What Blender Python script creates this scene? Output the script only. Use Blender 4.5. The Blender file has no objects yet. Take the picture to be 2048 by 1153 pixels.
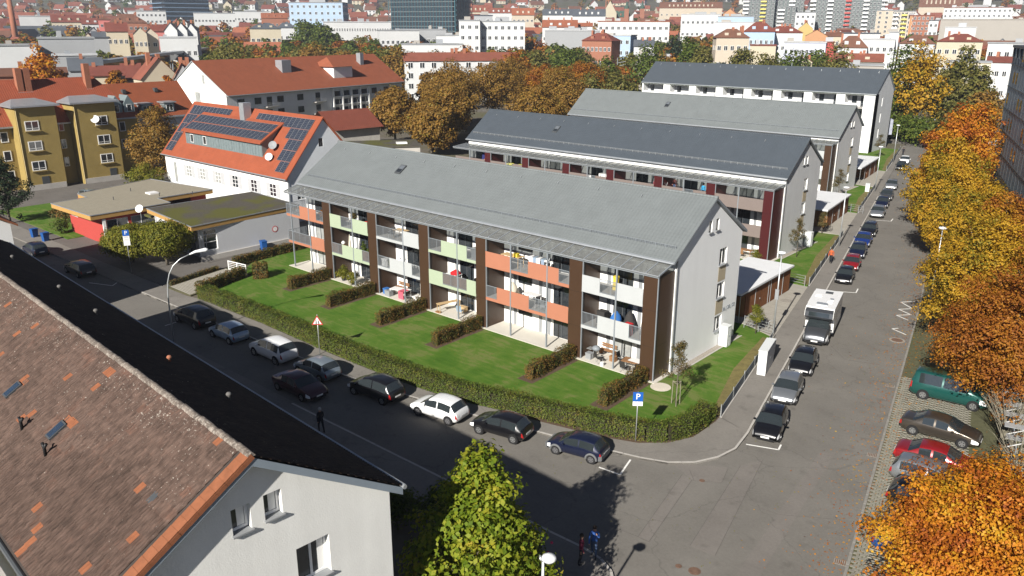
import bpy, bmesh, math, random
import numpy as np
from mathutils import Vector, Matrix
from mathutils.geometry import tessellate_polygon
R = math.radians
random.seed(7); RNG = np.random.default_rng(11)
scene = bpy.context.scene
C = scene.collection

# ------------------------------------------------------------------ camera (world X runs along the terrace rows, Y away across them)
CAM_H = 25.0; FOC = 1620.0; PITCH = R(17.93); ROLL = R(-0.16); AZ = R(-41.3)
_F = np.array([0, math.cos(PITCH), -math.sin(PITCH)]); _X = np.array([1., 0, 0]); _D = np.cross(_F, _X)
_X2 = math.cos(ROLL)*_X + math.sin(ROLL)*_D; _D2 = -math.sin(ROLL)*_X + math.cos(ROLL)*_D
_c, _s = math.cos(AZ), math.sin(AZ); _W = np.array([[_c, _s, 0], [-_s, _c, 0], [0, 0, 1]])
_X2 = _W@_X2; _D2 = _W@_D2; _F = _W@_F
cam = bpy.data.cameras.new('camera'); camo = bpy.data.objects.new('camera', cam); C.objects.link(camo)
cam.sensor_width = 36; cam.lens = 36*FOC/2048; cam.clip_start = 0.5; cam.clip_end = 12000
camo.matrix_world = Matrix(((_X2[0], -_D2[0], -_F[0], 0), (_X2[1], -_D2[1], -_F[1], 0), (_X2[2], -_D2[2], -_F[2], CAM_H), (0, 0, 0, 1)))
scene.camera = camo

# ------------------------------------------------------------------ daylight
SUN_EL = R(30.5); SH = R(103.5)                       # elevation; direction in which shadows fall
world = bpy.data.worlds.new('World'); scene.world = world; world.use_nodes = True
nt = world.node_tree; sky = nt.nodes.new('ShaderNodeTexSky'); sky.sky_type = 'NISHITA'; sky.sun_disc = False
sky.sun_elevation = SUN_EL
_sx, _sy = -math.cos(SH), -math.sin(SH)               # towards the sun
sky.sun_rotation = math.atan2(_sx, _sy)
sky.altitude = 6000; sky.air_density = .6; sky.dust_density = .1; sky.ozone_density = 1.5
nt.nodes['Background'].inputs[1].default_value = 0.05
nt.links.new(sky.outputs[0], nt.nodes['Background'].inputs[0])
sun = bpy.data.lights.new('sun', 'SUN'); sun.energy = 5.0; sun.angle = R(0.53); sun.color = (1.0, 0.95, 0.87)
suno = bpy.data.objects.new('sun', sun); C.objects.link(suno)
suno.rotation_euler = Vector((-_sx*math.cos(SUN_EL), -_sy*math.cos(SUN_EL), -math.sin(SUN_EL))).to_track_quat('-Z', 'Y').to_euler()
vs = scene.view_settings; vs.view_transform = 'Standard'; vs.look = 'None'; vs.exposure = 0.92; vs.gamma = 1.0; vs.use_curve_mapping = False
scene.cycles.max_bounces = 5; scene.cycles.diffuse_bounces = 2; scene.cycles.transparent_max_bounces = 12; scene.cycles.use_denoising = True
scene.cycles.caustics_reflective = False; scene.cycles.caustics_refractive = False

HAZE = 0.00025
def ray(x, y): return _F + _X2*(x-1024)/FOC + _D2*(y-576.5)/FOC
def G(x, y, z=0.0):                                   # where the line of sight through a photo point meets height z
    d = ray(x, y); t = (z-CAM_H)/d[2]; return np.array([d[0]*t, d[1]*t, z])
def FAR(x, r):                                        # a place at distance r in the direction of photo column x
    d = ray(x, 52.0); h = math.hypot(d[0], d[1]); return np.array([d[0]*r/h, d[1]*r/h])
def ZFAR(x, y, r):                                    # height there of what shows at photo row y
    d = ray(x, y); return CAM_H + d[2]*r/math.hypot(d[0], d[1])

# ------------------------------------------------------------------ materials
MATS = {}
def mat(name, col, rough=0.85, var=0.10, scale=1.2, bump=0.0, bscale=30.0, metal=0.0, spec=0.3, coat=0.0, fine=0.0, alpha=1.0):
    if name in MATS: return MATS[name]
    m = bpy.data.materials.new(name); m.use_nodes = True; t = m.node_tree; n = t.nodes; b = n['Principled BSDF']
    b.inputs['Roughness'].default_value = rough; b.inputs['Metallic'].default_value = metal
    b.inputs['Specular IOR Level'].default_value = spec; b.inputs['Coat Weight'].default_value = coat
    b.inputs['Coat Roughness'].default_value = 0.05
    g = n.new('ShaderNodeNewGeometry'); pos = g.outputs['Position']
    if var > 0:
        no = n.new('ShaderNodeTexNoise'); no.inputs['Scale'].default_value = scale; no.inputs['Detail'].default_value = 7; no.inputs['Roughness'].default_value = .65
        t.links.new(pos, no.inputs['Vector'])
        fac = no.outputs['Fac']
        if fine > 0:
            n2 = n.new('ShaderNodeTexNoise'); n2.inputs['Scale'].default_value = scale*23; n2.inputs['Detail'].default_value = 3
            t.links.new(pos, n2.inputs['Vector']); a = n.new('ShaderNodeMath'); a.operation = 'MULTIPLY_ADD'
            t.links.new(n2.outputs['Fac'], a.inputs[0]); a.inputs[1].default_value = fine; t.links.new(fac, a.inputs[2])
            s2 = n.new('ShaderNodeMath'); s2.operation = 'SUBTRACT'; t.links.new(a.outputs[0], s2.inputs[0]); s2.inputs[1].default_value = fine/2; fac = s2.outputs[0]
        rp = n.new('ShaderNodeValToRGB'); e = rp.color_ramp.elements
        e[0].position = 0.25; e[1].position = 0.75
        e[0].color = (*[c*(1-var) for c in col], 1); e[1].color = (*[min(c*(1+var), 1) for c in col], 1)
        t.links.new(fac, rp.inputs[0]); t.links.new(rp.outputs[0], b.inputs['Base Color'])
    else: b.inputs['Base Color'].default_value = (*col, 1)
    if bump > 0:
        nb = n.new('ShaderNodeTexNoise'); nb.inputs['Scale'].default_value = bscale; nb.inputs['Detail'].default_value = 4
        t.links.new(pos, nb.inputs['Vector']); bp = n.new('ShaderNodeBump'); bp.inputs['Strength'].default_value = bump; bp.inputs['Distance'].default_value = 0.02
        t.links.new(nb.outputs['Fac'], bp.inputs['Height']); t.links.new(bp.outputs[0], b.inputs['Normal'])
    MATS[name] = m; return m
def bsdf(m): return m.node_tree.nodes['Principled BSDF']
def ramp(n, stops):
    r = n.new('ShaderNodeValToRGB'); e = r.color_ramp.elements
    while len(e) < len(stops): e.new(0.5)
    for el, (p, c) in zip(e, stops): el.position = p; el.color = (*c, 1)
    return r
def leafmat(name, stops, nscale=0.5, mix=0.5, trans=0.35):
    """foliage: the hue of each leaf from its own random number and from the clump it hangs in"""
    if name in MATS: return MATS[name]
    m = bpy.data.materials.new(name); m.use_nodes = True; t = m.node_tree; n = t.nodes; b = n['Principled BSDF']
    g = n.new('ShaderNodeNewGeometry'); no = n.new('ShaderNodeTexNoise'); no.inputs['Scale'].default_value = nscale; no.inputs['Detail'].default_value = 3
    t.links.new(g.outputs['Position'], no.inputs['Vector'])
    st = n.new('ShaderNodeMapRange'); st.inputs[1].default_value = .3; st.inputs[2].default_value = .7; t.links.new(no.outputs['Fac'], st.inputs[0])
    mx = n.new('ShaderNodeMix'); mx.inputs[0].default_value = mix; t.links.new(st.outputs[0], mx.inputs[2]); t.links.new(g.outputs['Random Per Island'], mx.inputs[3])
    r = ramp(n, stops); t.links.new(mx.outputs[0], r.inputs[0]); t.links.new(r.outputs[0], b.inputs['Base Color'])
    b.inputs['Roughness'].default_value = .6; b.inputs['Specular IOR Level'].default_value = .25
    tr = n.new('ShaderNodeBsdfTranslucent'); t.links.new(r.outputs[0], tr.inputs[0])
    ms = n.new('ShaderNodeMixShader'); ms.inputs[0].default_value = trans
    t.links.new(b.outputs[0], ms.inputs[1]); t.links.new(tr.outputs[0], ms.inputs[2]); t.links.new(ms.outputs[0], n['Material Output'].inputs[0])
    MATS[name] = m; return m
def rooftile(name, col, u=(1, 0, 0), w=0.3, h=0.34, var=0.18, bumps=0.6, rough=.8):
    """tile courses too small to model: relief of ribs along the slope and steps between courses"""
    if name in MATS: return MATS[name]
    m = mat(name, col, rough=rough, var=var, scale=.7, fine=.9); t = m.node_tree; n = t.nodes; b = n['Principled BSDF']
    g = n.new('ShaderNodeNewGeometry')
    d = n.new('ShaderNodeVectorMath'); d.operation = 'DOT_PRODUCT'; d.inputs[1].default_value = u; t.links.new(g.outputs['Position'], d.inputs[0])
    sp = n.new('ShaderNodeSeparateXYZ'); t.links.new(g.outputs['Position'], sp.inputs[0])
    def mth(op, a, bv, cv=None):
        k = n.new('ShaderNodeMath'); k.operation = op
        for i, v in enumerate((a, bv, cv)):
            if v is None: continue
            if isinstance(v, (int, float)): k.inputs[i].default_value = v
            else: t.links.new(v, k.inputs[i])
        return k.outputs[0]
    rib = mth('SINE', mth('MULTIPLY', d.outputs['Value'], 2*math.pi/w), 0)
    crs = mth('FRACT', mth('MULTIPLY', sp.outputs['Z'], 1/h), 0)
    hh = mth('MULTIPLY_ADD', rib, .35, mth('MULTIPLY', crs, -1.0))
    bp = n.new('ShaderNodeBump'); bp.inputs['Strength'].default_value = bumps; bp.inputs['Distance'].default_value = .03
    t.links.new(hh, bp.inputs['Height']); t.links.new(bp.outputs[0], b.inputs['Normal'])
    return m

def streaks(m, amt=.08, sc=(2.2, 2.2, .12)):
    """rain streaks and grime running down a rendered wall"""
    t = m.node_tree; n = t.nodes; b = n['Principled BSDF']; src = b.inputs['Base Color'].links[0].from_socket; g = n.new('ShaderNodeNewGeometry'); mp = n.new('ShaderNodeMapping'); mp.inputs['Scale'].default_value = sc; t.links.new(g.outputs['Position'], mp.inputs[0])
    no = n.new('ShaderNodeTexNoise'); no.inputs['Scale'].default_value = 1; no.inputs['Detail'].default_value = 5; t.links.new(mp.outputs[0], no.inputs['Vector']); mr = n.new('ShaderNodeMapRange'); mr.inputs[1].default_value = .35; mr.inputs[2].default_value = .65; mr.inputs[3].default_value = 1-amt; mr.inputs[4].default_value = 1.0; t.links.new(no.outputs['Fac'], mr.inputs[0])
    mu = n.new('ShaderNodeVectorMath'); mu.operation = 'SCALE'; t.links.new(src, mu.inputs[0]); t.links.new(mr.outputs[0], mu.inputs['Scale']); t.links.new(mu.outputs[0], b.inputs['Base Color']); return m
white = mat('white_render', (.80, .80, .78), var=.03, scale=.5, bump=.05, bscale=60)
white_a = mat('white_render_light_grey', (.79, .80, .80), var=.025, scale=.4, bump=.05, bscale=60)
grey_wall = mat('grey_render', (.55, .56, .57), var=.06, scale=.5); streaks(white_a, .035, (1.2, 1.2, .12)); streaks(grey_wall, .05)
zinc = mat('zinc_sheet', (.38, .40, .42), rough=.45, var=.12, scale=1.5, metal=.55)
steel = mat('painted_steel_grey', (.20, .22, .24), rough=.5, var=.05)
galv = mat('galvanised_steel', (.48, .50, .51), rough=.4, var=.1, metal=.6)
black = mat('black_plastic', (.012, .012, .013), rough=.5, var=0)
frame_dark = mat('window_frame_anthracite', (.06, .065, .07), rough=.5, var=0)
frame_white = mat('window_frame_white', (.80, .80, .79), rough=.45, var=0)
glass = mat('window_glass', (.025, .03, .035), rough=.06, var=.5, scale=.6, spec=.8)
glass_pale = mat('window_glass_curtained', (.30, .31, .30), rough=.15, var=.35, scale=1.5, spec=.7)
concrete = mat('concrete', (.42, .40, .37), var=.12, scale=.8, bump=.1)
patio = mat('pale_concrete_slab', (.55, .52, .46), var=.06, scale=.6)
wood = mat('timber', (.25, .13, .06), var=.25, scale=3)
woodpale = mat('pale_timber', (.48, .34, .18), var=.2, scale=3)
brick_red = mat('chimney_brick', (.30, .12, .07), var=.25, scale=6)

# ------------------------------------------------------------------ mesh helpers
class MB:
    def __init__(s): s.v = []; s.f = []; s.m = []; s.cur = 0
    def quad(s, a, b, c, d, mi=None):
        k = len(s.v); s.v += [tuple(a), tuple(b), tuple(c), tuple(d)]; s.f.append((k, k+1, k+2, k+3)); s.m.append(s.cur if mi is None else mi)
    def poly(s, pts, mi=None):
        k = len(s.v); s.v += [tuple(p) for p in pts]; s.f.append(tuple(range(k, k+len(pts)))); s.m.append(s.cur if mi is None else mi)
    def box(s, x0, y0, z0, x1, y1, z1, mi=None):
        k = len(s.v); s.v += [(x, y, z) for z in (z0, z1) for x, y in ((x0, y0), (x1, y0), (x1, y1), (x0, y1))]
        s.f += [tuple(k+i for i in q) for q in ((3, 2, 1, 0), (4, 5, 6, 7), (0, 1, 5, 4), (1, 2, 6, 5), (2, 3, 7, 6), (3, 0, 4, 7))]
        s.m += [s.cur if mi is None else mi]*6; return s
    def prism(s, poly, z0, z1, mi=None, mtop=None):
        """poly counter-clockwise in plan"""
        k = len(s.v); n = len(poly); mi = s.cur if mi is None else mi
        s.v += [(p[0], p[1], z0) for p in poly]+[(p[0], p[1], z1) for p in poly]
        s.f.append(tuple(k+i for i in reversed(range(n)))); s.f.append(tuple(k+n+i for i in range(n))); s.m += [mi, mi if mtop is None else mtop]
        for i in range(n): j = (i+1) % n; s.f.append((k+i, k+j, k+n+j, k+n+i)); s.m.append(mi)
        return s
    def tube(s, pts, r, n=8, mi=None, cap=True):
        """round bar through pts; r one radius or one per point"""
        mi = s.cur if mi is None else mi
        pts = [Vector(p) for p in pts]; rr = r if hasattr(r, '__len__') else [r]*len(pts); k = len(s.v)
        for i, p in enumerate(pts):
            d = (pts[min(i+1, len(pts)-1)]-pts[max(i-1, 0)]).normalized()
            a = d.orthogonal().normalized() if i == 0 else (a - d*a.dot(d)).normalized()
            b = d.cross(a)
            for j in range(n):
                q = 2*math.pi*j/n; s.v.append(tuple(p+(a*math.cos(q)+b*math.sin(q))*rr[i]))
        for i in range(len(pts)-1):
            for j in range(n):
                j2 = (j+1) % n; s.f.append((k+i*n+j, k+i*n+j2, k+(i+1)*n+j2, k+(i+1)*n+j)); s.m.append(mi)
        if cap:
            s.f.append(tuple(k+j for j in reversed(range(n)))); e = k+(len(pts)-1)*n; s.f.append(tuple(e+j for j in range(n))); s.m += [mi, mi]
        return s
    def lathe(s, prof, n=16, cx=0, cy=0, cz=0, mi=None):
        """prof: (radius, z) pairs from bottom to top"""
        mi = s.cur if mi is None else mi; k = len(s.v)
        for r, z in prof:
            for j in range(n): q = 2*math.pi*j/n; s.v.append((cx+r*math.cos(q), cy+r*math.sin(q), cz+z))
        for i in range(len(prof)-1):
            for j in range(n): j2 = (j+1) % n; s.f.append((k+i*n+j, k+i*n+j2, k+(i+1)*n+j2, k+(i+1)*n+j)); s.m.append(mi)
        s.f.append(tuple(k+j for j in reversed(range(n)))); e = k+(len(prof)-1)*n; s.f.append(tuple(e+j for j in range(n))); s.m += [mi, mi]
        return s
    def wall(s, org, ux, outer, holes, depth, mi=None, mr=None):
        """upright wall face in the plane through org along ux (plan unit vector), outline outer and holes in (along, z); each hole gets reveals going depth inwards"""
        mi = s.cur if mi is None else mi; mr = mi if mr is None else mr
        ux = Vector((ux[0], ux[1], 0)); nin = Vector((-ux.y, ux.x, 0)); o = Vector(org)
        P = lambda a, z, d=0: o+ux*a+Vector((0, 0, z))+nin*d
        loops = [[Vector((a, z, 0)) for a, z in outer]]+[[Vector((a, z, 0)) for a, z in ((h[0], h[1]), (h[0], h[3]), (h[2], h[3]), (h[2], h[1]))] for h in holes]
        flat = [p for l in loops for p in l]; k = len(s.v)
        s.v += [tuple(P(p.x, p.y)) for p in flat]
        for tri in tessellate_polygon(loops):
            a, b, c = [flat[i] for i in tri]
            if (b-a).cross(c-a).z < 0: tri = tri[::-1]
            s.f.append(tuple(k+i for i in tri)); s.m.append(mi)
        for a0, z0, a1, z1 in holes:
            for (p, q) in (((a0, z0), (a1, z0)), ((a1, z0), (a1, z1)), ((a1, z1), (a0, z1)), ((a0, z1), (a0, z0))):
                s.quad(P(*p), P(*q), P(*q, depth), P(*p, depth), mr)
        return s
    def build(s, name, mats, parent=None, smooth=False, loc=None):
        me = bpy.data.meshes.new(name); me.from_pydata(s.v, [], s.f)
        mats = mats if isinstance(mats, (list, tuple)) else [mats]
        for m in mats: me.materials.append(m)
        if len(mats) > 1: me.polygons.foreach_set('material_index', s.m)
        if smooth: me.polygons.foreach_set('use_smooth', [True]*len(me.polygons))
        me.update(); return put(name, me, parent, loc)
def put(name, me, parent=None, loc=None, rz=None):
    o = bpy.data.objects.new(name, me); C.objects.link(o)
    if parent: o.parent = parent
    if loc is not None: o.location = loc
    if rz is not None: o.rotation_euler = (0, 0, rz)
    return o
def tag(o, label=None, cat=None, group=None, kind=None):
    for k, v in (('label', label), ('category', cat), ('group', group), ('kind', kind)):
        if v: o[k] = v
    return o
def thing(name, label, cat, loc=(0, 0, 0), rz=0, group=None):
    o = bpy.data.objects.new(name, None); C.objects.link(o); o.location = tuple(loc); o.rotation_euler = (0, 0, rz); o.empty_display_size = .3
    return tag(o, label, cat, group)
def struct(o, label=None): return tag(o, label, kind='structure')
def dup(root, loc, rz=None, label=None, scale=None):
    r = root.copy(); C.objects.link(r); r.location = tuple(loc)
    if rz is not None: r.rotation_euler = (0, 0, rz)
    if scale: r.scale = (scale,)*3 if not hasattr(scale, '__len__') else scale
    if label: r['label'] = label
    def kids(a, b):
        for ch in list(a.children):
            c = ch.copy(); C.objects.link(c); c.parent = b; kids(ch, c)
    kids(root, r); return r
def nmesh(name, V, F, mats, smooth=False):
    """mesh from numpy arrays: V (n,3), F (m,4)"""
    me = bpy.data.meshes.new(name); n, m = len(V), len(F); k = F.shape[1]
    me.vertices.add(n); me.vertices.foreach_set('co', np.ascontiguousarray(V, dtype=np.float32).ravel())
    me.loops.add(m*k); me.loops.foreach_set('vertex_index', np.ascontiguousarray(F, dtype=np.int32).ravel())
    me.polygons.add(m); me.polygons.foreach_set('loop_start', np.arange(0, m*k, k, dtype=np.int32))
    me.update(calc_edges=True)
    for x in (mats if isinstance(mats, (list, tuple)) else [mats]): me.materials.append(x)
    if smooth: me.polygons.foreach_set('use_smooth', [True]*m)
    return me
def leaves(name, P, N, size, mats, parent, aspect=.65, jit=.6, mi=None):
    """leaf-shaped faces: P positions, N outward directions"""
    n = len(P); rn = RNG.normal(size=(n, 3)); N = N+jit*rn; N /= np.linalg.norm(N, axis=1)[:, None]+1e-9
    A = np.cross(N, RNG.normal(size=(n, 3))); A /= np.linalg.norm(A, axis=1)[:, None]+1e-9; B = np.cross(N, A)
    sz = (size*RNG.uniform(.6, 1.35, n))[:, None]; bend = N*sz*.18
    V = np.stack([P-A*sz*.5, P+B*sz*.5*aspect+bend, P+A*sz*.5, P-B*sz*.5*aspect+bend], 1).reshape(-1, 3)
    F = np.arange(n*4).reshape(n, 4); me = nmesh(name, V, F, mats)
    if mi is not None: me.polygons.foreach_set('material_index', np.asarray(mi, dtype=np.int32))
    return put(name, me, parent)
def text(parent, body, size, loc, rot, m, name='lettering', ext=.003, align='CENTER'):
    c = bpy.data.curves.new(name, 'FONT'); c.body = body; c.size = size; c.extrude = ext; c.align_x = align; c.align_y = 'CENTER'; o = bpy.data.objects.new(name, c); C.objects.link(o)
    bpy.context.view_layer.update(); me = bpy.data.meshes.new_from_object(o.evaluated_get(bpy.context.evaluated_depsgraph_get())); bpy.data.objects.remove(o); me.materials.clear(); me.materials.append(m)
    o = put(name, me, parent, loc); o.rotation_euler = rot; return o
# ------------------------------------------------------------------ plants
def trunk_mesh(h, r, lean=(0, 0), limbs=(), n=8):
    """tapered trunk with limbs running to the given points"""
    b = MB(); segs = 6; pts = [(lean[0]*(i/segs)**1.3+random.uniform(-.04, .04)*h*.1, lean[1]*(i/segs)**1.3+random.uniform(-.04, .04)*h*.1, h*i/segs) for i in range(segs+1)]
    pts[0] = (0, 0, -.1); b.tube(pts, [r*1.25]+[r*(1-.75*i/segs) for i in range(1, segs+1)], n)
    for L in limbs:
        L = Vector(L); z0 = min(max(L.z*random.uniform(.3, .55), h*.28), h*.9); i = min(int(z0/h*segs), segs-1); p0 = Vector(pts[i]); p0.z = z0
        mid = p0.lerp(L, .5)+Vector((random.uniform(-.2, .2), random.uniform(-.2, .2), random.uniform(0, .12)))*(L-p0).length*.5
        rr = r*.42*(1-.4*z0/h); b.tube([p0, mid, L], [rr, rr*.6, rr*.2], 5)
    return b
def clumps(n, rx, ry, rz, cz, rc, shape=1.0, kv=(.60, 1.12)):
    """clump centres spread over an ellipsoid crown"""
    out = []; gr = math.pi*(3-5**.5); ph = random.uniform(0, 6)
    for i in range(n):
        u = 1-2*(i+.5)/n; rad = math.sqrt(1-u*u); a = gr*i+ph; k = random.uniform(*kv)
        tz = u*k; w = 1.0-shape*max(0, tz)*.55
        out.append((rx*rad*math.cos(a)*k*w, ry*rad*math.sin(a)*k*w, cz+rz*tz, rc*random.uniform(.5, 1.35)))
    for i in range(max(1, n//4)): out.append((random.uniform(-.4, .4)*rx, random.uniform(-.4, .4)*ry, cz+random.uniform(-.5, .6)*rz, rc*1.1))
    return out
def foliage(cl, n, size, center):
    cl = np.array(cl); w = cl[:, 3]**2; k = RNG.choice(len(cl), n, p=w/w.sum()); d = RNG.normal(size=(n, 3)); d /= np.linalg.norm(d, axis=1)[:, None]
    d[:, 2] = np.where(RNG.random(n) < .35, np.abs(d[:, 2]), d[:, 2])
    rad = cl[k, 3]*(RNG.random(n)**.45)*RNG.uniform(.85, 1.15, n); P = cl[k, :3]+d*rad[:, None]*np.array([1, 1, .8])
    N = d*.7+(P-np.array(center))/(np.linalg.norm(P-np.array(center), axis=1)[:, None]+.01)*.6+np.array([0, 0, .45]); return P, N
bark = mat('bark', (.10, .085, .065), var=.3, scale=4, bump=.5, bscale=14); bark_pale = mat('bark_pale', (.22, .20, .15), var=.3, scale=4, bump=.4, bscale=14)
TREES = {}
def tree(name, label, loc, h, rx, rz, leafm, n=6000, size=.22, rc=None, nc=40, trunk_r=None, shape=.6, base=None, group=None, cat='tree', rz_=None, barkm=None, ry=None, key=None, nlimb=14, sc=1.0, kv=(.60, 1.12)):
    """trunk with limbs and a crown of leaves; trees with the same key share their meshes"""
    t = thing(name, label, cat, loc, random.uniform(0, 6.28) if rz_ is None else rz_, group)
    if key and key in TREES:
        for nm, me in TREES[key]: o = put(nm, me, t); (tag(o, kind='stuff') if nm == 'crown' else None)
        t.scale = (sc,)*3; return t
    rc = rc or rx*.34; ry = ry or rx; cz = h-rz; base = cz-rz if base is None else base
    cl = clumps(nc, rx-rc*.6, ry-rc*.6, rz-rc*.5, cz, rc, shape, kv); P, N = foliage(cl, n, size, (0, 0, cz-.2*rz))
    tr = trunk_r or h*.022
    o1 = trunk_mesh(cz+rz*.35, tr, (random.uniform(-.3, .3), random.uniform(-.3, .3)), [c[:3] for c in random.sample(cl, min(nlimb, len(cl)))]).build('trunk', barkm or bark, t, True)
    o2 = leaves('crown', P, N, size, leafm, t); tag(o2, kind='stuff')
    if key: TREES[key] = [('trunk', o1.data), ('crown', o2.data)]
    t.scale = (sc,)*3
    return t
def hedge(name, label, line, w, h, leafm, dens=160, size=.11, cat='hedge', group=None, z=.1, bumpy=.12, corem=None):
    """clipped hedge along a line: dark twiggy inside, leaves over its faces"""
    x0, y0 = line[0]; t = thing(name, label, cat, (x0, y0, z), 0, group); P = []; N = []; b = MB()
    for (ax, ay), (bx, by) in zip(line, line[1:]):
        ax -= x0; bx -= x0; ay -= y0; by -= y0; L = math.hypot(bx-ax, by-ay); d = np.array([(bx-ax)/L, (by-ay)/L]); nn = np.array([-d[1], d[0]])
        m = int(dens*L*(2*h+w)); q = RNG.random(m)*L; s = RNG.random(m)*(2*h+w); off = np.where(s < h, -w/2, np.where(s < h+w, s-h-w/2, w/2)); zz = np.where(s < h, s, np.where(s < h+w, h, 2*h+w-s))
        wob = 1+bumpy*np.sin(q*1.9+ax)+bumpy*.6*np.sin(q*4.3+1+ay); dep = RNG.random(m)**2*.16
        off2 = off*wob*(1-.10*(zz/h))-np.sign(off)*dep*(np.abs(off) > w*.49); z2 = zz*(1+(wob-1)*.5)-dep*(np.abs(off) < w*.49)
        rnd = RNG.normal(size=(m, 3))*.05
        P.append(np.stack([ax+d[0]*q+nn[0]*off2, ay+d[1]*q+nn[1]*off2, z2], 1)+rnd)
        side = (np.abs(off) > w*.49); N.append(np.stack([nn[0]*np.sign(off)*side, nn[1]*np.sign(off)*side, .4+.8*(~side)], 1))
        p = [(ax+nn[0]*k*.3*w-d[0]*0, ay+nn[1]*k*.3*w) for k in (-1, 1)]; q_ = [(bx+nn[0]*k*.3*w, by+nn[1]*k*.3*w) for k in (1, -1)]
        b.prism([p[0], q_[1], q_[0], p[1]], 0, h*.86)
    for sgn, (ax, ay), (bx, by) in ((-1, line[0], line[1]), (1, line[-1], line[-2])):
        d = np.array([ax-bx, ay-by]); d /= np.linalg.norm(d); nn = np.array([-d[1], d[0]]); m = int(dens*w*h*1.3)
        o = (RNG.random(m)-.5)*w; zz = RNG.random(m)*h; e = RNG.random(m)*.15
        P.append(np.stack([ax-x0+d[0]*e+nn[0]*o, ay-y0+d[1]*e+nn[1]*o, zz], 1)); N.append(np.tile([d[0], d[1], .3], (m, 1)))
    b.build('twigs', corem or mat('hedge_inside', (.030, .028, .014), var=.4, scale=6), t)
    tag(leaves('foliage', np.concatenate(P), np.concatenate(N), size, leafm, t), kind='stuff'); return t
L_yel = leafmat('maple_yellow_orange', [(0, (.19, .04, .008)), (.28, (.36, .10, .012)), (.52, (.50, .19, .014)), (.75, (.54, .28, .018)), (.9, (.48, .31, .02)), (1, (.27, .24, .02))], .6, .30)
L_org = leafmat('maple_rust_orange', [(0, (.13, .035, .008)), (.35, (.26, .085, .012)), (.65, (.36, .15, .015)), (.9, (.40, .22, .02)), (1, (.14, .12, .015))], .4, .45)
L_gold = leafmat('maple_gold_green', [(0, (.07, .085, .010)), (.22, (.17, .15, .014)), (.48, (.42, .25, .018)), (.8, (.47, .27, .02)), (1, (.33, .13, .012))], .4, .4)
L_brown = leafmat('chestnut_brown', [(0, (.09, .075, .018)), (.35, (.22, .13, .028)), (.6, (.30, .16, .032)), (.85, (.26, .19, .032)), (1, (.16, .15, .025))], .5, .5)
L_green = leafmat('mid_green', [(0, (.04, .065, .010)), (.4, (.075, .11, .015)), (.75, (.13, .16, .022)), (1, (.21, .19, .03))], .5, .5)
L_olive = leafmat('olive_autumn', [(0, (.07, .08, .018)), (.4, (.13, .13, .028)), (.75, (.19, .165, .04)), (1, (.24, .17, .05))], .5, .5)
L_catalpa = leafmat('catalpa_lime', [(0, (.055, .10, .008)), (.3, (.13, .19, .012)), (.6, (.23, .27, .02)), (.84, (.33, .31, .03)), (.97, (.42, .32, .04)), (1, (.24, .14, .04))], .7, .55, .4)
L_dark = leafmat('dark_conifer', [(0, (.010, .02, .008)), (.6, (.022, .038, .014)), (1, (.04, .055, .02))], 1, .5, .15)
L_hedge = leafmat('hedge_green_rust', [(0, (.038, .065, .010)), (.38, (.08, .115, .014)), (.70, (.13, .145, .022)), (.88, (.14, .11, .025)), (1, (.15, .065, .02))], .8, .5, .25)
L_beech = leafmat('hornbeam_rust', [(0, (.04, .055, .012)), (.35, (.085, .095, .018)), (.6, (.15, .09, .022)), (.82, (.21, .10, .022)), (1, (.10, .05, .015))], 1.2, .6, .25)
L_globe = leafmat('globe_yellow_green', [(0, (.07, .09, .010)), (.4, (.14, .15, .016)), (.75, (.22, .20, .022)), (1, (.28, .22, .03))], .8, .55)
L_sap = leafmat('sapling_bronze', [(0, (.05, .06, .02)), (.5, (.12, .10, .035)), (1, (.20, .11, .04))], 2, .6)
L_red = leafmat('dark_red_shrub', [(0, (.05, .012, .012)), (1, (.12, .03, .02))], 1, .6)
# ------------------------------------------------------------------ terrain, streets, pavements
def terr(r):
    if r < 420: return 0.0
    z = 0.0
    z += .040*(min(r, 1250)-420)
    if r > 1250: z += .085*(min(r, 1700)-1250)
    if r > 1700: z += .075*(min(r, 2600)-1700)
    return z
def ground_mat():
    m = bpy.data.materials.new('mixed_ground'); m.use_nodes = True; t = m.node_tree; n = t.nodes; b = n['Principled BSDF']; b.inputs['Roughness'].default_value = .95
    g = n.new('ShaderNodeNewGeometry'); no = n.new('ShaderNodeTexNoise'); no.inputs['Scale'].default_value = .03; no.inputs['Detail'].default_value = 9; no.inputs['Roughness'].default_value = .7
    t.links.new(g.outputs['Position'], no.inputs['Vector'])
    r = ramp(n, [(.30, (.035, .05, .018)), (.44, (.075, .075, .03)), (.54, (.10, .085, .06)), (.64, (.12, .115, .105)), (.75, (.05, .06, .022))])
    t.links.new(no.outputs['Fac'], r.inputs[0]); t.links.new(r.outputs[0], b.inputs['Base Color']); return m
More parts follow.
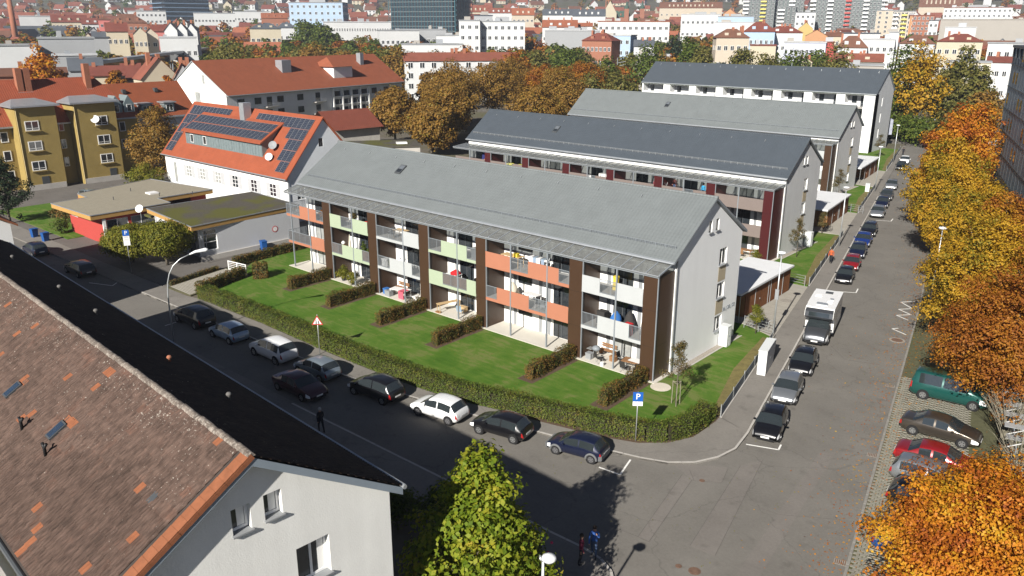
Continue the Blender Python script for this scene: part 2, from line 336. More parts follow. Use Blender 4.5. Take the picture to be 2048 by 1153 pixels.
def asphalt_mat(name, base, warm=1.0):
    m = mat(name, base, rough=.92, var=.15, scale=.28, fine=.5, bump=.25, bscale=90, spec=.25); t = m.node_tree; n = t.nodes; b = n['Principled BSDF']; src = b.inputs['Base Color'].links[0].from_socket; g = n.new('ShaderNodeNewGeometry')
    ns = n.new('ShaderNodeTexNoise'); ns.inputs['Scale'].default_value = .9; ns.inputs['Detail'].default_value = 5; t.links.new(g.outputs['Position'], ns.inputs['Vector']); m1 = n.new('ShaderNodeMapRange'); m1.inputs[1].default_value = .60; m1.inputs[2].default_value = .72; m1.inputs[3].default_value = 1; m1.inputs[4].default_value = .80; t.links.new(ns.outputs['Fac'], m1.inputs[0])
    va = n.new('ShaderNodeVectorMath'); va.operation = 'MULTIPLY_ADD'; t.links.new(ns.outputs['Color'], va.inputs[0]); va.inputs[1].default_value = (1.6, 1.6, 0); t.links.new(g.outputs['Position'], va.inputs[2]); vo = n.new('ShaderNodeTexVoronoi'); vo.feature = 'DISTANCE_TO_EDGE'; vo.inputs['Scale'].default_value = .13; t.links.new(va.outputs[0], vo.inputs['Vector'])
    m2 = n.new('ShaderNodeMapRange'); m2.inputs[1].default_value = .0; m2.inputs[2].default_value = .006; m2.inputs[3].default_value = .80; m2.inputs[4].default_value = 1; t.links.new(vo.outputs['Distance'], m2.inputs[0])
    k = n.new('ShaderNodeMath'); k.operation = 'MULTIPLY'; t.links.new(m1.outputs[0], k.inputs[0]); t.links.new(m2.outputs[0], k.inputs[1]); mu = n.new('ShaderNodeVectorMath'); mu.operation = 'SCALE'; t.links.new(src, mu.inputs[0]); t.links.new(k.outputs[0], mu.inputs['Scale']); t.links.new(mu.outputs[0], b.inputs['Base Color']); return m
rings = [0, 12, 25, 40, 60, 90, 130, 180, 250, 330, 420, 520, 640, 780, 930, 1090, 1250, 1400, 1550, 1700, 1900, 2150, 2400, 2700, 2950]
NA = 96; V = []; F = []
for i, r in enumerate(rings):
    for j in range(NA):
        a = 2*math.pi*j/NA; rr = max(r, .01); z = terr(rr)-.02
        if r > 1000: z += (math.sin(a*9)*.5+math.sin(a*23+1)*.3)*(min(r, 2200)-1000)*.008
        V.append((rr*math.cos(a), rr*math.sin(a), z))
for i in range(len(rings)-1):
    for j in range(NA): j2 = (j+1) % NA; F.append((i*NA+j, i*NA+j2, (i+1)*NA+j2, (i+1)*NA+j))
F = [f[::-1] for f in F]
gm = nmesh('ground', np.array(V), np.array(F), ground_mat(), True)
struct(put('ground', gm))
def sheet(name, pts, z, m, thick=.03, parent=None):
    b = MB(); a = sum(pts[i][0]*pts[(i+1) % len(pts)][1]-pts[(i+1) % len(pts)][0]*pts[i][1] for i in range(len(pts)))
    if a < 0: pts = pts[::-1]
    b.prism(pts, z-thick, z); o = b.build(name, m, parent)
    if not parent: struct(o)
    return o
asphalt = asphalt_mat('asphalt', (.155, .145, .130)); asphalt2 = asphalt_mat('asphalt_patch_mat', (.166, .152, .138)); asphalt_side = asphalt_mat('pavement_asphalt', (.185, .172, .155))
dark_asphalt = asphalt_mat('worn_asphalt', (.125, .115, .105))
slabs = mat('pale_pavers', (.32, .30, .26), var=.1, scale=.9, bump=.1, fine=.4)
paint = mat('road_paint', (.72, .71, .68), var=.12, scale=4, fine=.6)
kerbm = mat('kerb_granite', (.40, .38, .35), var=.15, scale=3)
def lawn_mat():
    m = bpy.data.materials.new('lawn_grass'); m.use_nodes = True; t = m.node_tree; n = t.nodes; b = n['Principled BSDF']; b.inputs['Roughness'].default_value = .95; b.inputs['Specular IOR Level'].default_value = .1
    g = n.new('ShaderNodeNewGeometry'); a = n.new('ShaderNodeTexNoise'); a.inputs['Scale'].default_value = .32; a.inputs['Detail'].default_value = 8; a.inputs['Roughness'].default_value = .68; a.inputs['Distortion'].default_value = .8
    t.links.new(g.outputs['Position'], a.inputs['Vector'])
    mp = n.new('ShaderNodeMapping'); mp.inputs['Scale'].default_value = (.5, 2.2, 1); mp.inputs['Rotation'].default_value = (0, 0, .25); t.links.new(g.outputs['Position'], mp.inputs[0])
    c = n.new('ShaderNodeTexNoise'); c.inputs['Scale'].default_value = 1.3; c.inputs['Detail'].default_value = 6; t.links.new(mp.outputs[0], c.inputs['Vector'])
    f = n.new('ShaderNodeTexNoise'); f.inputs['Scale'].default_value = 28; f.inputs['Detail'].default_value = 3; t.links.new(g.outputs['Position'], f.inputs['Vector'])
    ad = n.new('ShaderNodeMath'); ad.operation = 'MULTIPLY_ADD'; t.links.new(c.outputs['Fac'], ad.inputs[0]); ad.inputs[1].default_value = .5; t.links.new(a.outputs['Fac'], ad.inputs[2])
    a2 = n.new('ShaderNodeMath'); a2.operation = 'MULTIPLY_ADD'; t.links.new(f.outputs['Fac'], a2.inputs[0]); a2.inputs[1].default_value = .35; t.links.new(ad.outputs[0], a2.inputs[2])
    r = ramp(n, [(.58, (.038, .095, .009)), (.80, (.060, .130, .015)), (.97, (.090, .155, .024)), (1.0, (.13, .16, .045))])
    t.links.new(a2.outputs[0], r.inputs[0]); t.links.new(r.outputs[0], b.inputs['Base Color'])
    bp = n.new('ShaderNodeBump'); bp.inputs['Strength'].default_value = .7; bp.inputs['Distance'].default_value = .05; t.links.new(f.outputs['Fac'], bp.inputs['Height']); t.links.new(bp.outputs[0], b.inputs['Normal'])
    return m
lawn = lawn_mat(); soil = mat('hedge_soil', (.09, .06, .04), var=.3, scale=5, bump=.4); drygrass = mat('dry_grass', (.15, .125, .045), var=.35, scale=2.5, fine=.8, bump=.4)

def kl(t): return -19.4-.2305*(t-45.2)                 # left kerb of the side street
def kr(t): return -9.2-.206*(t-33) if t < 80 else -9.2-.206*47-.2305*(t-80)
def fl(t): return -21.85-.2196*(t-46)                  # low fence along its pavement
far_kerb = [(-200, 31.4), (-130, 32.0), (-77, 32.6), (-60, 33.0), (-46.2, 33.5), (-39.9, 34.3), (-35, 35.1), (-29.5, 36.3), (-25, 37.3), (-22.9, 37.85), (-21.3, 38.5), (-20.1, 39.6), (-19.35, 41.1), (-19.05, 42.8), (-19.4, 45.2)]
near_kerb = [(-200, 28.0), (-60, 28.2), (-22.3, 28.45), (-20.2, 28.5), (-19.0, 28.35), (-18.1, 27.9), (-17.3, 27.0), (-16.7, 25.6), (-15.6, 20), (-14, 10)]
left_kerb = [(kl(t), t) for t in (45.2, 60, 80, 100, 130, 160, 195)]; right_kerb = [(kr(t), t) for t in (10, 33, 50, 65, 80, 100, 130, 160, 195)]
sheet('street', near_kerb+right_kerb+left_kerb[::-1]+far_kerb[::-1][1:], 0.0, asphalt)
sheet('cross_street', [(-80, 195), (0, 195), (10, 202), (-90, 202)], .0, asphalt)
hedge_line = [(-71.0, 35.3), (-60.8, 35.6), (-50, 35.4), (-43, 35.5), (-37.1, 36.0), (-33.5, 37.0), (-29.8, 37.9), (-26.3, 38.7), (-24.0, 39.6), (-22.6, 40.9), (-21.8, 42.6), (-21.75, 44.3), (-21.95, 45.7)]
sheet('pavement', far_kerb[:-1]+[(-19.4, 45.2)]+[(-21.7, 46)]+hedge_line[::-1]+[(-72.5, 35.0), (-84, 34.8), (-130, 34.6), (-200, 34)], .11, asphalt_side, .13)
sheet('pavement_side', [(kl(t), t) for t in (45.2, 80, 130, 192)]+[(fl(t), t) for t in (192, 130, 80, 46)], .11, asphalt_side, .13)
sheet('pavement_near', [(-200, 28.0), (-22.3, 28.45), (-20.2, 28.5), (-19.0, 28.35), (-18.1, 27.9), (-17.3, 27.0), (-16.7, 25.6), (-15.6, 20), (-14, 10), (-18, 10), (-19.5, 25.8), (-200, 25.6)], .11, asphalt_side, .13)
def kerb(name, line, km=None, dz=0):
    e = bpy.data.objects.new(name, None); C.objects.link(e); struct(e)
    me = None; b = MB(); b.box(-.485, 0, -.05, .485, .14, .118)
    bme = b.build('kerb_stone', km or kerbm, e); me = bme.data; first = True
    for (x0, y0), (x1, y1) in zip(line, line[1:]):
        L = math.hypot(x1-x0, y1-y0); n = max(1, round(L)); a = math.atan2(y1-y0, x1-x0)
        for i in range(n):
            q = (i+.5)/n; loc = (x0+(x1-x0)*q, y0+(y1-y0)*q, random.uniform(-.004, .006)+dz)
            if first: o = bme; first = False
            else: o = put('kerb_stone', me, e)
            o.location = loc; o.rotation_euler = (0, 0, a); o.scale = (L/n, 1, 1)
kerb('kerb_far_side', [p for p in far_kerb if p[0] > -100])
kerb('kerb_side_street', left_kerb[:5][::1])
kerb('kerb_near_side', [(p[0], p[1]-.14) for p in [(-45, 28.25)]+near_kerb[2:8]])
kerb('kerb_right_side', [(kr(t)+.14, t) for t in range(33, 100, 6)], mat('worn_flush_kerb', (.22, .21, .19), var=.2, scale=3), -.085)
# gardens
bed_z = .10
lawn_a = [(-72.3, 36.2)]+[(p[0], p[1]+.3) for p in hedge_line[1:7]]+[(-26.5, 39.1), (-24.2, 40.1), (-22.9, 41.2), (-22.15, 42.8), (-22.1, 44.5), (-22.2, 46), (fl(55), 55), (fl(62.3)-.1, 62.3), (-28.4, 63.6), (-80, 63.6), (-78.6, 46), (-76, 43.2), (-73.9, 43.0)]
sheet('lawn', lawn_a, bed_z, lawn, .1)
sheet('lawn_second_row', [(fl(78.2)-.1, 78.2), (fl(101.5)-.1, 101.5), (-37.5, 101.0), (-90, 101), (-90, 78.2)], bed_z, lawn, .1)
sheet('lawn_third_row', [(fl(116)-.1, 116), (fl(137)-.1, 137), (-46, 138), (-100, 138), (-100, 116)], bed_z, lawn, .1)
sheet('lawn_fourth_row', [(fl(155)-.1, 155), (fl(185)-.1, 185), (-115, 190), (-115, 155)], bed_z, lawn, .1)
for i, (a, b_) in enumerate(((46.3, 61.8), (78.6, 101), (116.5, 136.5), (155.5, 184))):
    sheet('dry_grass_strip', [(fl(a)-.12, a), (fl(b_)-.12, b_), (fl(b_)-.85, b_), (fl((a+b_)/2)-1.3, (a+b_)/2), (fl(a)-.7, a)], bed_z+.006, drygrass, .05)
sheet('yard_path', [(fl(62.4), 62.4), (fl(78), 78), (-37, 77.9), (-37, 63.8), (-28.4, 63.8)], .09, slabs, .1)
sheet('yard_path_second', [(fl(101.6), 101.6), (fl(115.8), 115.8), (-44, 115.8), (-44, 101.6)], .09, slabs, .1)
sheet('yard_path_third', [(fl(138), 138), (fl(154.8), 154.8), (-52, 154.8), (-52, 138.2)], .09, slabs, .1)
# joints between the paver rows of the bike yard
e = bpy.data.objects.new('paver_joints', None); C.objects.link(e); struct(e)
jm = mat('paver_joint', (.20, .185, .16), var=.1)
for i in range(14): y = 64.8+i*.95; b = MB(); b.box(-29.3, y, .088, fl(y)-.05, y+.03, .094); b.build('paver_joint', jm, e)
# driveway of long pavers left of the first row
sheet('driveway', [(-76.6, 35.0), (-72.4, 35.3), (-74.3, 42.6), (-78.3, 42.0)], .095, mat('grass_joint', (.09, .085, .045), var=.3, scale=4), .09)
dv = bpy.data.objects.new('driveway_pavers', None); C.objects.link(dv); struct(dv)
for i in range(30):
    y = 35.4+i*.235; q = (y-35)/7.3; b = MB(); b.box(-76.5-1.7*q, y, .05, -72.6-1.7*q, y+.16, .112+random.uniform(-.004, .004)); b.build('paver', slabs, dv)
sheet('side_path', [(-84, 34.9), (-76.7, 35.1), (-78.7, 42.5), (-79.5, 63.5), (-82.2, 63.5), (-81.6, 42.3), (-84, 39.5)], .085, dark_asphalt, .08)
sheet('school_yard', [(-200, 34.2), (-84.2, 34.9), (-84.2, 39.3), (-81.8, 42.4), (-82.3, 63), (-96, 66), (-200, 64)], .06, dark_asphalt, .06)
sheet('front_garden', [(-128, 36), (-104, 36.2), (-104, 39.5), (-118, 46), (-128, 46)], .12, lawn, .1)
# repaired strips of the carriageway
def px(*pts): return [tuple(G(*p)[:2]) for p in pts]
for pts in (((1364, 950), (1384, 960), (1298, 1084), (1276, 1074)), ((1481, 932), (1526, 920), (1430, 1112), (1380, 1092)), ((1345, 928), (1455, 935), (1443, 965), (1387, 961)), ((1640, 905), (1672, 905), (1520, 1153), (1470, 1153))):
    sheet('asphalt_patch', px(*pts), .004, asphalt2, .004)
tarm = mat('bitumen_seam', (.115, .105, .097), var=.2)
def strip(name, pts, w, z, m, kind=True):
    b = MB()
    for (x0, y0), (x1, y1) in zip(pts, pts[1:]):
        d = Vector((x1-x0, y1-y0)).normalized(); n_ = Vector((-d.y, d.x))*w/2
        b.prism([(x0-n_.x, y0-n_.y), (x1-n_.x, y1-n_.y), (x1+n_.x, y1+n_.y), (x0+n_.x, y0+n_.y)][::1], z-.004, z)
    o = b.build(name, m); struct(o); return o
for pts in (((1364, 950), (1276, 1074), (1298, 1084), (1384, 960)), ((1379, 940), (1388, 962), (1444, 966), (1456, 938)), ((1526, 920), (1430, 1112)), ((1481, 932), (1380, 1092)), ((1276, 1074), (1220, 1052)), ((1660, 690), (1690, 720), (1760, 730)), ((1500, 1010), (1560, 1030), (1680, 1040))):
    strip('asphalt_seam', px(*pts), .03, .009, tarm)
# painted markings
def mark(pts, w=.11, z=.008): return strip('road_marking', [tuple(p) for p in pts], w, z, paint)
mark(px((1492, 889), (1557, 900), (1562, 890)))
mark(px((1198, 935), (1240, 950), (1261, 920)))
mark(px((1668, 583), (1712, 586), (1716, 578)))
mark(px((1740, 456), (1757, 459))); mark(px((1752, 441), (1782, 443), (1786, 438))); mark(px((1806, 357), (1828, 359)))
mark(px((1842, 602), (1802, 605), (1825, 618), (1797, 619), (1822, 630), (1793, 631), (1816, 641)), .10)
mark(px((1797, 657), (1784, 658), (1812, 670)), .10)
mark(px((178, 566), (225, 572), (245, 558)), .09); mark(px((330, 652), (352, 645)), .09)
for t in range(33, 195, 2): pass
# gutter drains and covers
iron = mat('cast_iron', (.14, .085, .06), var=.3, scale=6); ironring = mat('cover_concrete', (.26, .24, .21), var=.15, scale=4)
def cover(x, y, r, label, m=iron, z=0.0, ring=True, parent_z=0):
    t = thing('manhole_cover', label, 'manhole cover', (x, y, z))
    b = MB(); b.lathe([(r, 0), (r, .012), (r*.97, .014)], 20); b.build('frame', ironring if ring else m, t)
    b = MB(); b.lathe([(r*.72, .006), (r*.72, .02), (r*.68, .022)], 18); b.build('lid', m, t); return t
g = G(1794, 681); cover(g[0], g[1], .62, 'round manhole cover with pale ring in the side street by the right kerb')
g = G(1573, 604); cover(g[0], g[1], .6, 'rust-ringed manhole cover on the pavers before the wooden bike shed', ironring, .09)
g = G(1321, 777); cover(g[0], g[1], .75, 'large pale concrete cover in the lawn by the brown panel corner', mat('pale_cover', (.55, .5, .42), var=.1), .10, False)
for q, l in (((1389, 1143), 'rusty round cover in the junction, largest of the cluster at the bottom edge'), ((1357, 1133), 'small dark cover left of the rusty one at the bottom edge'), ((1404, 962), 'dark valve cover inside the patched pentagon near the kerb corner')):
    g = G(*q); cover(g[0], g[1], .30 if 'largest' in l else .16, l, iron, .008, False)
for q, l in (((1748, 912), 'rusty gutter grate in front of the red saloon'), ((1685, 1127), 'rusty gutter grate lowest at the right kerb'), ((1783, 773), 'rusty gutter grate in front of the green van')):
    g = G(*q); t = thing('gutter_grate', l, 'drain grate', (g[0]-.1, g[1], 0), R(13)); b = MB(); b.box(-.3, -.22, 0, .3, .22, .006); b.build('frame', ironring, t); 
    b = MB(); 
    for i in range(6): b.box(-.26+i*.09, -.19, .004, -.21+i*.09, .19, .014)
    b.build('grating', iron, t)
# block paving of the parking bays under the maples
blk = mat('paving_block_stone', (.21, .20, .165), var=.25, scale=2.5, fine=.5, bump=.2); mossj = mat('mossy_joint', (.085, .085, .045), var=.3, scale=3)
sheet('parking_bays', [(kr(t)+.28, t) for t in (30, 60, 80, 110, 190)]+[(kr(t)+9, t) for t in (190, 80, 60, 30)], .012, mossj, .03)
pk = bpy.data.objects.new('bay_paving', None); C.objects.link(pk); struct(pk)
b = MB(); b.box(-.135, -.085, 0, .135, .085, .028); bo = b.build('paving_block', blk, pk); bme = bo.data; cells = []
ang = math.atan(.206)
for j in range(150):
    t = 33+j*.19
    for i in range(15): cells.append((kr(t)+.30+(i+(j % 2)*.5)*.30, t+(i*.30)*math.tan(ang)*1.0))
cells.sort(key=lambda c: c[0]-kr(c[1])+.02*abs(c[1]-45)); first = True; Vv = []; Ff = []
for i, (x, y) in enumerate(cells):
    if i < 300:
        o = bo if first else put('paving_block', bme, pk); first = False; o.location = (x, y, .006+random.uniform(-.003, .004)); o.rotation_euler = (0, 0, ang+random.uniform(-.02, .02))
    else:
        k = len(Vv); ca, sa = math.cos(ang), math.sin(ang); z = .033+random.uniform(-.004, .004)
        for zz in (.006, z):
            for dx, dy in ((-.135, -.085), (.135, -.085), (.135, .085), (-.135, .085)): Vv.append((x+dx*ca-dy*sa, y+dx*sa+dy*ca, zz))
        Ff += [tuple(k+q for q in f) for f in ((4, 5, 6, 7), (0, 1, 5, 4), (1, 2, 6, 5), (2, 3, 7, 6), (3, 0, 4, 7))]
tag(put('paving_blocks_remainder', nmesh('paving_block_field', np.array(Vv), np.array(Ff), blk), pk), kind='stuff')
# ------------------------------------------------------------------ terrace rows
roof_grey = rooftile('roof_tile_pale_grey', (.148, .163, .166), (1, 0, 0), .30, .19, .09, 1.0, .6)
roof_dark = rooftile('roof_tile_slate_blue', (.062, .074, .088), (1, 0, 0), .30, .19, .08, .8, .5)
M_brown = mat('brown_panel', (.052, .028, .016), rough=.4, var=.06, spec=.4); M_orange = mat('salmon_panel', (.37, .155, .095), rough=.5, var=.03)
M_mint = mat('mint_panel', (.33, .39, .28), rough=.5, var=.03); M_whitep = mat('white_panel', (.40, .415, .42), rough=.5, var=.03)
M_beige = mat('taupe_panel', (.18, .147, .134), rough=.5, var=.04); M_wine = mat('wine_panel', (.055, .010, .011), rough=.45, var=.05)
M_tan = mat('tan_panel', (.40, .34, .24), rough=.7, var=.05); deckm = mat('balcony_deck', (.30, .29, .27), var=.08); strip_grey = mat('grey_shutter_strip', (.24, .25, .26), rough=.6, var=.05)
bamboo = mat('bamboo_mat', (.16, .105, .075), var=.35, scale=9); slatm = mat('brown_slat', (.10, .065, .045), var=.2, scale=5)
def canopy_mat():
    m = mat('wired_canopy_glass', (.27, .275, .265), rough=.16, var=.22, scale=2.5, fine=.2, spec=.8); t = m.node_tree; n = t.nodes
    tr = n.new('ShaderNodeBsdfTransparent'); tr.inputs[0].default_value = (.75, .78, .77, 1); ms = n.new('ShaderNodeMixShader'); ms.inputs[0].default_value = .5
    t.links.new(n['Principled BSDF'].outputs[0], ms.inputs[1]); t.links.new(tr.outputs[0], ms.inputs[2]); t.links.new(ms.outputs[0], n['Material Output'].inputs[0]); return m
canopy_glass = canopy_mat()
WM = {}
def window_meshes(w, h, fr=.06, dep=.05, cols=1, bar=.045, rows=()):
    """shared meshes of a window: frame ring with mullions, and pane"""
    k = (round(w, 2), round(h, 2), fr, dep, cols, rows)
    if k in WM: return WM[k]
    b = MB(); b.box(-w/2, -dep, 0, -w/2+fr, .02, h); b.box(w/2-fr, -dep, 0, w/2, .02, h); b.box(-w/2+fr, -dep, 0, w/2-fr, .02, fr); b.box(-w/2+fr, -dep, h-fr, w/2-fr, .02, h)
    for i in range(1, cols): x = -w/2+w*i/cols; b.box(x-bar, -dep-.003, fr, x+bar, .02, h-fr)
    for q in rows: b.box(-w/2+fr, -dep-.002, h*q-.03, w/2-fr, .02, h*q+.03)
    me = bpy.data.meshes.new('window'); me.from_pydata(b.v, [], b.f)
    b = MB(); b.box(-w/2+fr*.9, -dep*.45, fr*.9, w/2-fr*.9, .01, h-fr*.9); mp = bpy.data.meshes.new('pane'); mp.from_pydata(b.v, [], b.f); me.materials.append(None); mp.materials.append(None)
    WM[k] = (me, mp); return WM[k]
def setmat(o, m): o.material_slots[0].link = 'OBJECT'; o.material_slots[0].material = m; return o
def window(parent, x, y, z, w, h, rz=0, frame=None, pane=None, cols=1, name='window', fr=.06, dep=.05, rows=()):
    a, p = window_meshes(w, h, fr, dep, cols, .045, rows)
    o = setmat(put(name, a, parent, (x, y, z), rz), frame or frame_white); q = setmat(put('pane', p, o), pane or glass); return o
def gable_roof(t, x0, x1, y0, z0, yr, zr, y1, z1, m, th=.22, edge=None, name='roof'):
    """two tiled slopes with closed verges: eaves (y0,z0) and (y1,z1), ridge (yr,zr)"""
    b = MB()
    for (ya, za, yb, zb) in ((y0, z0, yr, zr), (yr, zr, y1, z1)):
        b.quad((x0, ya, za), (x1, ya, za), (x1, yb, zb), (x0, yb, zb), 0)
        b.quad((x0, yb, zb-th), (x1, yb, zb-th), (x1, ya, za-th), (x0, ya, za-th), 1)
        for x, s in ((x0, 1), (x1, -1)):
            q = [(x, ya, za), (x, yb, zb), (x, yb, zb-th), (x, ya, za-th)]; b.poly(q if s > 0 else q[::-1], 1)
    b.quad((x0, y0, z0-th), (x1, y0, z0-th), (x1, y0, z0), (x0, y0, z0), 1); b.quad((x1, y1, z1-th), (x0, y1, z1-th), (x0, y1, z1), (x1, y1, z1), 1)
    return b.build(name, [m, edge or zinc], t)
def railing(parent, x0, x1, y, z0, z1, m=None, name='railing', step=.11):
    b = MB(); b.box(x0, y-.02, z1-.04, x1, y+.02, z1); b.box(x0, y-.015, z0+.04, x1, y+.015, z0+.07)
    n = max(2, int((x1-x0)/step))
    for i in range(n+1): x = x0+(x1-x0)*i/n; r = .014 if i % 9 else .025; b.box(x-r, y-.012, z0, x+r, y+.012, z1-.04)
    return b.build(name, m or steel, parent)
def row_house(name, label, xR, yf, L, W, ov, eave, yr, zr, rear, roofm, dividers, bays, posts, wall_m, div_m, rear_ov=.3, canz=(8.75, 8.28), can_dep=2.35, open_left=False, attic=(4.46, 5.55), skyx=None, band=True, numbers=None, gw=(6.6, 1.2), detail=True):
    t = thing(name, label, 'apartment house', (xR, yf, 0)); D = can_dep
    slope = (zr-eave)/(yr+ov); we = eave-.12+slope*ov                                     # wall height under the roof at the front
    # right gable with window openings
    a0, a1 = gw[0], gw[0]+gw[1]; holes = [(a0, 7.05, a1, 8.4), (a0, 4.25, a1, 5.55), (a0, 1.45, a1, 2.75)]; holes += [(q, 10.1, q+.52, 11.0) for q in attic]
    b = MB(); zrear = rear-.1
    outer = [(0, 0), (W, 0), (W, zrear), (yr, zr-.2), (0, we-.1)]
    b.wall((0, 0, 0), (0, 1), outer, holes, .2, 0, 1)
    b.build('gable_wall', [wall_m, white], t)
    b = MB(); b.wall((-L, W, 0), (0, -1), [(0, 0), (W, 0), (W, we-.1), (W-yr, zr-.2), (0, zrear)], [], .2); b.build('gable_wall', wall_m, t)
    b = MB(); b.quad((-L, 0, 0), (0, 0, 0), (0, 0, we-.1), (-L, 0, we-.1)); b.build('front_wall', white, t)
    b = MB(); b.quad((0, W, 0), (-L, W, 0), (-L, W, zrear), (0, W, zrear)); b.build('rear_wall', white, t)
    for k, (q0, z0, q1, z1) in enumerate(holes):
        w = window(t, -.15, (q0+q1)/2, z0, q1-q0, z1-z0, R(90), frame_dark if k > 2 else frame_white, glass, 2 if k < 3 else 1)
        b = MB(); b.box(-.15, q0-.06, z0-.07, .12, q1+.06, z0+.004); b.build('sill', zinc, w.parent)
    for z0 in (2.9, 5.7): b = MB(); b.box(-.05, a0, z0, .012, a1, z0+1.28); b.build('tan_panel', M_tan, t)
    gable_roof(t, -L-.28, .28, -ov, eave, yr, zr, W+rear_ov, rear, roofm, .2 if ov > .5 else .12, steel)
    b = MB(); b.tube([(-L-.3, yr, zr+.0), (.3, yr, zr+.0)], .11, 8); b.build('ridge_cap', roofm, t)
    # gutter, downpipe, snow guard, hooks, skylight
    b = MB(); b.tube([(-L-.25, -ov-.07, eave-.12), (.25, -ov-.07, eave-.12)], .085, 8); b.build('gutter', zinc, t)
    b = MB(); b.tube([(-.05, -ov, eave-.2), (.07, -.05, we-.5), (.07, -.05, .1)], .055, 8); b.build('downpipe', galv, t)
    y = -ov+1.0; z = eave+slope*1.0; b = MB(); b.box(-L+.3, y-.012, z+.20, -.3, y+.012, z+.225); b.box(-L+.3, y-.012, z+.10, -.3, y+.012, z+.12)
    n = int(L/.85)
    for i in range(n+1): x = -L+.3+(L-.6)*i/n; b.box(x-.018, y-.02, z-.02, x+.018, y+.02, z+.24)
    nn = int(L/.16)
    for i in range(nn): x = -L+.3+(L-.6)*i/nn; b.box(x-.01, y-.006, z+.02, x+.01, y+.006, z+.2)
    b.build('snow_guard', galv if 'dark' in roofm.name or 'slate' in roofm.name else steel, t)
    for i in range(int(L/4.2)):
        x = -L+2+i*4.2; yy = yr-.75; zz = zr-slope*.75; b = MB(); b.tube([(x, yy, zz), (x, yy-.12, zz+.10), (x, yy-.3, zz-.12)], .022, 5); b.build('roof_hook', galv, t)
    if skyx is not None:
        yy = yr-2.2; zz = zr-slope*2.2; sy = .95; b = MB()
        P = lambda dx, dy, up: (skyx+dx, yy+dy, zz+dy*slope+up)
        b.cur = 0; c = [P(-.4, -sy/2, .0), P(.4, -sy/2, 0), P(.4, sy/2, 0), P(-.4, sy/2, 0)]; d = [P(-.4, -sy/2, .14), P(.4, -sy/2, .14), P(.4, sy/2, .14), P(-.4, sy/2, .14)]
        b.poly(d)
        for i in range(4): j = (i+1) % 4; b.quad(c[i], c[j], d[j], d[i])
        sk = b.build('skylight', frame_dark, t); b = MB(); b.quad(P(-.3, -.02, .15), P(.3, -.02, .15), P(.3, sy/2-.1, .15), P(-.3, sy/2-.1, .15)); b.build('pane', mat('skylight_glass', (.3, .33, .36), rough=.03, var=0, spec=1, metal=.6), sk)
        b = MB(); b.quad(P(-.3, -sy/2+.08, .15), P(.3, -sy/2+.08, .15), P(.3, -.06, .15), P(-.3, -.06, .15)); b.build('pane', glass, sk)
    # canopy
    z1, z0 = canz; ya = -min(ov, .55) if ov > .5 else -.02
    b = MB(); b.box(-L-.4, -D-.09, z0-.2, .02, -D+.01, z0-.03); b.build('canopy_beam', steel, t)
    b = MB(); b.tube([(-L-.4, -D-.14, z0-.04), (.02, -D-.14, z0-.04)], .06, 6); b.build('canopy_gutter', zinc, t)
    npan = int(L/1.07); xs = [-L-.4+(L+.4)*i/npan for i in range(npan+1)]; pm = None; rm = None
    for i in range(npan):
        if pm is None:
            b = MB(); w = xs[1]-xs[0]-.05; s3 = (z1-z0)
            b.v = [(0, -D-.05, z0), (w, -D-.05, z0), (w, ya, z1), (0, ya, z1), (0, -D-.05, z0+.012), (w, -D-.05, z0+.012), (w, ya, z1+.012), (0, ya, z1+.012)]
            b.f = [(3, 2, 1, 0), (4, 5, 6, 7), (0, 1, 5, 4), (1, 2, 6, 5), (2, 3, 7, 6), (3, 0, 4, 7)]; b.m = [0]*6
            o = b.build('canopy_pane', canopy_glass, t, loc=(xs[i]+.025, 0, 0)); pm = o.data
            b = MB(); b.v = [(-.04, -D-.05, z0-.06), (.04, -D-.05, z0-.06), (.04, ya, z1-.06), (-.04, ya, z1-.06), (-.04, -D-.05, z0+.05), (.04, -D-.05, z0+.05), (.04, ya, z1+.05), (-.04, ya, z1+.05)]
            b.f = [(3, 2, 1, 0), (4, 5, 6, 7), (0, 1, 5, 4), (1, 2, 6, 5), (2, 3, 7, 6), (3, 0, 4, 7)]; b.m = [0]*6; o = b.build('canopy_rafter', steel, t, loc=(xs[i], 0, 0)); rm = o.data
        else: put('canopy_pane', pm, t, (xs[i]+.025, 0, 0)); put('canopy_rafter', rm, t, (xs[i], 0, 0))
    put('canopy_rafter', rm, t, (xs[-1], 0, 0))
    # dividing blocks, each a brown box the depth of the balconies
    for (xa, xb) in dividers:
        b = MB(); b.box(xa, -D, .12, xb, -.001, z0-.22); d = b.build('divider', div_m, t)
        for zz in (2.75, 5.55): b = MB(); b.box(xa-.004, -D-.004, zz, xb+.004, -.5, zz+.015); b.build('joint', black, d)
        b = MB(); b.box(xb, -D, .12, xb+.07, -D+.10, z0-.22); b.build('edge_post', steel, d)
    for px_ in posts: b = MB(); b.box(px_-.055, -D-.055, .1, px_+.055, -D+.055, z0-.2); b.build('post', steel, t)
    pd = MB(); pd.box(-L-.35, -D-.25, .0, .25, 0, .14); pd.build('patio_slab', patio, t)
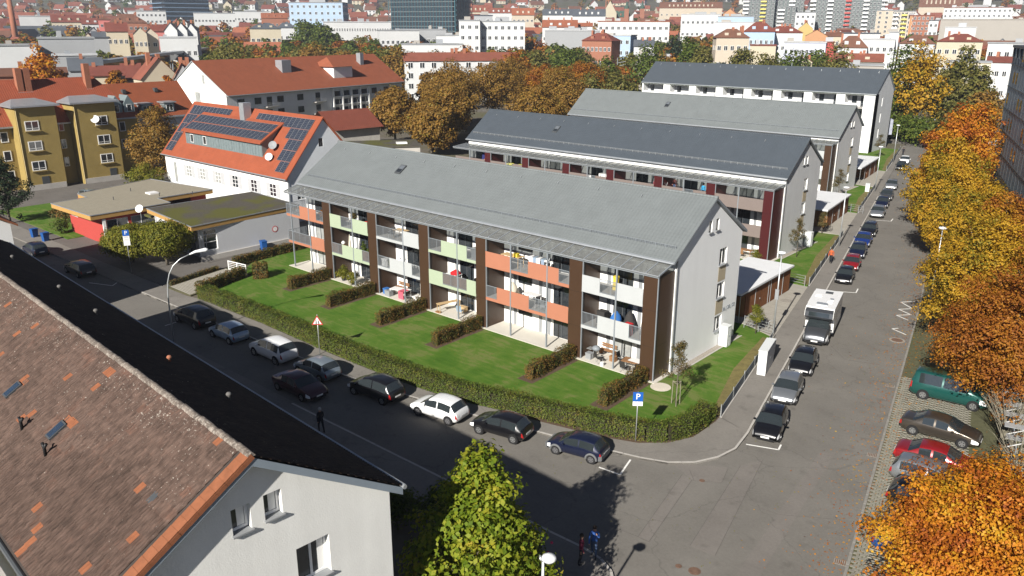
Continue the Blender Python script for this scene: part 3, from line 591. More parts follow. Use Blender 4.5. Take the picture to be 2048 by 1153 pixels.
    for bay in bays:
        xa, xb, col = bay['x'][0], bay['x'][1], bay['col']
        for fl_, z in ((1, 2.72), (2, 5.66)):
            dk = MB(); dk.box(xa, -D+.03, z, xb, 0, z+.22); dk.build('balcony_deck', deckm, t)
            fb = MB(); fb.box(xa, -D-.012, z, xb, -D+.03, z+.26); fb.build('deck_edge', col, t)
            for kind, p0, p1 in bay[fl_]:
                if kind == 'p':
                    b = MB(); b.box(p0, -D-.03, z+.02, p1, -D+.0, z+1.36); b.build('front_panel', col, t)
                else:
                    rl = railing(t, p0, p1, -D+.0, z+.26, z+1.34)
                    if kind == 'm':
                        b = MB(); nb = int((p1-p0)/.1)
                        for i in range(nb): x = p0+(p1-p0)*(i+.5)/nb; b.box(x-.045, -D+.03, z+.3, x+.045, -D+.05, z+1.30+random.uniform(-.03, .02))
                        b.build('privacy_mat', bamboo, rl)
                    if kind == 's':
                        b = MB()
                        for i in range(7): b.box(p0+.03, -D+.03, z+.34+i*.135, p1-.03, -D+.05, z+.45+i*.135)
                        b.build('privacy_slats', slatm, rl)
        if open_left and bay is bays[0]:
            for z in (2.72, 5.66):
                rl = railing(t, 0, D, 0, z+.26, z+1.34); rl.rotation_euler = (0, 0, R(90)); rl.location = (xa+.03, -D, 0)
        w_ = xb-xa
        for fl_, z in ((0, .14), (1, 2.95), (2, 5.89)):
            nwin = 2 if w_ > 7.5 else 1
            for q in range(nwin):
                cx = xa+w_*(.42 if nwin == 1 else (.30, .72)[q])+random.uniform(-.1, .1)
                if nwin == 2 and q == 0: window(t, cx-.2, 0, z+1.1, 1.5, .9, 0, frame_dark, glass, 1)
                else: window(t, cx, 0, z+.05, 1.75, 2.2, 0, frame_dark, random.choice((glass, glass, glass_pale)), 2, 'balcony_door')
                for dx in (-1.35, 1.5):
                    b = MB(); b.box(cx+dx-.16, -.03, z+.02, cx+dx+.16, .01, z+2.35); b.build('grey_strip', strip_grey, t)
            b = MB(); b.box(xb-.75, -.03, z+.02, xb-.45, .01, z+2.35); b.build('grey_strip', strip_grey, t)
    b = MB(); b.box(-.02, 0, 0, .5, W+.4, .105); b.build('gravel_strip', mat('pebble_strip', (.30, .27, .23), var=.5, scale=22), t)
    b = MB(); b.box(.48, -.05, 0, .60, W+.5, .125); b.build('edging_stone', kerbm, t)
    return t
def B_(xR, lst): return [(k, a-xR, b-xR) for k, a, b in lst]
XR = -28.2
divA = [(-67.72, -66.5), (-60.55, -59.3), (-53.3, -52.05), (-46.15, -45.0), (-36.15, -34.9), (-29.45, -28.3)]
baysA = [((-74.15, -67.72), M_orange, [('r', -74.1, -71.7), ('p', -71.7, -68.85), ('r', -68.85, -67.75)], [('s', -74.1, -69.95), ('p', -69.95, -67.75)]),
         ((-66.5, -60.55), M_mint, [('p', -66.5, -64.73), ('r', -64.73, -62.87), ('p', -62.87, -60.58)], [('m', -66.45, -64.76), ('p', -64.76, -61.6), ('m', -61.6, -60.6)]),
         ((-59.3, -53.3), M_whitep, [('r', -59.25, -55.56), ('p', -55.56, -53.32)], [('r', -59.25, -57.5), ('p', -57.5, -54.36), ('r', -54.36, -53.32)]),
         ((-52.05, -46.15), M_mint, [('r', -52.0, -50.37), ('p', -50.37, -47.22), ('r', -47.22, -46.2)], [('p', -52.05, -50.26), ('m', -50.26, -47.27), ('p', -47.27, -46.17)]),
         ((-45.0, -36.15), M_orange, [('p', -45.0, -42.14), ('r', -42.14, -40.31), ('p', -40.31, -37.18), ('r', -37.18, -36.18)], [('r', -44.95, -43.72), ('p', -43.72, -40.2), ('r', -40.2, -38.31), ('p', -38.31, -36.16)]),
         ((-34.9, -29.45), M_whitep, [('p', -34.9, -33.26), ('r', -33.26, -31.7), ('p', -31.7, -29.46)], [('r', -34.85, -33.35), ('p', -33.35, -30.51), ('r', -30.51, -29.48)])]
bA = [{'x': (x[0]-XR, x[1]-XR), 'col': c, 2: B_(XR, f2), 1: B_(XR, f1)} for x, c, f2, f1 in baysA]
rowA = row_house('apartment_row', 'nearest white terrace with pale grey roof and salmon, mint and white balcony panels', XR, 50.2, 45.6, 10.25, .8, 8.98, 4.95, 12.8, 9.3, roof_grey,
    [(a-XR, b-XR) for a, b in divA], bA, [p-XR for p in (-73.3, -70.1, -62.94, -55.44, -48.37, -42.18, -38.32, -31.77)], white_a, M_brown, open_left=True, skyx=-33.1)
# house numbers in relief on the gable
text(rowA, '36 | 28 | 22', .46, (.016, 8.9, 3.05), (R(90), 0, R(90)), steel, 'house_numbers', .01)
def simple_bays(xR, L, n, cols, dw=1.15, mats_=None, lastdiv=True):
    bays, divs, posts = [], [], []; wtot = L/n
    for i in range(n):
        xa = -L+i*wtot; xb = xa+wtot; divs.append((xb-dw, xb-.05 if i < n-1 else xb-.1)); b0, b1 = (xa-.05 if i else xa), xb-dw
        c = cols[i % len(cols)]; w = b1-b0
        bays.append({'x': (b0, b1), 'col': c, 2: [('p', b0, b0+w*.52), ('r', b0+w*.52, b0+w*.72), ('p', b0+w*.72, b1)] if i % 2 else [('p', b0, b1)], 1: [('p', b0, b1)]}); posts.append(b0+w*.5)
    return bays, divs, posts
bB, dB, pB = simple_bays(-35.7, 48.6, 7, [M_beige])
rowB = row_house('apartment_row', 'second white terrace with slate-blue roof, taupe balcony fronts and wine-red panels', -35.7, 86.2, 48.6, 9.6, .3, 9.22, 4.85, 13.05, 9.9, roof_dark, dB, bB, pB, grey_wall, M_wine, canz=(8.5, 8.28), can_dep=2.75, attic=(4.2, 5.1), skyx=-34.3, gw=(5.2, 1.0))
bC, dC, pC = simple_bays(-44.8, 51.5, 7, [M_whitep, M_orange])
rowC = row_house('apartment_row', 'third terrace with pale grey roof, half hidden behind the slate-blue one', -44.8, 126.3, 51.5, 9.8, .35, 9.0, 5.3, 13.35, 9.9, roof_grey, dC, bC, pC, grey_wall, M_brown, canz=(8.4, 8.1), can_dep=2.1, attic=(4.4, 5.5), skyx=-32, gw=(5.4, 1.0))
# farthest row: four storeys, top floor of open loggias between piers
def rowD():
    xR, yf, L, W, ev, yr, zr = -55.8, 175.3, 55.5, 11, 12.0, 5.6, 16.7
    t = thing('apartment_row', 'farthest terrace with slate-blue roof over a gallery of white piers and open loggias', 'apartment house', (xR, yf, 0))
    b = MB(); b.wall((0, 0, 0), (0, 1), [(0, 0), (W, 0), (W, 12.3), (yr, zr-.2), (0, ev)], [(4, 9.3, 4.7, 11.2), (4, 6.0, 4.7, 8), (4, 2.8, 4.7, 4.8)], .2); b.build('gable_wall', grey_wall, t)
    for z in (9.3, 6.0, 2.8): window(t, -.15, 4.35, z, .7, 1.9, R(90), frame_white, glass)
    b = MB(); b.quad((-L, W, 0), (-L, 0, 0), (-L, 0, ev), (-L, W, 12.3)); b.poly([(-L, W, 12.3), (-L, 0, ev), (-L, yr, zr-.2)]); b.build('gable_wall', grey_wall, t)
    b = MB(); b.quad((-L, 2, 0), (-2, 2, 0), (-2, 2, ev), (-L, 2, ev)); b.build('loggia_wall', grey_wall, t)
    b = MB(); b.quad((0, W, 0), (-L, W, 0), (-L, W, 12.3), (0, W, 12.3)); b.build('rear_wall', white, t)
    gable_roof(t, -L-.2, .25, -.45, ev+.05, yr, zr, W+.3, 12.3, roof_dark, .2, steel)
    b = MB(); b.tube([(-L-.2, -.5, ev-.08), (.25, -.5, ev-.08)], .09, 8); b.build('gutter', zinc, t)
    b = MB(); b.box(-L, -.25, ev-.35, 0, 2, ev-.1); b.build('loggia_ceiling', white, t)
    n = 8; w = L/n
    for i in range(n+1):
        x = -L+i*w; x0, x1 = (x-.9, x+.9) if 0 < i < n else ((x, x+.35) if i == 0 else (x-2.2, x))
        b = MB(); b.box(x0, -.3, 0, x1, 2, ev-.35); b.build('pier', white_a, t)
        if i < n:
            xa = x1; xb = -L+(i+1)*w-(.9 if i+1 < n else 2.2)
            for z in (3.0, 6.0, 9.0):
                b = MB(); b.box(xa, -.28, z, xb, 2, z+.2); b.build('loggia_floor', concrete, t)
                b = MB(); b.box(xa, -.3, z-.1, xb-1.3, -.2, z+1.05); b.build('parapet', white_a, t)
                railing(t, xb-1.3, xb, -.25, z+.2, z+1.1, step=.25)
                window(t, xa+1.2, 2, z+.22, 1.0, 2.1, 0, frame_dark, glass, 1, 'loggia_door'); window(t, xb-.8, 2, z+.22, 1.0, 2.1, 0, frame_dark, glass, 1, 'loggia_door')
    for i in range(14):
        x = -L+2+i*4; b = MB(); b.tube([(x, yr-.7, zr-.55), (x, yr-.85, zr-.42), (x, yr-1., zr-.8)], .03, 5); b.build('roof_hook', galv, t)
    return t
rowD()
# wooden sheds with white flat roofs beside each row
clad = mat('larch_cladding', (.16, .062, .022), var=.2, scale=2, bump=.3, bscale=30)
clad_pale = mat('larch_end_boards', (.30, .15, .055), var=.2, scale=2); membrane = mat('white_roof_membrane', (.66, .67, .68), var=.05, scale=.6, rough=.6)
def shed(label, x0, y0, x1, y1, rot=0, bl=.3):
    t = thing('bike_shed', label, 'shed', (x0, y0, .08), rot, 'sheds beside the rows'); W, L = x1-x0, y1-y0
    b = MB(); b.box(-.5, -1.2, 2.45, W+.15, L+.2, 2.62); b.build('roof', membrane, t)
    b = MB(); b.box(-.51, -1.21, 2.38, W+.16, L+.21, 2.45); b.build('roof_edge', frame_dark, t)
    b = MB(); b.box(-.0, bl, 0, W-.1, L, 2.38); b.build('cladding', clad, t)
    nb = int((L-bl)/.42)
    for i in range(nb): y = bl+(L-bl)*(i+.5)/nb; b = MB(); b.box(W-.10, y-.195, .05, W-.06, y+.195, 2.36); b.build('board', clad, t)
    b = MB(); b.box(-.02, bl-.03, .02, W-.12, bl, 2.36); b.build('end_boards', clad_pale, t)
    for q in (.22, .5, .55, .82): b = MB(); b.tube([(W-.03, L*q, 0.0), (W-.03, L*q, 2.38)], .03, 6); b.build('post', galv, t)
    d = MB(); d.box(W-.07, L*.24, .03, W-.035, L*.24+.95, 2.05); d = d.build('door', clad, t); b = MB(); b.box(W-.035, L*.24+.8, 1.0, W+.02, L*.24+.84, 1.12); b.build('handle', galv, d)
    b = MB(); b.tube([(W+.05, -1.1, 0), (W+.05, -1.1, 2.4)], .035, 6); b.build('corner_post', galv, t)
    return t
shed('dark wooden bike shed with white flat roof beside the nearest terrace', -33.6, 64.9, -29.5, 75.5, R(1.5))
shed('wooden shed with white flat roof beside the slate-blue terrace', -41.3, 103.6, -37.0, 115.0, R(7))
shed('wooden shed with white flat roof far down by the third terrace', -50, 139.5, -45.2, 153.0, R(7), 5.0)
# ------------------------------------------------------------------ the old house in the foreground
HO = (-19.2, 10.55); HA = R(-3.4); HP = math.atan2(3.3, 5.3); TW, TE = .30, .34
house = thing('old_house', 'old white-rendered house with mossy brown tiled roof in the near left corner', 'house', (HO[0], HO[1], 0), HA)
def to_house(p): dx, dy = p[0]-HO[0], p[1]-HO[1]; c, s = math.cos(HA), math.sin(HA); return Vector((dx*c+dy*s, -dx*s+dy*c, p[2]))
def hit(x, y, p0, n):
    """photo point -> house frame, on the plane through p0 with normal n (house frame)"""
    o = to_house((0, 0, CAM_H)); d = ray(x, y); c, s = math.cos(HA), math.sin(HA); d = Vector((d[0]*c+d[1]*s, -d[0]*s+d[1]*c, d[2])); return o+d*((Vector(p0)-o).dot(Vector(n))/d.dot(Vector(n)))
RZ, EZ, EY = 13.25, 9.95, 5.3; SL = math.hypot(EY, RZ-EZ); cp, sp = math.cos(HP), math.sin(HP); HL = 46.0
def old_tiles(name, ramp_cols, lichen=.62, wear=True):
    m = bpy.data.materials.new(name); m.use_nodes = True; t = m.node_tree; n = t.nodes; b = n['Principled BSDF']; b.inputs['Roughness'].default_value = .9; b.inputs['Specular IOR Level'].default_value = .2
    tc = n.new('ShaderNodeTexCoord'); tc.object = house; sp_ = n.new('ShaderNodeSeparateXYZ'); t.links.new(tc.outputs['Object'], sp_.inputs[0])
    def mth(op, a, bv=0, cv=0):
        k = n.new('ShaderNodeMath'); k.operation = op
        for i, v in enumerate((a, bv, cv)):
            if isinstance(v, (int, float)): k.inputs[i].default_value = v
            else: t.links.new(v, k.inputs[i])
        return k.outputs[0]
    cx = mth('FLOOR', mth('MULTIPLY', sp_.outputs[0], 1/TW)); cy = mth('FLOOR', mth('MULTIPLY', sp_.outputs[1], 1/(TE*cp)))
    cb = n.new('ShaderNodeCombineXYZ'); t.links.new(cx, cb.inputs[0]); t.links.new(cy, cb.inputs[1]); wn = n.new('ShaderNodeTexWhiteNoise'); t.links.new(cb.outputs[0], wn.inputs['Vector'])
    no = n.new('ShaderNodeTexNoise'); no.inputs['Scale'].default_value = .55; no.inputs['Detail'].default_value = 8; no.inputs['Roughness'].default_value = .7; t.links.new(tc.outputs['Object'], no.inputs['Vector'])
    f = mth('MULTIPLY_ADD', wn.outputs['Value'], .20, mth('MULTIPLY', no.outputs['Fac'], 1.0)); r = ramp(n, ramp_cols); t.links.new(mth('SUBTRACT', f, .1), r.inputs[0])
    n2 = n.new('ShaderNodeTexNoise'); n2.inputs['Scale'].default_value = 13; n2.inputs['Detail'].default_value = 4; t.links.new(tc.outputs['Object'], n2.inputs['Vector'])
    n3 = n.new('ShaderNodeTexNoise'); n3.inputs['Scale'].default_value = .8; n3.inputs['Detail'].default_value = 3; t.links.new(tc.outputs['Object'], n3.inputs['Vector'])
    near = mth('SUBTRACT', 1.0, mth('MULTIPLY', mth('ABSOLUTE', sp_.outputs[1]), .22)); near = mth('MAXIMUM', near, -.05)
    lv = mth('ADD', n2.outputs['Fac'], mth('MULTIPLY_ADD', n3.outputs['Fac'], .22, mth('MULTIPLY', near, .10)))
    st = n.new('ShaderNodeMapRange'); st.inputs[1].default_value = lichen+.17; st.inputs[2].default_value = lichen+.24; t.links.new(lv, st.inputs[0])
    mx = n.new('ShaderNodeMix'); mx.data_type = 'RGBA'; t.links.new(st.outputs[0], mx.inputs[0]); t.links.new(r.outputs[0], mx.inputs[6]); mx.inputs[7].default_value = (.26, .23, .20, 1)
    n4 = n.new('ShaderNodeTexNoise'); n4.inputs['Scale'].default_value = 45; t.links.new(tc.outputs['Object'], n4.inputs['Vector'])
    mp5 = n.new('ShaderNodeMapping'); mp5.inputs['Scale'].default_value = (13, 3.2, 3.2); t.links.new(tc.outputs['Object'], mp5.inputs[0]); n5 = n.new('ShaderNodeTexNoise'); n5.inputs['Scale'].default_value = 1; n5.inputs['Detail'].default_value = 3; t.links.new(mp5.outputs[0], n5.inputs['Vector'])
    m5 = n.new('ShaderNodeMapRange'); m5.inputs[1].default_value = .32; m5.inputs[2].default_value = .68; m5.inputs[3].default_value = .66; m5.inputs[4].default_value = 1.34; t.links.new(n5.outputs['Fac'], m5.inputs[0])
    m4 = n.new('ShaderNodeMapRange'); m4.inputs[3].default_value = .72; m4.inputs[4].default_value = 1.25; t.links.new(n4.outputs['Fac'], m4.inputs[0])
    mu = n.new('ShaderNodeVectorMath'); mu.operation = 'SCALE'; t.links.new(mx.outputs[2], mu.inputs[0]); t.links.new(mth('MULTIPLY', m4.outputs[0], m5.outputs[0]), mu.inputs['Scale']); t.links.new(mu.outputs[0], b.inputs['Base Color'])
    bp = n.new('ShaderNodeBump'); bp.inputs['Strength'].default_value = .5; bp.inputs['Distance'].default_value = .012; t.links.new(n2.outputs['Fac'], bp.inputs['Height']); t.links.new(bp.outputs[0], b.inputs['Normal'])
    return m
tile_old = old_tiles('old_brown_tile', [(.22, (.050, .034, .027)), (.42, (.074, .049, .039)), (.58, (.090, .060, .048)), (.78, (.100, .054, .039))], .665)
tile_shaded = old_tiles('old_dark_tile', [(.2, (.022, .016, .013)), (.5, (.035, .024, .019)), (.8, (.05, .035, .028))], .70)  # darker copy of the brown tile: street slope's shade painted into its colour
ridge_m = old_tiles('lichened_ridge_tile', [(.2, (.085, .068, .058)), (.5, (.15, .125, .105)), (.8, (.23, .195, .165))], .56)
tile_orange = mat('replaced_orange_tile', (.23, .085, .040), var=.22, scale=2.5, fine=.4)
NS = 12; prof = [(TW*i/NS-.002*(i == NS), .046*abs(math.sin(2*math.pi*i/NS))**.7) for i in range(NS+1)]
def tile_mesh():
    v = []; f = []
    for q, (y, up) in enumerate(((-.012, .034), (TE+.03, .004))):
        for x, h in prof: v.append((x, y, h+up))
    for x, h in prof: v.append((x, -.012, .0))
    for i in range(NS): f.append((i, i+1, NS+2+i, NS+1+i)); f.append((2*NS+2+i, 2*NS+3+i, i+1, i))
    return v, f
tv, tf = tile_mesh(); TM = bpy.data.meshes.new('tile'); TM.from_pydata(tv, [], tf); TM.materials.append(tile_old)
TO = bpy.data.meshes.new('tile_orange'); TO.from_pydata(tv, [], tf); TO.materials.append(tile_orange)
b = MB(); b.quad((-HL, -EY, EZ), (0, -EY, EZ), (0, 0, RZ), (-HL, 0, RZ)); b.quad((-HL, 0, RZ), (0, 0, RZ), (0, EY, EZ), (-HL, EY, EZ))
b.quad((-HL, EY, EZ-.16), (0, EY, EZ-.16), (0, 0, RZ-.16), (-HL, 0, RZ-.16)); b.quad((-HL, 0, RZ-.16), (0, 0, RZ-.16), (0, -EY, EZ-.16), (-HL, -EY, EZ-.16))
roof = b.build('roof', mat('roof_boards', (.05, .04, .035), var=.2), house)
orange_px = [(23, 608), (64, 656), (29, 672), (2, 709), (135, 759), (223, 737), (190, 779), (52, 760), (143, 842), (66, 828), (46, 837), (279, 1111-127), (81, 1018), (85, 1050), (273, 1069-0), (183, 1130), (140, 852), (54, 1091), (49, 1101), (425+5, 887), (228, 742)]
och = set()
for x, y in orange_px:
    p = hit(x, y, (0, 0, RZ), (0, -sp, cp)); och.add((math.floor(-p.x/TW), math.floor(math.hypot(p.y, RZ-p.z)/TE)))
lst = []; NR = int(SL/TE)
for r_ in range(NR):
    for c_ in range(2, int(HL/TW)): lst.append((c_, r_))
dist = lambda cr: (cr[0]*TW-3)**2*.25+((NR-cr[1])*TE)**2
lst.sort(key=dist); singles = 0; Vv = []; Ff = []; tva = np.array(tv); tfa = np.array(tf)
def tile_place(c_, r_, side=-1):
    d = (r_+1)*TE; return Vector((-(c_+1)*TW, side*d*cp, RZ-d*sp+.004))
for c_, r_ in lst:
    p = tile_place(c_, r_); isor = (c_, r_) in och
    if isor or singles < 290:
        if not isor: singles += 1
        o = put('tile', TO if isor else TM, roof, p); o.rotation_euler = (HP+random.uniform(-.012, .012), 0, random.uniform(-.012, .012))
    else:
        rx = HP+random.uniform(-.012, .012); rz_ = random.uniform(-.012, .012); M_ = Matrix.Translation(p) @ Matrix.Rotation(rz_, 4, 'Z') @ Matrix.Rotation(rx, 4, 'X'); A = np.array(M_)
        Ff.append(tfa+len(tva)*len(Vv)); Vv.append(tva@A[:3, :3].T+A[:3, 3])
tag(put('tiles_remainder', nmesh('tile_field', np.concatenate(Vv), np.concatenate(Ff), tile_old), roof), kind='stuff')
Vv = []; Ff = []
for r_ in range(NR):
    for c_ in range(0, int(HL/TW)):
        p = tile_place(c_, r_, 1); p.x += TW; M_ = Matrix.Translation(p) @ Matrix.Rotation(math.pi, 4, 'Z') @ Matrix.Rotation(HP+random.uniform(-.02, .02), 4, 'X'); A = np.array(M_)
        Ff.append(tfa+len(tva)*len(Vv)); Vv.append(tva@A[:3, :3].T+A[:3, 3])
tag(put('street_side_tiles', nmesh('tile_field', np.concatenate(Vv), np.concatenate(Ff), tile_shaded), roof), kind='stuff')
b = MB()
for s in (0, 1):
    for i in range(7):
        a0 = math.pi*i/6; 
        b.v.append((-.42*s, -.125*math.cos(a0), .10*math.sin(a0)-.02+(.025 if s else 0)))
b.f = [(i+1, i, 7+i, 8+i) for i in range(6)]; b.m = [0]*6
b.f.append(tuple(range(7))); b.m.append(0); b.f.append(tuple(range(13, 6, -1))); b.m.append(0)
ro = b.build('ridge_tile', ridge_m, roof, loc=(.02, 0, RZ+.01)); rme = ro.data
for i in range(1, int(HL/.40)):
    o = put('ridge_tile', rme, roof, (.02-i*.40, random.uniform(-.015, .015), RZ+.01+random.uniform(-.008, .012))); o.rotation_euler = (random.uniform(-.05, .05), 0, random.uniform(-.02, .02))
b = MB(); b.box(-.40, -.015, -.03, .03, TE+.02, .055); b.box(-.02, -.015, -.14, .035, TE+.02, .0)
vo = b.build('verge_tile', tile_orange, roof); vme = vo.data; first = True
for r_ in range(NR):
    d = (r_+1)*TE; o = vo if first else put('verge_tile', vme, roof); first = False; o.location = (0, -d*cp, RZ-d*sp+.012); o.rotation_euler = (HP+.03, 0, 0)
# barge boards, gutter, walls
bargem = mat('blue_grey_sheet', (.21, .25, .29), rough=.5, var=.06)
b = MB()
for s in (-1, 1):
    q = [(.0, 0, RZ-.05), (.0, s*EY, EZ-.05), (.0, s*EY, EZ-.33), (.0, 0, RZ-.33)]; q2 = [(-.04, p[1], p[2]) for p in q]
    b.poly(q if s < 0 else q[::-1]); b.quad(q[3], q[2], q2[2], q2[3]); b.quad(q[0], q[1], q2[1], q2[0])
b.build('barge_board', bargem, house)
b = MB(); b.quad((-.35, -EY, EZ-.32), (-.02, -EY, EZ-.32), (-.02, 0, RZ-.32), (-.35, 0, RZ-.32)); b.quad((-.35, 0, RZ-.32), (-.02, 0, RZ-.32), (-.02, EY, EZ-.32), (-.35, EY, EZ-.32)); b.build('verge_soffit', bargem, house)
for s in (-1, 1): b = MB(); b.tube([(-HL, s*(EY+.06), EZ-.03), (.06, s*(EY+.06), EZ-.03)], .085, 8); b.build('gutter', zinc if s > 0 else frame_dark, house)
b = MB(); b.box(-HL, EY+.03, EZ+.045, .06, EY+.09, EZ+.065); b.build('gutter_edge', galv, house)
wx = -.38; hol = []
P0, NX = (wx, 0, 0), (1, 0, 0)
wins = []
for TL, TR, BL in (((460.6, 1022.4), (498.7, 1005.6), (468.1, 1073.3)), ((525.8, 992.3), (561.4, 976.3), (531.3, 1042.4)), ((592.2, 1099.6), (657.4, 1067), (599, 1176))):
    A, B, D_ = hit(*TL, P0, NX), hit(*TR, P0, NX), hit(*BL, P0, NX); wins.append((A.y+5, D_.z, B.y+5, A.z))
wins.append((1.0, wins[2][1], 2.6, wins[2][3]))
gz = lambda y: RZ-.3-abs(y)*math.tan(HP)
wallm = streaks(mat('old_white_render', (.76, .76, .73), var=.05, scale=.5, bump=.25, bscale=18, fine=.3), .07, (1.5, 1.5, .15))
b = MB(); b.wall((wx, -5, 0), (0, 1), [(0, 0), (10, 0), (10, gz(5)), (5, RZ-.3), (0, gz(-5))], wins, .32); b.build('gable_wall', wallm, house)
b = MB(); b.quad((wx, 5, 0), (-HL, 5, 0), (-HL, 5, gz(5)), (wx, 5, gz(5))); b.quad((-HL, -5, 0), (wx, -5, 0), (wx, -5, gz(5)), (-HL, -5, gz(5))); b.build('side_walls', wallm, house)
b = MB(); b.poly([(-HL+.3, 5, 0), (-HL+.3, -5, 0), (-HL+.3, -5, gz(5)), (-HL+.3, 0, RZ-.3), (-HL+.3, 5, gz(5))]); b.build('gable_wall', wallm, house)
for i, (q0, z0, q1, z1) in enumerate(wins):
    w = window(house, wx-.27, (q0+q1)/2-5, z0+.02, q1-q0, z1-z0-.02, R(90), frame_white, glass, 2 if i > 1 else 1, fr=.09)
    b = MB(); b.box(wx-.25, q0-5-.04, z0-.04, wx+.10, q1-5+.04, z0+.012); b.build('sill', strip_grey, house)
    b = MB(); b.box(wx-.250, q1-5-.34, z0+.12, wx-.244, q1-5-.1, z1-.1); b.build('curtain', white, w.parent)
# things fixed on the near slope
def on_near(x, y): return hit(x, y, (0, 0, RZ), (0, -sp, cp))
def on_far(x, y): return hit(x, y, (0, 0, RZ), (0, sp, cp))
for x, y in ((28, 783), (116, 864)):
    p = on_near(x, y); b = MB(); b.box(-.22, -.36, .02, .22, .36, .13); o = b.build('skylight', frame_dark, house, loc=p); o.rotation_euler = (HP, 0, 0)
    b = MB(); b.box(-.17, -.30, .12, .17, .30, .138); b.build('pane', mat('roof_glass_blue', (.022, .036, .06), rough=.12, var=.3, scale=3, spec=1), o)
    b = MB(); b.box(-.3, .36, .02, .3, .62, .06); b.build('flashing', tile_orange, o)
p = on_near(308, 998); b = MB(); b.box(-.13, -.18, 0, .13, .18, .07); o = b.build('vent_tile', frame_dark, house, loc=p); o.rotation_euler = (HP, 0, 0)
for x, y in ((45, 862), (92, 915)):
    p = on_near(x, y); b = MB(); b.tube([(0, 0, -.05), (0, 0, .35), (.12, .05, .52)], .055, 8); b.tube([(0, 0, .3), (-.14, .0, .5)], .05, 8); b.build('vent_pipe', black, house, True, p)
for i, (x, y) in enumerate(((26, 522), (120, 583), (193, 632), (340, 727), (459, 802))):
    p = on_far(x, y); b = MB(); b.lathe([(.055, -.1), (.055, .2), (.10, .24), (.11, .30), (.07, .35), (.0, .36)], 10); b.build('roof_vent', brick_red if i == 3 else mat('weathered_vent', (.13, .125, .12)), house, True, p)
# white pergola deck below the near eaves
pg = thing('pergola', 'white slatted pergola below the eaves in the bottom left corner', 'pergola', (HO[0], HO[1], 0), HA)
b = MB(); b.box(-16, -9.4, 8.6, -1.5, -5.55, 8.7); b.build('deck', mat('brown_gravel', (.12, .085, .08), var=.6, scale=14), pg)
b = MB(); b.box(-5.75, -5.68, 9.28, -1.6, -5.56, 9.46); b.build('beam', concrete, pg)
for i in range(5): b = MB(); b.box(-5.75, -5.84-i*.20, 9.36, -1.6, -5.76-i*.20, 9.5); b.build('slat', frame_white, pg)
b = MB(); b.box(-14, -8.8, 9.4, -5.9, -5.58, 9.5); b.build('awning', white, pg)
for x in (-13.8, -8, -1.8): b = MB(); b.box(x, -7.2, 0, x+.12, -7.08, 9.36); b.build('post', frame_white, pg)
# ------------------------------------------------------------------ vehicles
tyre = mat('tyre_rubber', (.015, .015, .016), rough=.8, var=.1); rimm = mat('alloy_rim', (.42, .43, .44), rough=.3, var=.05, metal=.8); rim_dark = mat('dark_rim', (.10, .10, .105), rough=.4, var=.1)
carglass = mat('car_glass', (.022, .028, .031), rough=.03, var=0, spec=.9); headm = mat('headlight_glass', (.80, .82, .84), rough=.08, var=.1, spec=.9); tailm = mat('tail_light_red', (.32, .012, .012), rough=.15, var=0, spec=.8)
plate = mat('number_plate', (.70, .70, .68), var=0); trimm = mat('grey_bumper_plastic', (.13, .135, .14), rough=.65, var=.05)
def paint_car(name, c, metal=.25, rough=.28): return mat('car_paint_'+name, c, rough=rough, var=0, metal=metal, spec=.5, coat=.8)
def interp(pts, x):
    for (a, b), (c, d) in zip(pts, pts[1:]):
        if x <= c: q = (x-a)/max(c-a, 1e-6); q = q*q*(3-2*q)*.35+q*.65; return b+(d-b)*q
    return pts[-1][1]
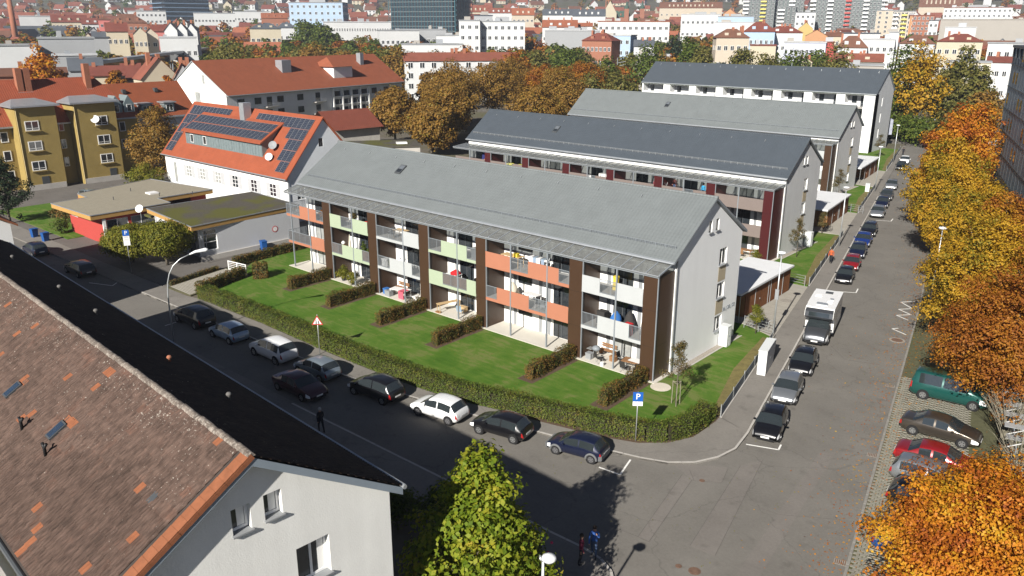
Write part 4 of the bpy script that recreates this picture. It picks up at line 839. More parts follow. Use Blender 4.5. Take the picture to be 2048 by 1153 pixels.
TYPES = {
 # length, width, wheelbase start/end fractions, roofline, beltline, glass bounds: rear glass (bottom, top), windscreen (top, bottom), side pillars
 'hatch': dict(L=4.0, W=1.72, top=[(0, .58), (.012, .80), (.05, 1.02), (.14, 1.40), (.28, 1.47), (.46, 1.48), (.58, 1.40), (.755, .98), (.86, .90), (.95, .76), (.985, .62), (1, .46)], belt=[(0, .80), (.3, .96), (.75, .90), (1, .6)], wh=(.165, .80), rg=(.045, .135), ws=(.585, .755), pil=(.40, .63)),
 'sedan': dict(L=4.65, W=1.80, top=[(0, .60), (.012, .88), (.05, .98), (.16, 1.02), (.30, 1.40), (.42, 1.45), (.54, 1.42), (.60, 1.36), (.75, .96), (.88, .86), (.965, .72), (.99, .58), (1, .45)], belt=[(0, .80), (.3, .93), (.75, .88), (1, .6)], wh=(.185, .80), rg=(.165, .29), ws=(.605, .75), pil=(.44, .62)),
 'suv': dict(L=4.55, W=1.84, top=[(0, .62), (.012, .95), (.04, 1.12), (.115, 1.60), (.28, 1.68), (.48, 1.69), (.60, 1.58), (.75, 1.13), (.88, 1.03), (.965, .85), (.99, .68), (1, .5)], belt=[(0, .95), (.3, 1.08), (.75, 1.05), (1, .7)], wh=(.17, .80), rg=(.035, .11), ws=(.605, .75), pil=(.41, .64)),
 'mpv': dict(L=4.35, W=1.77, top=[(0, .62), (.012, .92), (.04, 1.06), (.11, 1.52), (.26, 1.60), (.48, 1.60), (.62, 1.46), (.83, .98), (.93, .84), (.985, .66), (1, .48)], belt=[(0, .88), (.3, 1.0), (.8, .94), (1, .6)], wh=(.17, .815), rg=(.035, .105), ws=(.625, .825), pil=(.40, .66)),
 'estate': dict(L=4.6, W=1.78, top=[(0, .60), (.012, .88), (.03, 1.0), (.085, 1.38), (.20, 1.46), (.46, 1.47), (.60, 1.38), (.75, .97), (.88, .87), (.965, .73), (.99, .58), (1, .45)], belt=[(0, .85), (.3, .95), (.75, .90), (1, .6)], wh=(.18, .80), rg=(.028, .083), ws=(.605, .75), pil=(.42, .63)),
 'van': dict(L=4.9, W=1.90, top=[(0, .62), (.008, 1.1), (.02, 1.40), (.05, 1.88), (.15, 1.95), (.60, 1.96), (.70, 1.84), (.82, 1.20), (.94, .98), (.985, .72), (1, .5)], belt=[(0, 1.15), (.3, 1.18), (.8, 1.12), (1, .7)], wh=(.19, .83), rg=(.018, .047), ws=(.705, .82), pil=(.42, .72)),
 'cab': dict(L=7.0, W=2.0, top=[(0, .62), (.01, 1.5), (.5, 2.0), (.70, 2.05), (.74, 2.02), (.865, 1.36), (.95, 1.12), (.985, .84), (1, .5)], belt=[(0, 1.15), (.3, 1.18), (.8, 1.25), (1, .7)], wh=(.24, .86), rg=(.001, .002), ws=(.745, .865), pil=(.66, .78)),
}
CARM = {}
def car_meshes(ty):
    """lofted body with glass, lamps and plates cut from the same surface"""
    if ty in CARM: return CARM[ty]
    T = TYPES[ty]; L, W = T['L'], T['W']; fr = sorted(set([0, .012, .03, .05, .08, .115, .15, .2, .25, .3, .36, .42, .48, .54, .6, .66, .7, .74, .78, .82, .86, .9, .93, .96, .985, 1]+list(T['rg'])+list(T['ws'])+[T['pil'][0]-.012, T['pil'][0]+.012]))
    ring = []
    for f in fr:
        top = interp(T['top'], f); belt = min(interp(T['belt'], f), top-.03); e = abs(f-.5)*2; w = W/2*(1-.13*e**5-.05*e**14)
        zb = .20+.20*max(0, (e-.86)/.14)**2; zm = (zb+belt)/2; up = top-belt; tum = min(up, .6)*.33; wr = w*.965-tum
        xo = 0
        half = [(w*.80, zb), (w*.95, zb+.10), (w, zm), (w*.985, belt-.06), (w*.955, belt), (wr+.03, top-.09 if up > .25 else top-.05*up/.25-.02), (wr*.88, top-.025), (wr*.45, top), (0, top+.006)]
        if up > .25: half[5] = (wr+.02, top-.085)
        ring.append([((f-.5)*L, y, z) for y, z in half])
    n = len(ring[0]); full = [r+[(x, -y, z) for x, y, z in r[-2::-1]] for r in ring]; m = len(full[0])
    V = [p for r in full for p in r]; Fq = {}; Fl = []
    for i in range(len(full)-1):
        for j in range(m-1): q = (i*m+j, i*m+j+1, (i+1)*m+j+1, (i+1)*m+j); Fq[i, j] = q; Fl.append(q[::-1])
        Fl.append((i*m+m-1, i*m, (i+1)*m, (i+1)*m+m-1)[::-1])
    Fl.append(tuple(range(m))); e = (len(full)-1)*m; Fl.append(tuple(e+j for j in reversed(range(m))))
    def mesh(name, V, F, smooth=True):
        me = bpy.data.meshes.new(name); me.from_pydata(V, [], F); me.materials.append(None); me.polygons.foreach_set('use_smooth', [smooth]*len(F)); me.update(); return me
    bm = bmesh.new(); me = mesh('car_body', V, Fl); bm.from_mesh(me); bmesh.ops.recalc_face_normals(bm, faces=bm.faces); bm.to_mesh(me); bm.free(); me.update()
    nrm = [v.normal.copy() for v in me.vertices]
    def patch(name, a, b_, js, off=.008, shrink=None):
        vs = {}; F = []
        for i, f in enumerate(fr[:-1]):
            if fr[i] >= a-1e-6 and fr[i+1] <= b_+1e-6:
                for j in js: F.append(Fq[i, j][::-1])
        vv = []; ff = []
        for q in F:
            o = []
            for k in q:
                if k not in vs: vs[k] = len(vv); p = Vector(V[k])+nrm[k]*off; vv.append(tuple(p))
                o.append(vs[k])
            ff.append(tuple(o))
        return mesh(name, vv, ff)
    rg, ws, pl = T['rg'], T['ws'], T['pil']; out = [('body', me, 'paint')]
    top_js = [6, 7, 8, 9]; top_js = [j for j in range(5, m-6)]
    out.append(('windscreen', patch('windscreen', ws[0], ws[1], top_js), carglass))
    if ty != 'cab': out.append(('rear_window', patch('rear_window', rg[0], rg[1], top_js), carglass))
    for j in (4, m-2-4):
        out.append(('side_window', patch('side_window', pl[0]+.012, (ws[0]+ws[1])/2-.01 if ty not in ('sedan',) else ws[0]+.045, [j]), carglass))
        if ty != 'cab': out.append(('side_window', patch('side_window', max(rg[1]-.0, .10) if ty != 'sedan' else rg[1]-.02, pl[0]-.012, [j]), carglass))
    hl = .9 if ty not in ('cab',) else .90
    for j in (2, m-2-2): out.append(('headlight', patch('headlight', .90, .985, [j, j+1 if j == 2 else j-1]), headm))
    if ty != 'cab':
        for j in (2, m-2-2): out.append(('tail_light', patch('tail_light', .0, .03, [j, j+1 if j == 2 else j-1], .01), tailm))
    # arches, sill, bumpers, plates
    rw = .31 if ty in ('hatch', 'sedan', 'estate', 'mpv') else (.34 if ty != 'cab' else .35)
    for f in T['wh']:
        for s in (-1, 1):
            x = (f-.5)*L; b = MB(); b.tube([(x, s*(W/2-.20), rw), (x, s*(W/2-.004), rw)], rw*1.17, 20); me2 = bpy.data.meshes.new('wheel_arch'); me2.from_pydata(b.v, [], b.f); me2.materials.append(None); out.append(('wheel_arch', me2, black))
    for f, s in ((1, 1), (0, -1)):
        b = MB(); x = (f-.5)*L; b.box(min(x, x+s*.012), -.26, .42 if f else .55, max(x, x+s*.012), .26, .53 if f else .66); me2 = bpy.data.meshes.new('number_plate'); me2.from_pydata(b.v, [], b.f); me2.materials.append(None); out.append(('number_plate', me2, plate))
    b = MB(); x = .5*L; b.box(x-.09, -W*.30, .27, x+.006, W*.30, .40); me2 = bpy.data.meshes.new('grille'); me2.from_pydata(b.v, [], b.f); me2.materials.append(None); out.append(('grille', me2, black))
    mx_ = (ws[1]-.5)*L-.38; zm = interp(T['belt'], ws[1])+.06
    for s in (-1, 1):
        b = MB(); b.lathe([(.03, -.07), (.09, -.04), (.10, .04), (.04, .08)], 8, mx_, s*(W/2+.07), zm); b.box(mx_-.03, min(s*(W/2-.09), s*(W/2+.05)), zm-.04, mx_+.03, max(s*(W/2-.09), s*(W/2+.05)), zm-.01); me2 = bpy.data.meshes.new('mirror'); me2.from_pydata(b.v, [], b.f); me2.materials.append(None); out.append(('mirror', me2, 'paint'))
    bt = MB(); bt.tube([(0, -.10, 0), (0, .10, 0)], rw, 22); wt = bpy.data.meshes.new('tyre'); wt.from_pydata(bt.v, [], bt.f); wt.materials.append(tyre)
    br = MB(); br.tube([(0, -.108, 0), (0, .108, 0)], rw*.64, 16)
    wr_ = bpy.data.meshes.new('rim'); wr_.from_pydata(br.v, [], br.f); wr_.materials.append(None)
    bs = MB()
    for i in range(5):
        a = 2*math.pi*i/5+.63; 
        for s in (-1, 1): bs.tube([(math.cos(a)*rw*.30, s*.104, math.sin(a)*rw*.30), (math.cos(a)*rw*.52, s*.104, math.sin(a)*rw*.52)], rw*.085, 6)
    sp_ = bpy.data.meshes.new('rim_gap'); sp_.from_pydata(bs.v, [], bs.f); sp_.materials.append(black)
    CARM[ty] = (out, wt, wr_, sp_, rw, T); return CARM[ty]
def car(label, ty, p, x, y, ang, cat='car', group=None, trim=None, scale=1.0, rim=None, z=0, roof_p=None):
    t = thing('parked_car', label, cat, (x, y, z), R(ang), group); out, wt, wr_, gp, rw, T = car_meshes(ty); L, W = T['L'], T['W']
    for nm, me, m in out: setmat(put(nm, me, t), p if m == 'paint' else m)
    for f in T['wh']:
        for s in (-1, 1):
            w = bpy.data.objects.new('wheel', None); C.objects.link(w); w.parent = t; w.location = ((f-.5)*L, s*(W/2-.085), rw)
            put('tyre', wt, w); setmat(put('rim', wr_, w), rim or rimm); put('rim_gap', gp, w)
    if trim:
        for f, s in ((0, -1), (1, 1)):
            x_ = (f-.5)*L; b = MB(); b.prism([(x_+s*.03, -W*.40), (x_+s*.03, W*.40), (x_-s*.16, W*.485), (x_-s*.16, -W*.485)] if s < 0 else [(x_+.03, -W*.40), (x_+.03, W*.40), (x_-.16, W*.485), (x_-.16, -W*.485)], .30, .62); b.build('bumper', trim, t)
        for f in T['wh']:
            for s in (-1, 1):
                b = MB(); pts = [((f-.5)*L+rw*1.22*math.cos(a), s*(W/2-.01), rw+rw*1.22*math.sin(a)) for a in [math.pi*i/10 for i in range(11)]]; b.tube(pts, .07, 6); b.build('arch_trim', trim, t)
    t.scale = (scale,)*3; return t
K = paint_car
cblack = K('black', (.008, .008, .010)); cblue = K('night_blue', (.008, .012, .035)); csilver = K('silver', (.33, .35, .37), .7); cwhite = K('white', (.72, .73, .74), 0); cgrey = K('mid_grey', (.10, .105, .11), .6)
cmaroon = K('maroon', (.05, .008, .014)); cred = K('red', (.24, .010, .014)); croyal = K('royal_blue', (.010, .035, .20)); cgreen = K('petrol_green', (.008, .07, .06)); cbronze = K('bronze_grey', (.10, .085, .07), .7); csky = K('light_blue', (.30, .40, .52), .2); cblue2 = K('mid_blue', (.02, .09, .30), .4); csteel = K('pale_steel', (.24, .29, .33), .5)
GL = 'cars parked along the shaded street'; GR = 'cars parked along the side street'; GP = 'cars parked under the maples'
car('dark blue hatchback parked deepest in the shade below the red-walled school', 'hatch', cblue, -100.0, 31.2, 180.5, group=GL)
car('black estate in deep shade across from the school parking sign', 'estate', cblack, -88.2, 31.4, 180.5, group=GL)
car('black off-roader at the sunny gap by the curved street lamp', 'suv', cblack, -65.2, 31.9, 181, group=GL)
car('light blue small hatchback between the black off-roader and the white crossover', 'hatch', csky, -59.7, 32.0, 181, group=GL)
car('white crossover parked before the warning triangle', 'suv', cwhite, -53.4, 32.2, 181, group=GL)
car('pale silver-blue hatchback behind the white crossover, half in shade', 'hatch', csteel, -47.9, 32.4, 182, group=GL)
car('maroon saloon driving along the middle of the shaded street', 'sedan', cmaroon, -46.3, 29.75, 1)
car('black people carrier with a red tail light by the hedge', 'mpv', cblack, -41.8, 33.0, 185, group=GL)
car('bright white hatchback in the sun beside the hedge', 'hatch', cwhite, -36.2, 33.85, 188, group=GL, rim=rim_dark)
car('black three-door hatchback between the white one and the one with grey bumpers', 'hatch', cblack, -31.4, 34.75, 191, group=GL)
car('small midnight-blue hatchback with grey bumpers nearest the corner', 'hatch', cblue, -26.2, 35.95, 192, group=GL, trim=trimm, scale=.93, rim=rim_dark)
AR = -90+13.0-0; AN = math.degrees(math.atan2(-1, .2305))
def rc(label, ty, p, t, off=1.0, ang=0, **k): return car(label, ty, p, kl(t)+off, t, AN+ang, group=GR, **k)
rc('black hatchback first at the corner of the side street', 'hatch', cblack, 46.6, 1.15, 1)
rc('silver hatchback second from the corner of the side street', 'hatch', csilver, 52.4, 1.1)
rc('black coupe-like hatchback parked right in front of the motorhome', 'hatch', cblack, 57.9, 1.25)
rc('black hatchback with pale headlights just behind the motorhome bay', 'hatch', cblack, 82.9, 1.1, scale=.95)
rc('red hatchback with black roof between two dark cars', 'hatch', cred, 88.1, 1.15, scale=.95)
rc('dark blue hatchback right behind the red one', 'hatch', cblue, 93.6, 1.15)
rc('royal blue saloon up the side street', 'sedan', croyal, 99.3, 1.1)
rc('black estate directly behind the royal blue saloon', 'estate', cblack, 105.0, 1.2)
rc('silver saloon parked alone beyond the gap', 'sedan', csilver, 116.6, 1.15)
rc('navy hatchback touching the lone silver saloon', 'hatch', cblue, 123.2, 1.15)
rc('dark grey estate second behind the lone silver saloon', 'estate', cgrey, 129.6, 1.2)
rc('silver hatchback far up the side street', 'hatch', csilver, 138.6, 1.2)
rc('black hatchback last but one up the side street', 'hatch', cblack, 159.3, 1.2)
rc('white hatchback farthest up the side street', 'hatch', cwhite, 167.0, 1.3)
APK = math.degrees(math.atan2(.22, 1))
def pkc(label, ty, p, t, L=4.6, off=.45, ang=0, **k):
    x = kr(t)+off+.45+L/2*math.cos(R(APK)); return car(label, ty, p, x, t+L/2*math.sin(R(APK)), APK+ang, group=GP, z=.03, **k)
pkc('petrol green van with grey lower body under the orange maple', 'van', cgreen, 58.7, 4.9, .5, -7)
pkc('bronze-grey saloon with bright chrome window line next to the green van', 'sedan', cbronze, 52.6, 4.6, .45, -9)
pkc('red saloon parked below the bare bush', 'sedan', cred, 48.3, 4.6, .5, -6)
pkc('silver estate between the red saloon and a black car', 'estate', csilver, 45.9, 4.6, .5, -8)
pkc('black car half hidden under the golden tree', 'hatch', cblack, 43.2, 4.0, .6, -6)
pkc('blue car with red tail light under the golden tree', 'sedan', cblue2, 38.4, 4.6, .45, -5)
cm = car('grey car beside the garden, under the dark conifer', 'estate', cgrey, -118, 47.5, 20); car('pale car parked behind the grey one before the ochre house', 'hatch', csteel, -127, 48.5, 20)
# motorhome: van cab with an alcove body
def motorhome():
    x, y = kl(66.2)+1.25, 66.2; t = thing('motorhome', 'white motorhome with dark grey cab parked in the side street', 'motorhome', (x, y, 0), R(AN)); out, wt, wr_, gp, rw, T = car_meshes('cab'); cg = K('graphite', (.085, .09, .10), .6)
    for nm, me, m in out:
        if nm in ('body', 'windscreen', 'headlight', 'side_window', 'number_plate', 'mirror', 'grille', 'wheel_arch'): setmat(put('cab' if nm == 'body' else nm, me, t), cg if m == 'paint' else m)
    for f in T['wh']:
        for s in (-1, 1):
            w = bpy.data.objects.new('wheel', None); C.objects.link(w); w.parent = t; w.location = ((f-.5)*T['L'], s*(T['W']/2-.085), rw); put('tyre', wt, w); setmat(put('rim', wr_, w), rimm); put('rim_gap', gp, w)
    mw = mat('motorhome_white', (.74, .74, .73), rough=.35, var=.03, coat=.3); b = MB(); w = 1.13
    side = [(-3.5, .55), (1.25, .55), (1.40, 1.98), (2.25, 2.02), (2.5, 2.25), (2.42, 2.66), (1.95, 2.93), (-3.3, 2.93), (-3.5, 2.7)]
    k = len(b.v); n = len(side)
    for s in (-w, w): b.v += [(p[0], s, p[1]) for p in side]
    b.f = [tuple(range(n)), tuple(range(2*n-1, n-1, -1))]+[((i+1) % n, i, n+i, n+(i+1) % n) for i in range(n)]; b.m = [0]*len(b.f); b.build('living_body', mw, t)
    b = MB(); b.quad((2.26, -1.1, 2.01), (2.26, 1.1, 2.01), (2.515, 1.1, 2.25), (2.515, -1.1, 2.25)); b.quad((2.515, -1.1, 2.25), (2.515, 1.1, 2.25), (2.435, 1.1, 2.66), (2.435, -1.1, 2.66)); b.quad((2.435, -1.1, 2.66), (2.435, 1.1, 2.66), (2.1, 1.08, 2.86), (2.1, -1.08, 2.86)); b.build('alcove_front', cg, t)
    b = MB(); b.quad((2.525, -.8, 2.28), (2.525, .8, 2.28), (2.45, .8, 2.64), (2.45, -.8, 2.64)); b.build('alcove_window', carglass, t)
    for (xx, yy, sx, sy, nm, m) in ((-2.4, .1, .25, .3, 'roof_hatch', frame_dark), (1.0, 0, .3, .45, 'roof_hatch', galv), (-.6, .55, .2, .15, 'roof_vent', galv), (-1.3, -.6, .22, .25, 'roof_vent', white), (.2, .5, .22, .2, 'roof_vent', white)):
        b = MB(); b.box(xx-sx, yy-sy, 2.93, xx+sx, yy+sy, 3.0); b.build(nm, m, t)
    b = MB(); b.box(-3.0, -1.2, 2.70, .6, -1.1, 2.82); b.build('awning_case', white, t)
    for s in (-1, 1):
        for xx in (-2.6, -.6): b = MB(); b.box(xx, s*w-.012, 1.5, xx+.9, s*w+.012, 2.1); b.build('side_window', carglass, t)
        b = MB(); b.box(-3.4, s*w-.01, .6, 1.1, s*w+.01, .95); b.build('skirt_stripe', galv, t)
    for s in (-.45, .45): b = MB(); b.box(1.52, s-.22, .9, 1.64, s+.22, 1.62); b.build('seat', mat('yellow_seat', (.42, .30, .07), var=.1), t)
motorhome()
# ------------------------------------------------------------------ lamps, signs, cabinets, fences
lampglass = mat('lamp_shade_white', (.72, .73, .74), rough=.3, var=.03)
def mast_lamp(label, x, y, h=7.0, z=.11):
    t = thing('street_lamp', label, 'street lamp', (x, y, z), 0, 'slim mast lamps'); b = MB(); b.tube([(0, 0, 0), (0, 0, h*.45), (0, 0, h)], [.085, .065, .05], 10); b.build('mast', galv, t, True)
    b = MB(); b.lathe([(.06, h-.05), (.28, h+.0), (.36, h+.08), (.30, h+.16), (.05, h+.2)], 18); b.build('lamp_head', lampglass, t, True)
    b = MB(); b.lathe([(.24, h-.04), (.24, h+.0)], 14); b.build('diffuser', frame_dark, t); return t
t = mast_lamp('slim grey mast lamp with a small sign box beside the first bike yard', -25.95, 63.4); b = MB(); b.box(-.16, -.12, 3.0, .16, -.05, 3.9); b.build('sign_plate', strip_grey, t)
mast_lamp('slim mast lamp by the fence before the second bike shed', -32.4, 95.9)
mast_lamp('slim mast lamp by the fence near the third terrace', -40.7, 133.6)
mast_lamp('distant mast lamp beyond the third terrace', -48.0, 166.0)
g = G(1872, 530); mast_lamp('mast lamp rising out of the maples', kr(79)+.9, 79, 7.6)
def bulb_lamp():
    t = thing('street_lamp', 'street lamp with white bowl head at the bottom edge of the picture', 'street lamp', (-15.75, 19.7, .0)); h = 6.35
    b = MB(); b.tube([(0, 0, 0), (0, 0, 3), (0, 0, h)], [.09, .07, .055], 10); b.build('mast', galv, t, True)
    b = MB(); b.tube([(0, 0, h-.05), (-.05, -.1, h+.1), (-.12, -.02, h+.16)], .05, 8); b.build('bracket', galv, t, True)
    b = MB(); b.lathe([(.05, 0), (.20, .04), (.28, .12), (.25, .21), (.12, .27), (.02, .29)], 20, .18, .12, h-.02); b.build('lamp_head', lampglass, t, True)
    b = MB(); b.lathe([(.10, -.03), (.21, .02), (.19, .05)], 16, .18, .12, h-.02); b.build('diffuser', frame_dark, t)
bulb_lamp()
def curved_lamp():
    t = thing('street_lamp', 'curved-neck street lamp with white cone head over the shaded street', 'street lamp', (-61.4, 28.05, .11)); b = MB()
    b.tube([(0, 0, 0), (0, 0, 3), (.01, .03, 4.4), (.05, .12, 5.3), (.13, .3, 6.0), (.28, .62, 6.65), (.52, 1.15, 7.15), (.9, 1.9, 7.5)], [.075, .065, .058, .052, .048, .045, .042, .04], 10); b.build('mast', galv, t, True)
    b = MB(); b.tube([(.85, 1.8, 7.45), (1.05, 2.2, 7.62), (1.45, 2.9, 7.72), (1.55, 3.05, 7.7)], [.05, .11, .17, .11], 12); b.build('lamp_head', lampglass, t, True)
curved_lamp()
blue_sign = mat('sign_blue', (.012, .09, .36), rough=.4, var=0); sign_white = mat('sign_white', (.74, .74, .73), rough=.4, var=0); sign_red = mat('sign_red', (.45, .03, .03), rough=.4, var=0); sign_back = galv
def p_sign(label, x, y, h, rz, plates=(.28,)):
    t = thing('parking_sign', label, 'road sign', (x, y, .11), rz); b = MB(); b.tube([(0, 0, 0), (0, 0, h)], .035, 8); b.build('post', galv, t, True); s = .62; z = h-s
    b = MB(); b.box(-s/2, -.065, z, s/2, -.04, z+s); pl = b.build('sign_face', blue_sign, t)
    text(pl, 'P', .56, (0, -.07, z+s/2), (R(90), 0, 0), sign_white)
    for hh in plates:
        z -= hh+.02; b = MB(); b.box(-s/2, -.065, z, s/2, -.04, z+hh); q = b.build('supplementary_plate', sign_white, t)
        b = MB()
        for i in range(2): b.box(-s*.36, -.069, z+hh*(.3+.3*i), s*.36, -.066, z+hh*(.3+.3*i)+.03)
        b.build('printed_lines', strip_grey, q)
    return t
p_sign('blue P parking sign with white plate at the corner hedge', -24.25, 39.45, 3.4, R(38))
p_sign('blue P parking sign with three white plates before the globe trees', -84.3, 35.0, 4.6, R(60), (.22, .3, .45))
def tri_sign():
    t = thing('warning_sign', 'red-edged warning triangle sign on a post before the hedge', 'road sign', (-50.85, 34.75, .11), R(42)); b = MB(); b.tube([(0, 0, 0), (0, 0, 3.35)], .035, 8); b.build('post', galv, t, True)
    def tri(s, y0, y1, nm, m, par): b = MB(); p = [(-s*.5, -s*.289), (s*.5, -s*.289), (0, s*.577)]; b.v = [(a, y0, 2.78+c) for a, c in p]+[(a, y1, 2.78+c) for a, c in p]; b.f = [(0, 1, 2), (5, 4, 3), (0, 3, 4, 1), (1, 4, 5, 2), (2, 5, 3, 0)]; b.m = [0]*5; return b.build(nm, m, par)
    a = tri(.9, -.065, -.04, 'sign_face', sign_red, t); tri(.66, -.07, -.066, 'white_field', sign_white, a)
    b = MB()
    for x, h in ((-.09, .26), (.10, .20)):
        b.lathe([(.0, 0), (.035, .03), (.03, .06)], 8, x, -.074, 2.62+h); b.box(x-.035, -.076, 2.62+h*.4, x+.035, -.072, 2.62+h); b.box(x-.05, -.076, 2.58, x-.012, -.072, 2.62+h*.45); b.box(x+.012, -.076, 2.58, x+.06, -.072, 2.62+h*.45)
    b.build('pictogram', black, a)
tri_sign()
cabm = mat('cabinet_pale_grey', (.60, .62, .62), rough=.5, var=.04)
def cabinet(label, x, y, w, d, h, rz):
    t = thing('utility_cabinet', label, 'utility box', (x, y, .11), rz); b = MB(); b.box(-w/2, -d/2, 0, w/2, d/2, h); b.build('housing', cabm, t); b = MB(); b.box(-w/2-.03, -d/2-.03, h, w/2+.03, d/2+.03, h+.06); b.build('lid', cabm, t)
    for s in (-1, 1): b = MB(); b.box(w/2, (s-1)*d/4+.02, .1, w/2+.012, (s+1)*d/4-.02, h-.06); dr = b.build('door', cabm, t); b = MB(); b.box(w/2+.012, -.06*s-.01, h*.5, w/2+.03, -.06*s+.02, h*.5+.12); b.build('handle', steel, dr)
    return t
cabinet('tall pale utility cabinet at the pavement edge, the nearer of two', -23.15, 55.7, .62, 2.9, 1.9, R(13)); cabinet('low pale utility cabinet behind the tall one', -23.95, 58.4, .5, .9, 1.25, R(13))
cabinet('white meter box on the gable foot of the nearest terrace', -27.75, 58.0, .75, .7, 1.7, 0); cabinet('white meter box on the gable foot of the slate-blue terrace', -35.2, 93.5, .75, .7, 1.7, 0)
cabinet('small pale box by the fence beside the third lawn', fl(134)-.5, 133.0, .6, .8, 1.2, R(13))
def low_fence(label, t0, t1, n):
    x, y = fl(t0)+.05, t0; t = thing('low_fence', label, 'fence', (x, y, .1), 0, 'low fences along the lawns'); dx, dy = fl(t1)-fl(t0), t1-t0
    b = MB()
    for i in range(n+1): b.tube([(dx*i/n, dy*i/n, 0), (dx*i/n, dy*i/n, .95)], .04, 8)
    for i in range(n+1): bb = MB(); bb.tube([(dx*i/n, dy*i/n, 0), (dx*i/n, dy*i/n, .95)], .04, 8); bb.build('post', galv, t)
    for z in (.25, .5, .75): bb = MB(); bb.tube([(0, 0, z), (dx, dy, z)], .018, 6); bb.build('rail', steel, t)
    bb = MB(); m_ = int(math.hypot(dx, dy)/.14)
    for i in range(m_): q = i/m_; bb.box(dx*q-.012, dy*q-.012, .06, dx*q+.012, dy*q+.012, .75)
    bb.build('bars', steel, t); bb = MB(); bb.v = [(-.06, 0, -.08), (.1, 0, -.08), (dx+.1, dy, -.08), (dx-.06, dy, -.08), (-.06, 0, .06), (.1, 0, .06), (dx+.1, dy, .06), (dx-.06, dy, .06)]; bb.f = [(3, 2, 1, 0), (4, 5, 6, 7), (0, 1, 5, 4), (1, 2, 6, 5), (2, 3, 7, 6), (3, 0, 4, 7)]; bb.m = [0]*6; bb.build('footing', kerbm, t)
low_fence('low bar fence along the lawn beside the nearest terrace', 46.0, 61.5, 5); low_fence('low bar fence along the lawn of the slate-blue terrace', 78.3, 101.2, 7); low_fence('low bar fence along the lawn of the third terrace', 116, 137, 6); low_fence('low bar fence far up beside the last lawn', 155, 184, 7)
def rail_fence(label, x0, y0, x1, y1, h=1.1, n=2, m=None):
    t = thing('rail_fence', label, 'fence', (x0, y0, .1)); dx, dy = x1-x0, y1-y0
    for i in range(n+1): b = MB(); b.tube([(dx*i/n, dy*i/n, 0), (dx*i/n, dy*i/n, h)], .035, 6); b.build('post', m or galv, t)
    for k in range(4): z = h*(.25+.24*k); b = MB(); b.tube([(0, 0, z), (dx, dy, z)], .018, 6); b.build('rail', m or galv, t)
    return t
rail_fence('galvanised rail fence closing the first bike yard beside the lawn', -28.4, 62.9, -25.6, 62.5); rail_fence('galvanised rail fence between the bike yard and the second lawn', -29.2, 77.9, -33, 78.2); rail_fence('galvanised rail fence at the second bike yard', -36.5, 115.9, -40, 116.2)
def white_gate():
    t = thing('white_gate', 'small white two-panel gate at the end of the paved driveway', 'gate', (-77.2, 42.2, .1), R(8)); L = 2.8
    for x in (0, L/2, L): b = MB(); b.box(x-.05, -.04, 0, x+.05, .04, 1.15); b.build('post', sign_white, t)
    for z in (.15, 1.05): b = MB(); b.box(0, -.03, z, L, .03, z+.08); b.build('rail', sign_white, t)
    for i in range(2):
        for k in range(4): b = MB(); b.box(i*L/2+.06, -.015, .27+k*.2, (i+1)*L/2-.06, .015, .31+k*.2); b.build('bar', sign_white, t)
white_gate()
# ------------------------------------------------------------------ hedges, beds, small trees
hedge('clipped_hedge', 'long clipped green and rusty hedge bordering the lawn along the shaded street', [(p[0]+.0, p[1]+.62) for p in hedge_line[:9]]+[(-23.0, 41.0), (-22.45, 42.6), (-22.4, 44.2), (-22.5, 45.4)], 1.25, 1.15, L_hedge, 260, .095, bumpy=.07)
hedge('clipped_hedge', 'rusty hedge beside the paved driveway at the far end of the lawn', [(-72.3, 36.2), (-73.4, 39.5), (-74.2, 42.0)], 1.0, 1.05, L_beech, 150, .13)
hedge('clipped_hedge', 'thin rusty hedge along the side path behind the lawn', [(-78.2, 43.4), (-78.9, 49), (-79.2, 60)], .7, 1.0, L_beech, 130, .13)
hedge('dry_grass_border', 'dry brownish grass border left of the paved driveway', [(-77.0, 35.6), (-78.6, 41.6)], .6, .4, L_beech, 110, .11)
sheet('hedge_bed', [(p[0], p[1]-.25) for p in hedge_line[5:]]+[(p[0], p[1]+.9) for p in hedge_line[5:]][::-1], .112, soil, .02)
for i, (x, lab) in enumerate(((-67.1, 'leftmost'), (-59.9, 'second'), (-52.7, 'third'), (-45.6, 'fourth'), (-35.5, 'fifth'), (-28.9, 'rightmost'))):
    y0 = 47.5; L = 5.3 if i else 4.6
    hedge('patio_hedge', f'rust-brown hornbeam hedge between patios, {lab} of the six', [(x, y0), (x+.15, y0-L)], .8, 1.12, L_beech, 280, .095, group='hornbeam hedges between the patios', bumpy=.2)
    sheet('planting_bed', [(x-.75, y0), (x+.75, y0), (x+.85, y0-L-.5), (x-.6, y0-L-.5)], .108, soil, .02)
hedge('small_hedge', 'round rusty bush at the end of the driveway hedge', [(-72.9, 42.6), (-72.2, 43.6)], 1.3, 1.5, L_beech, 150, .14)
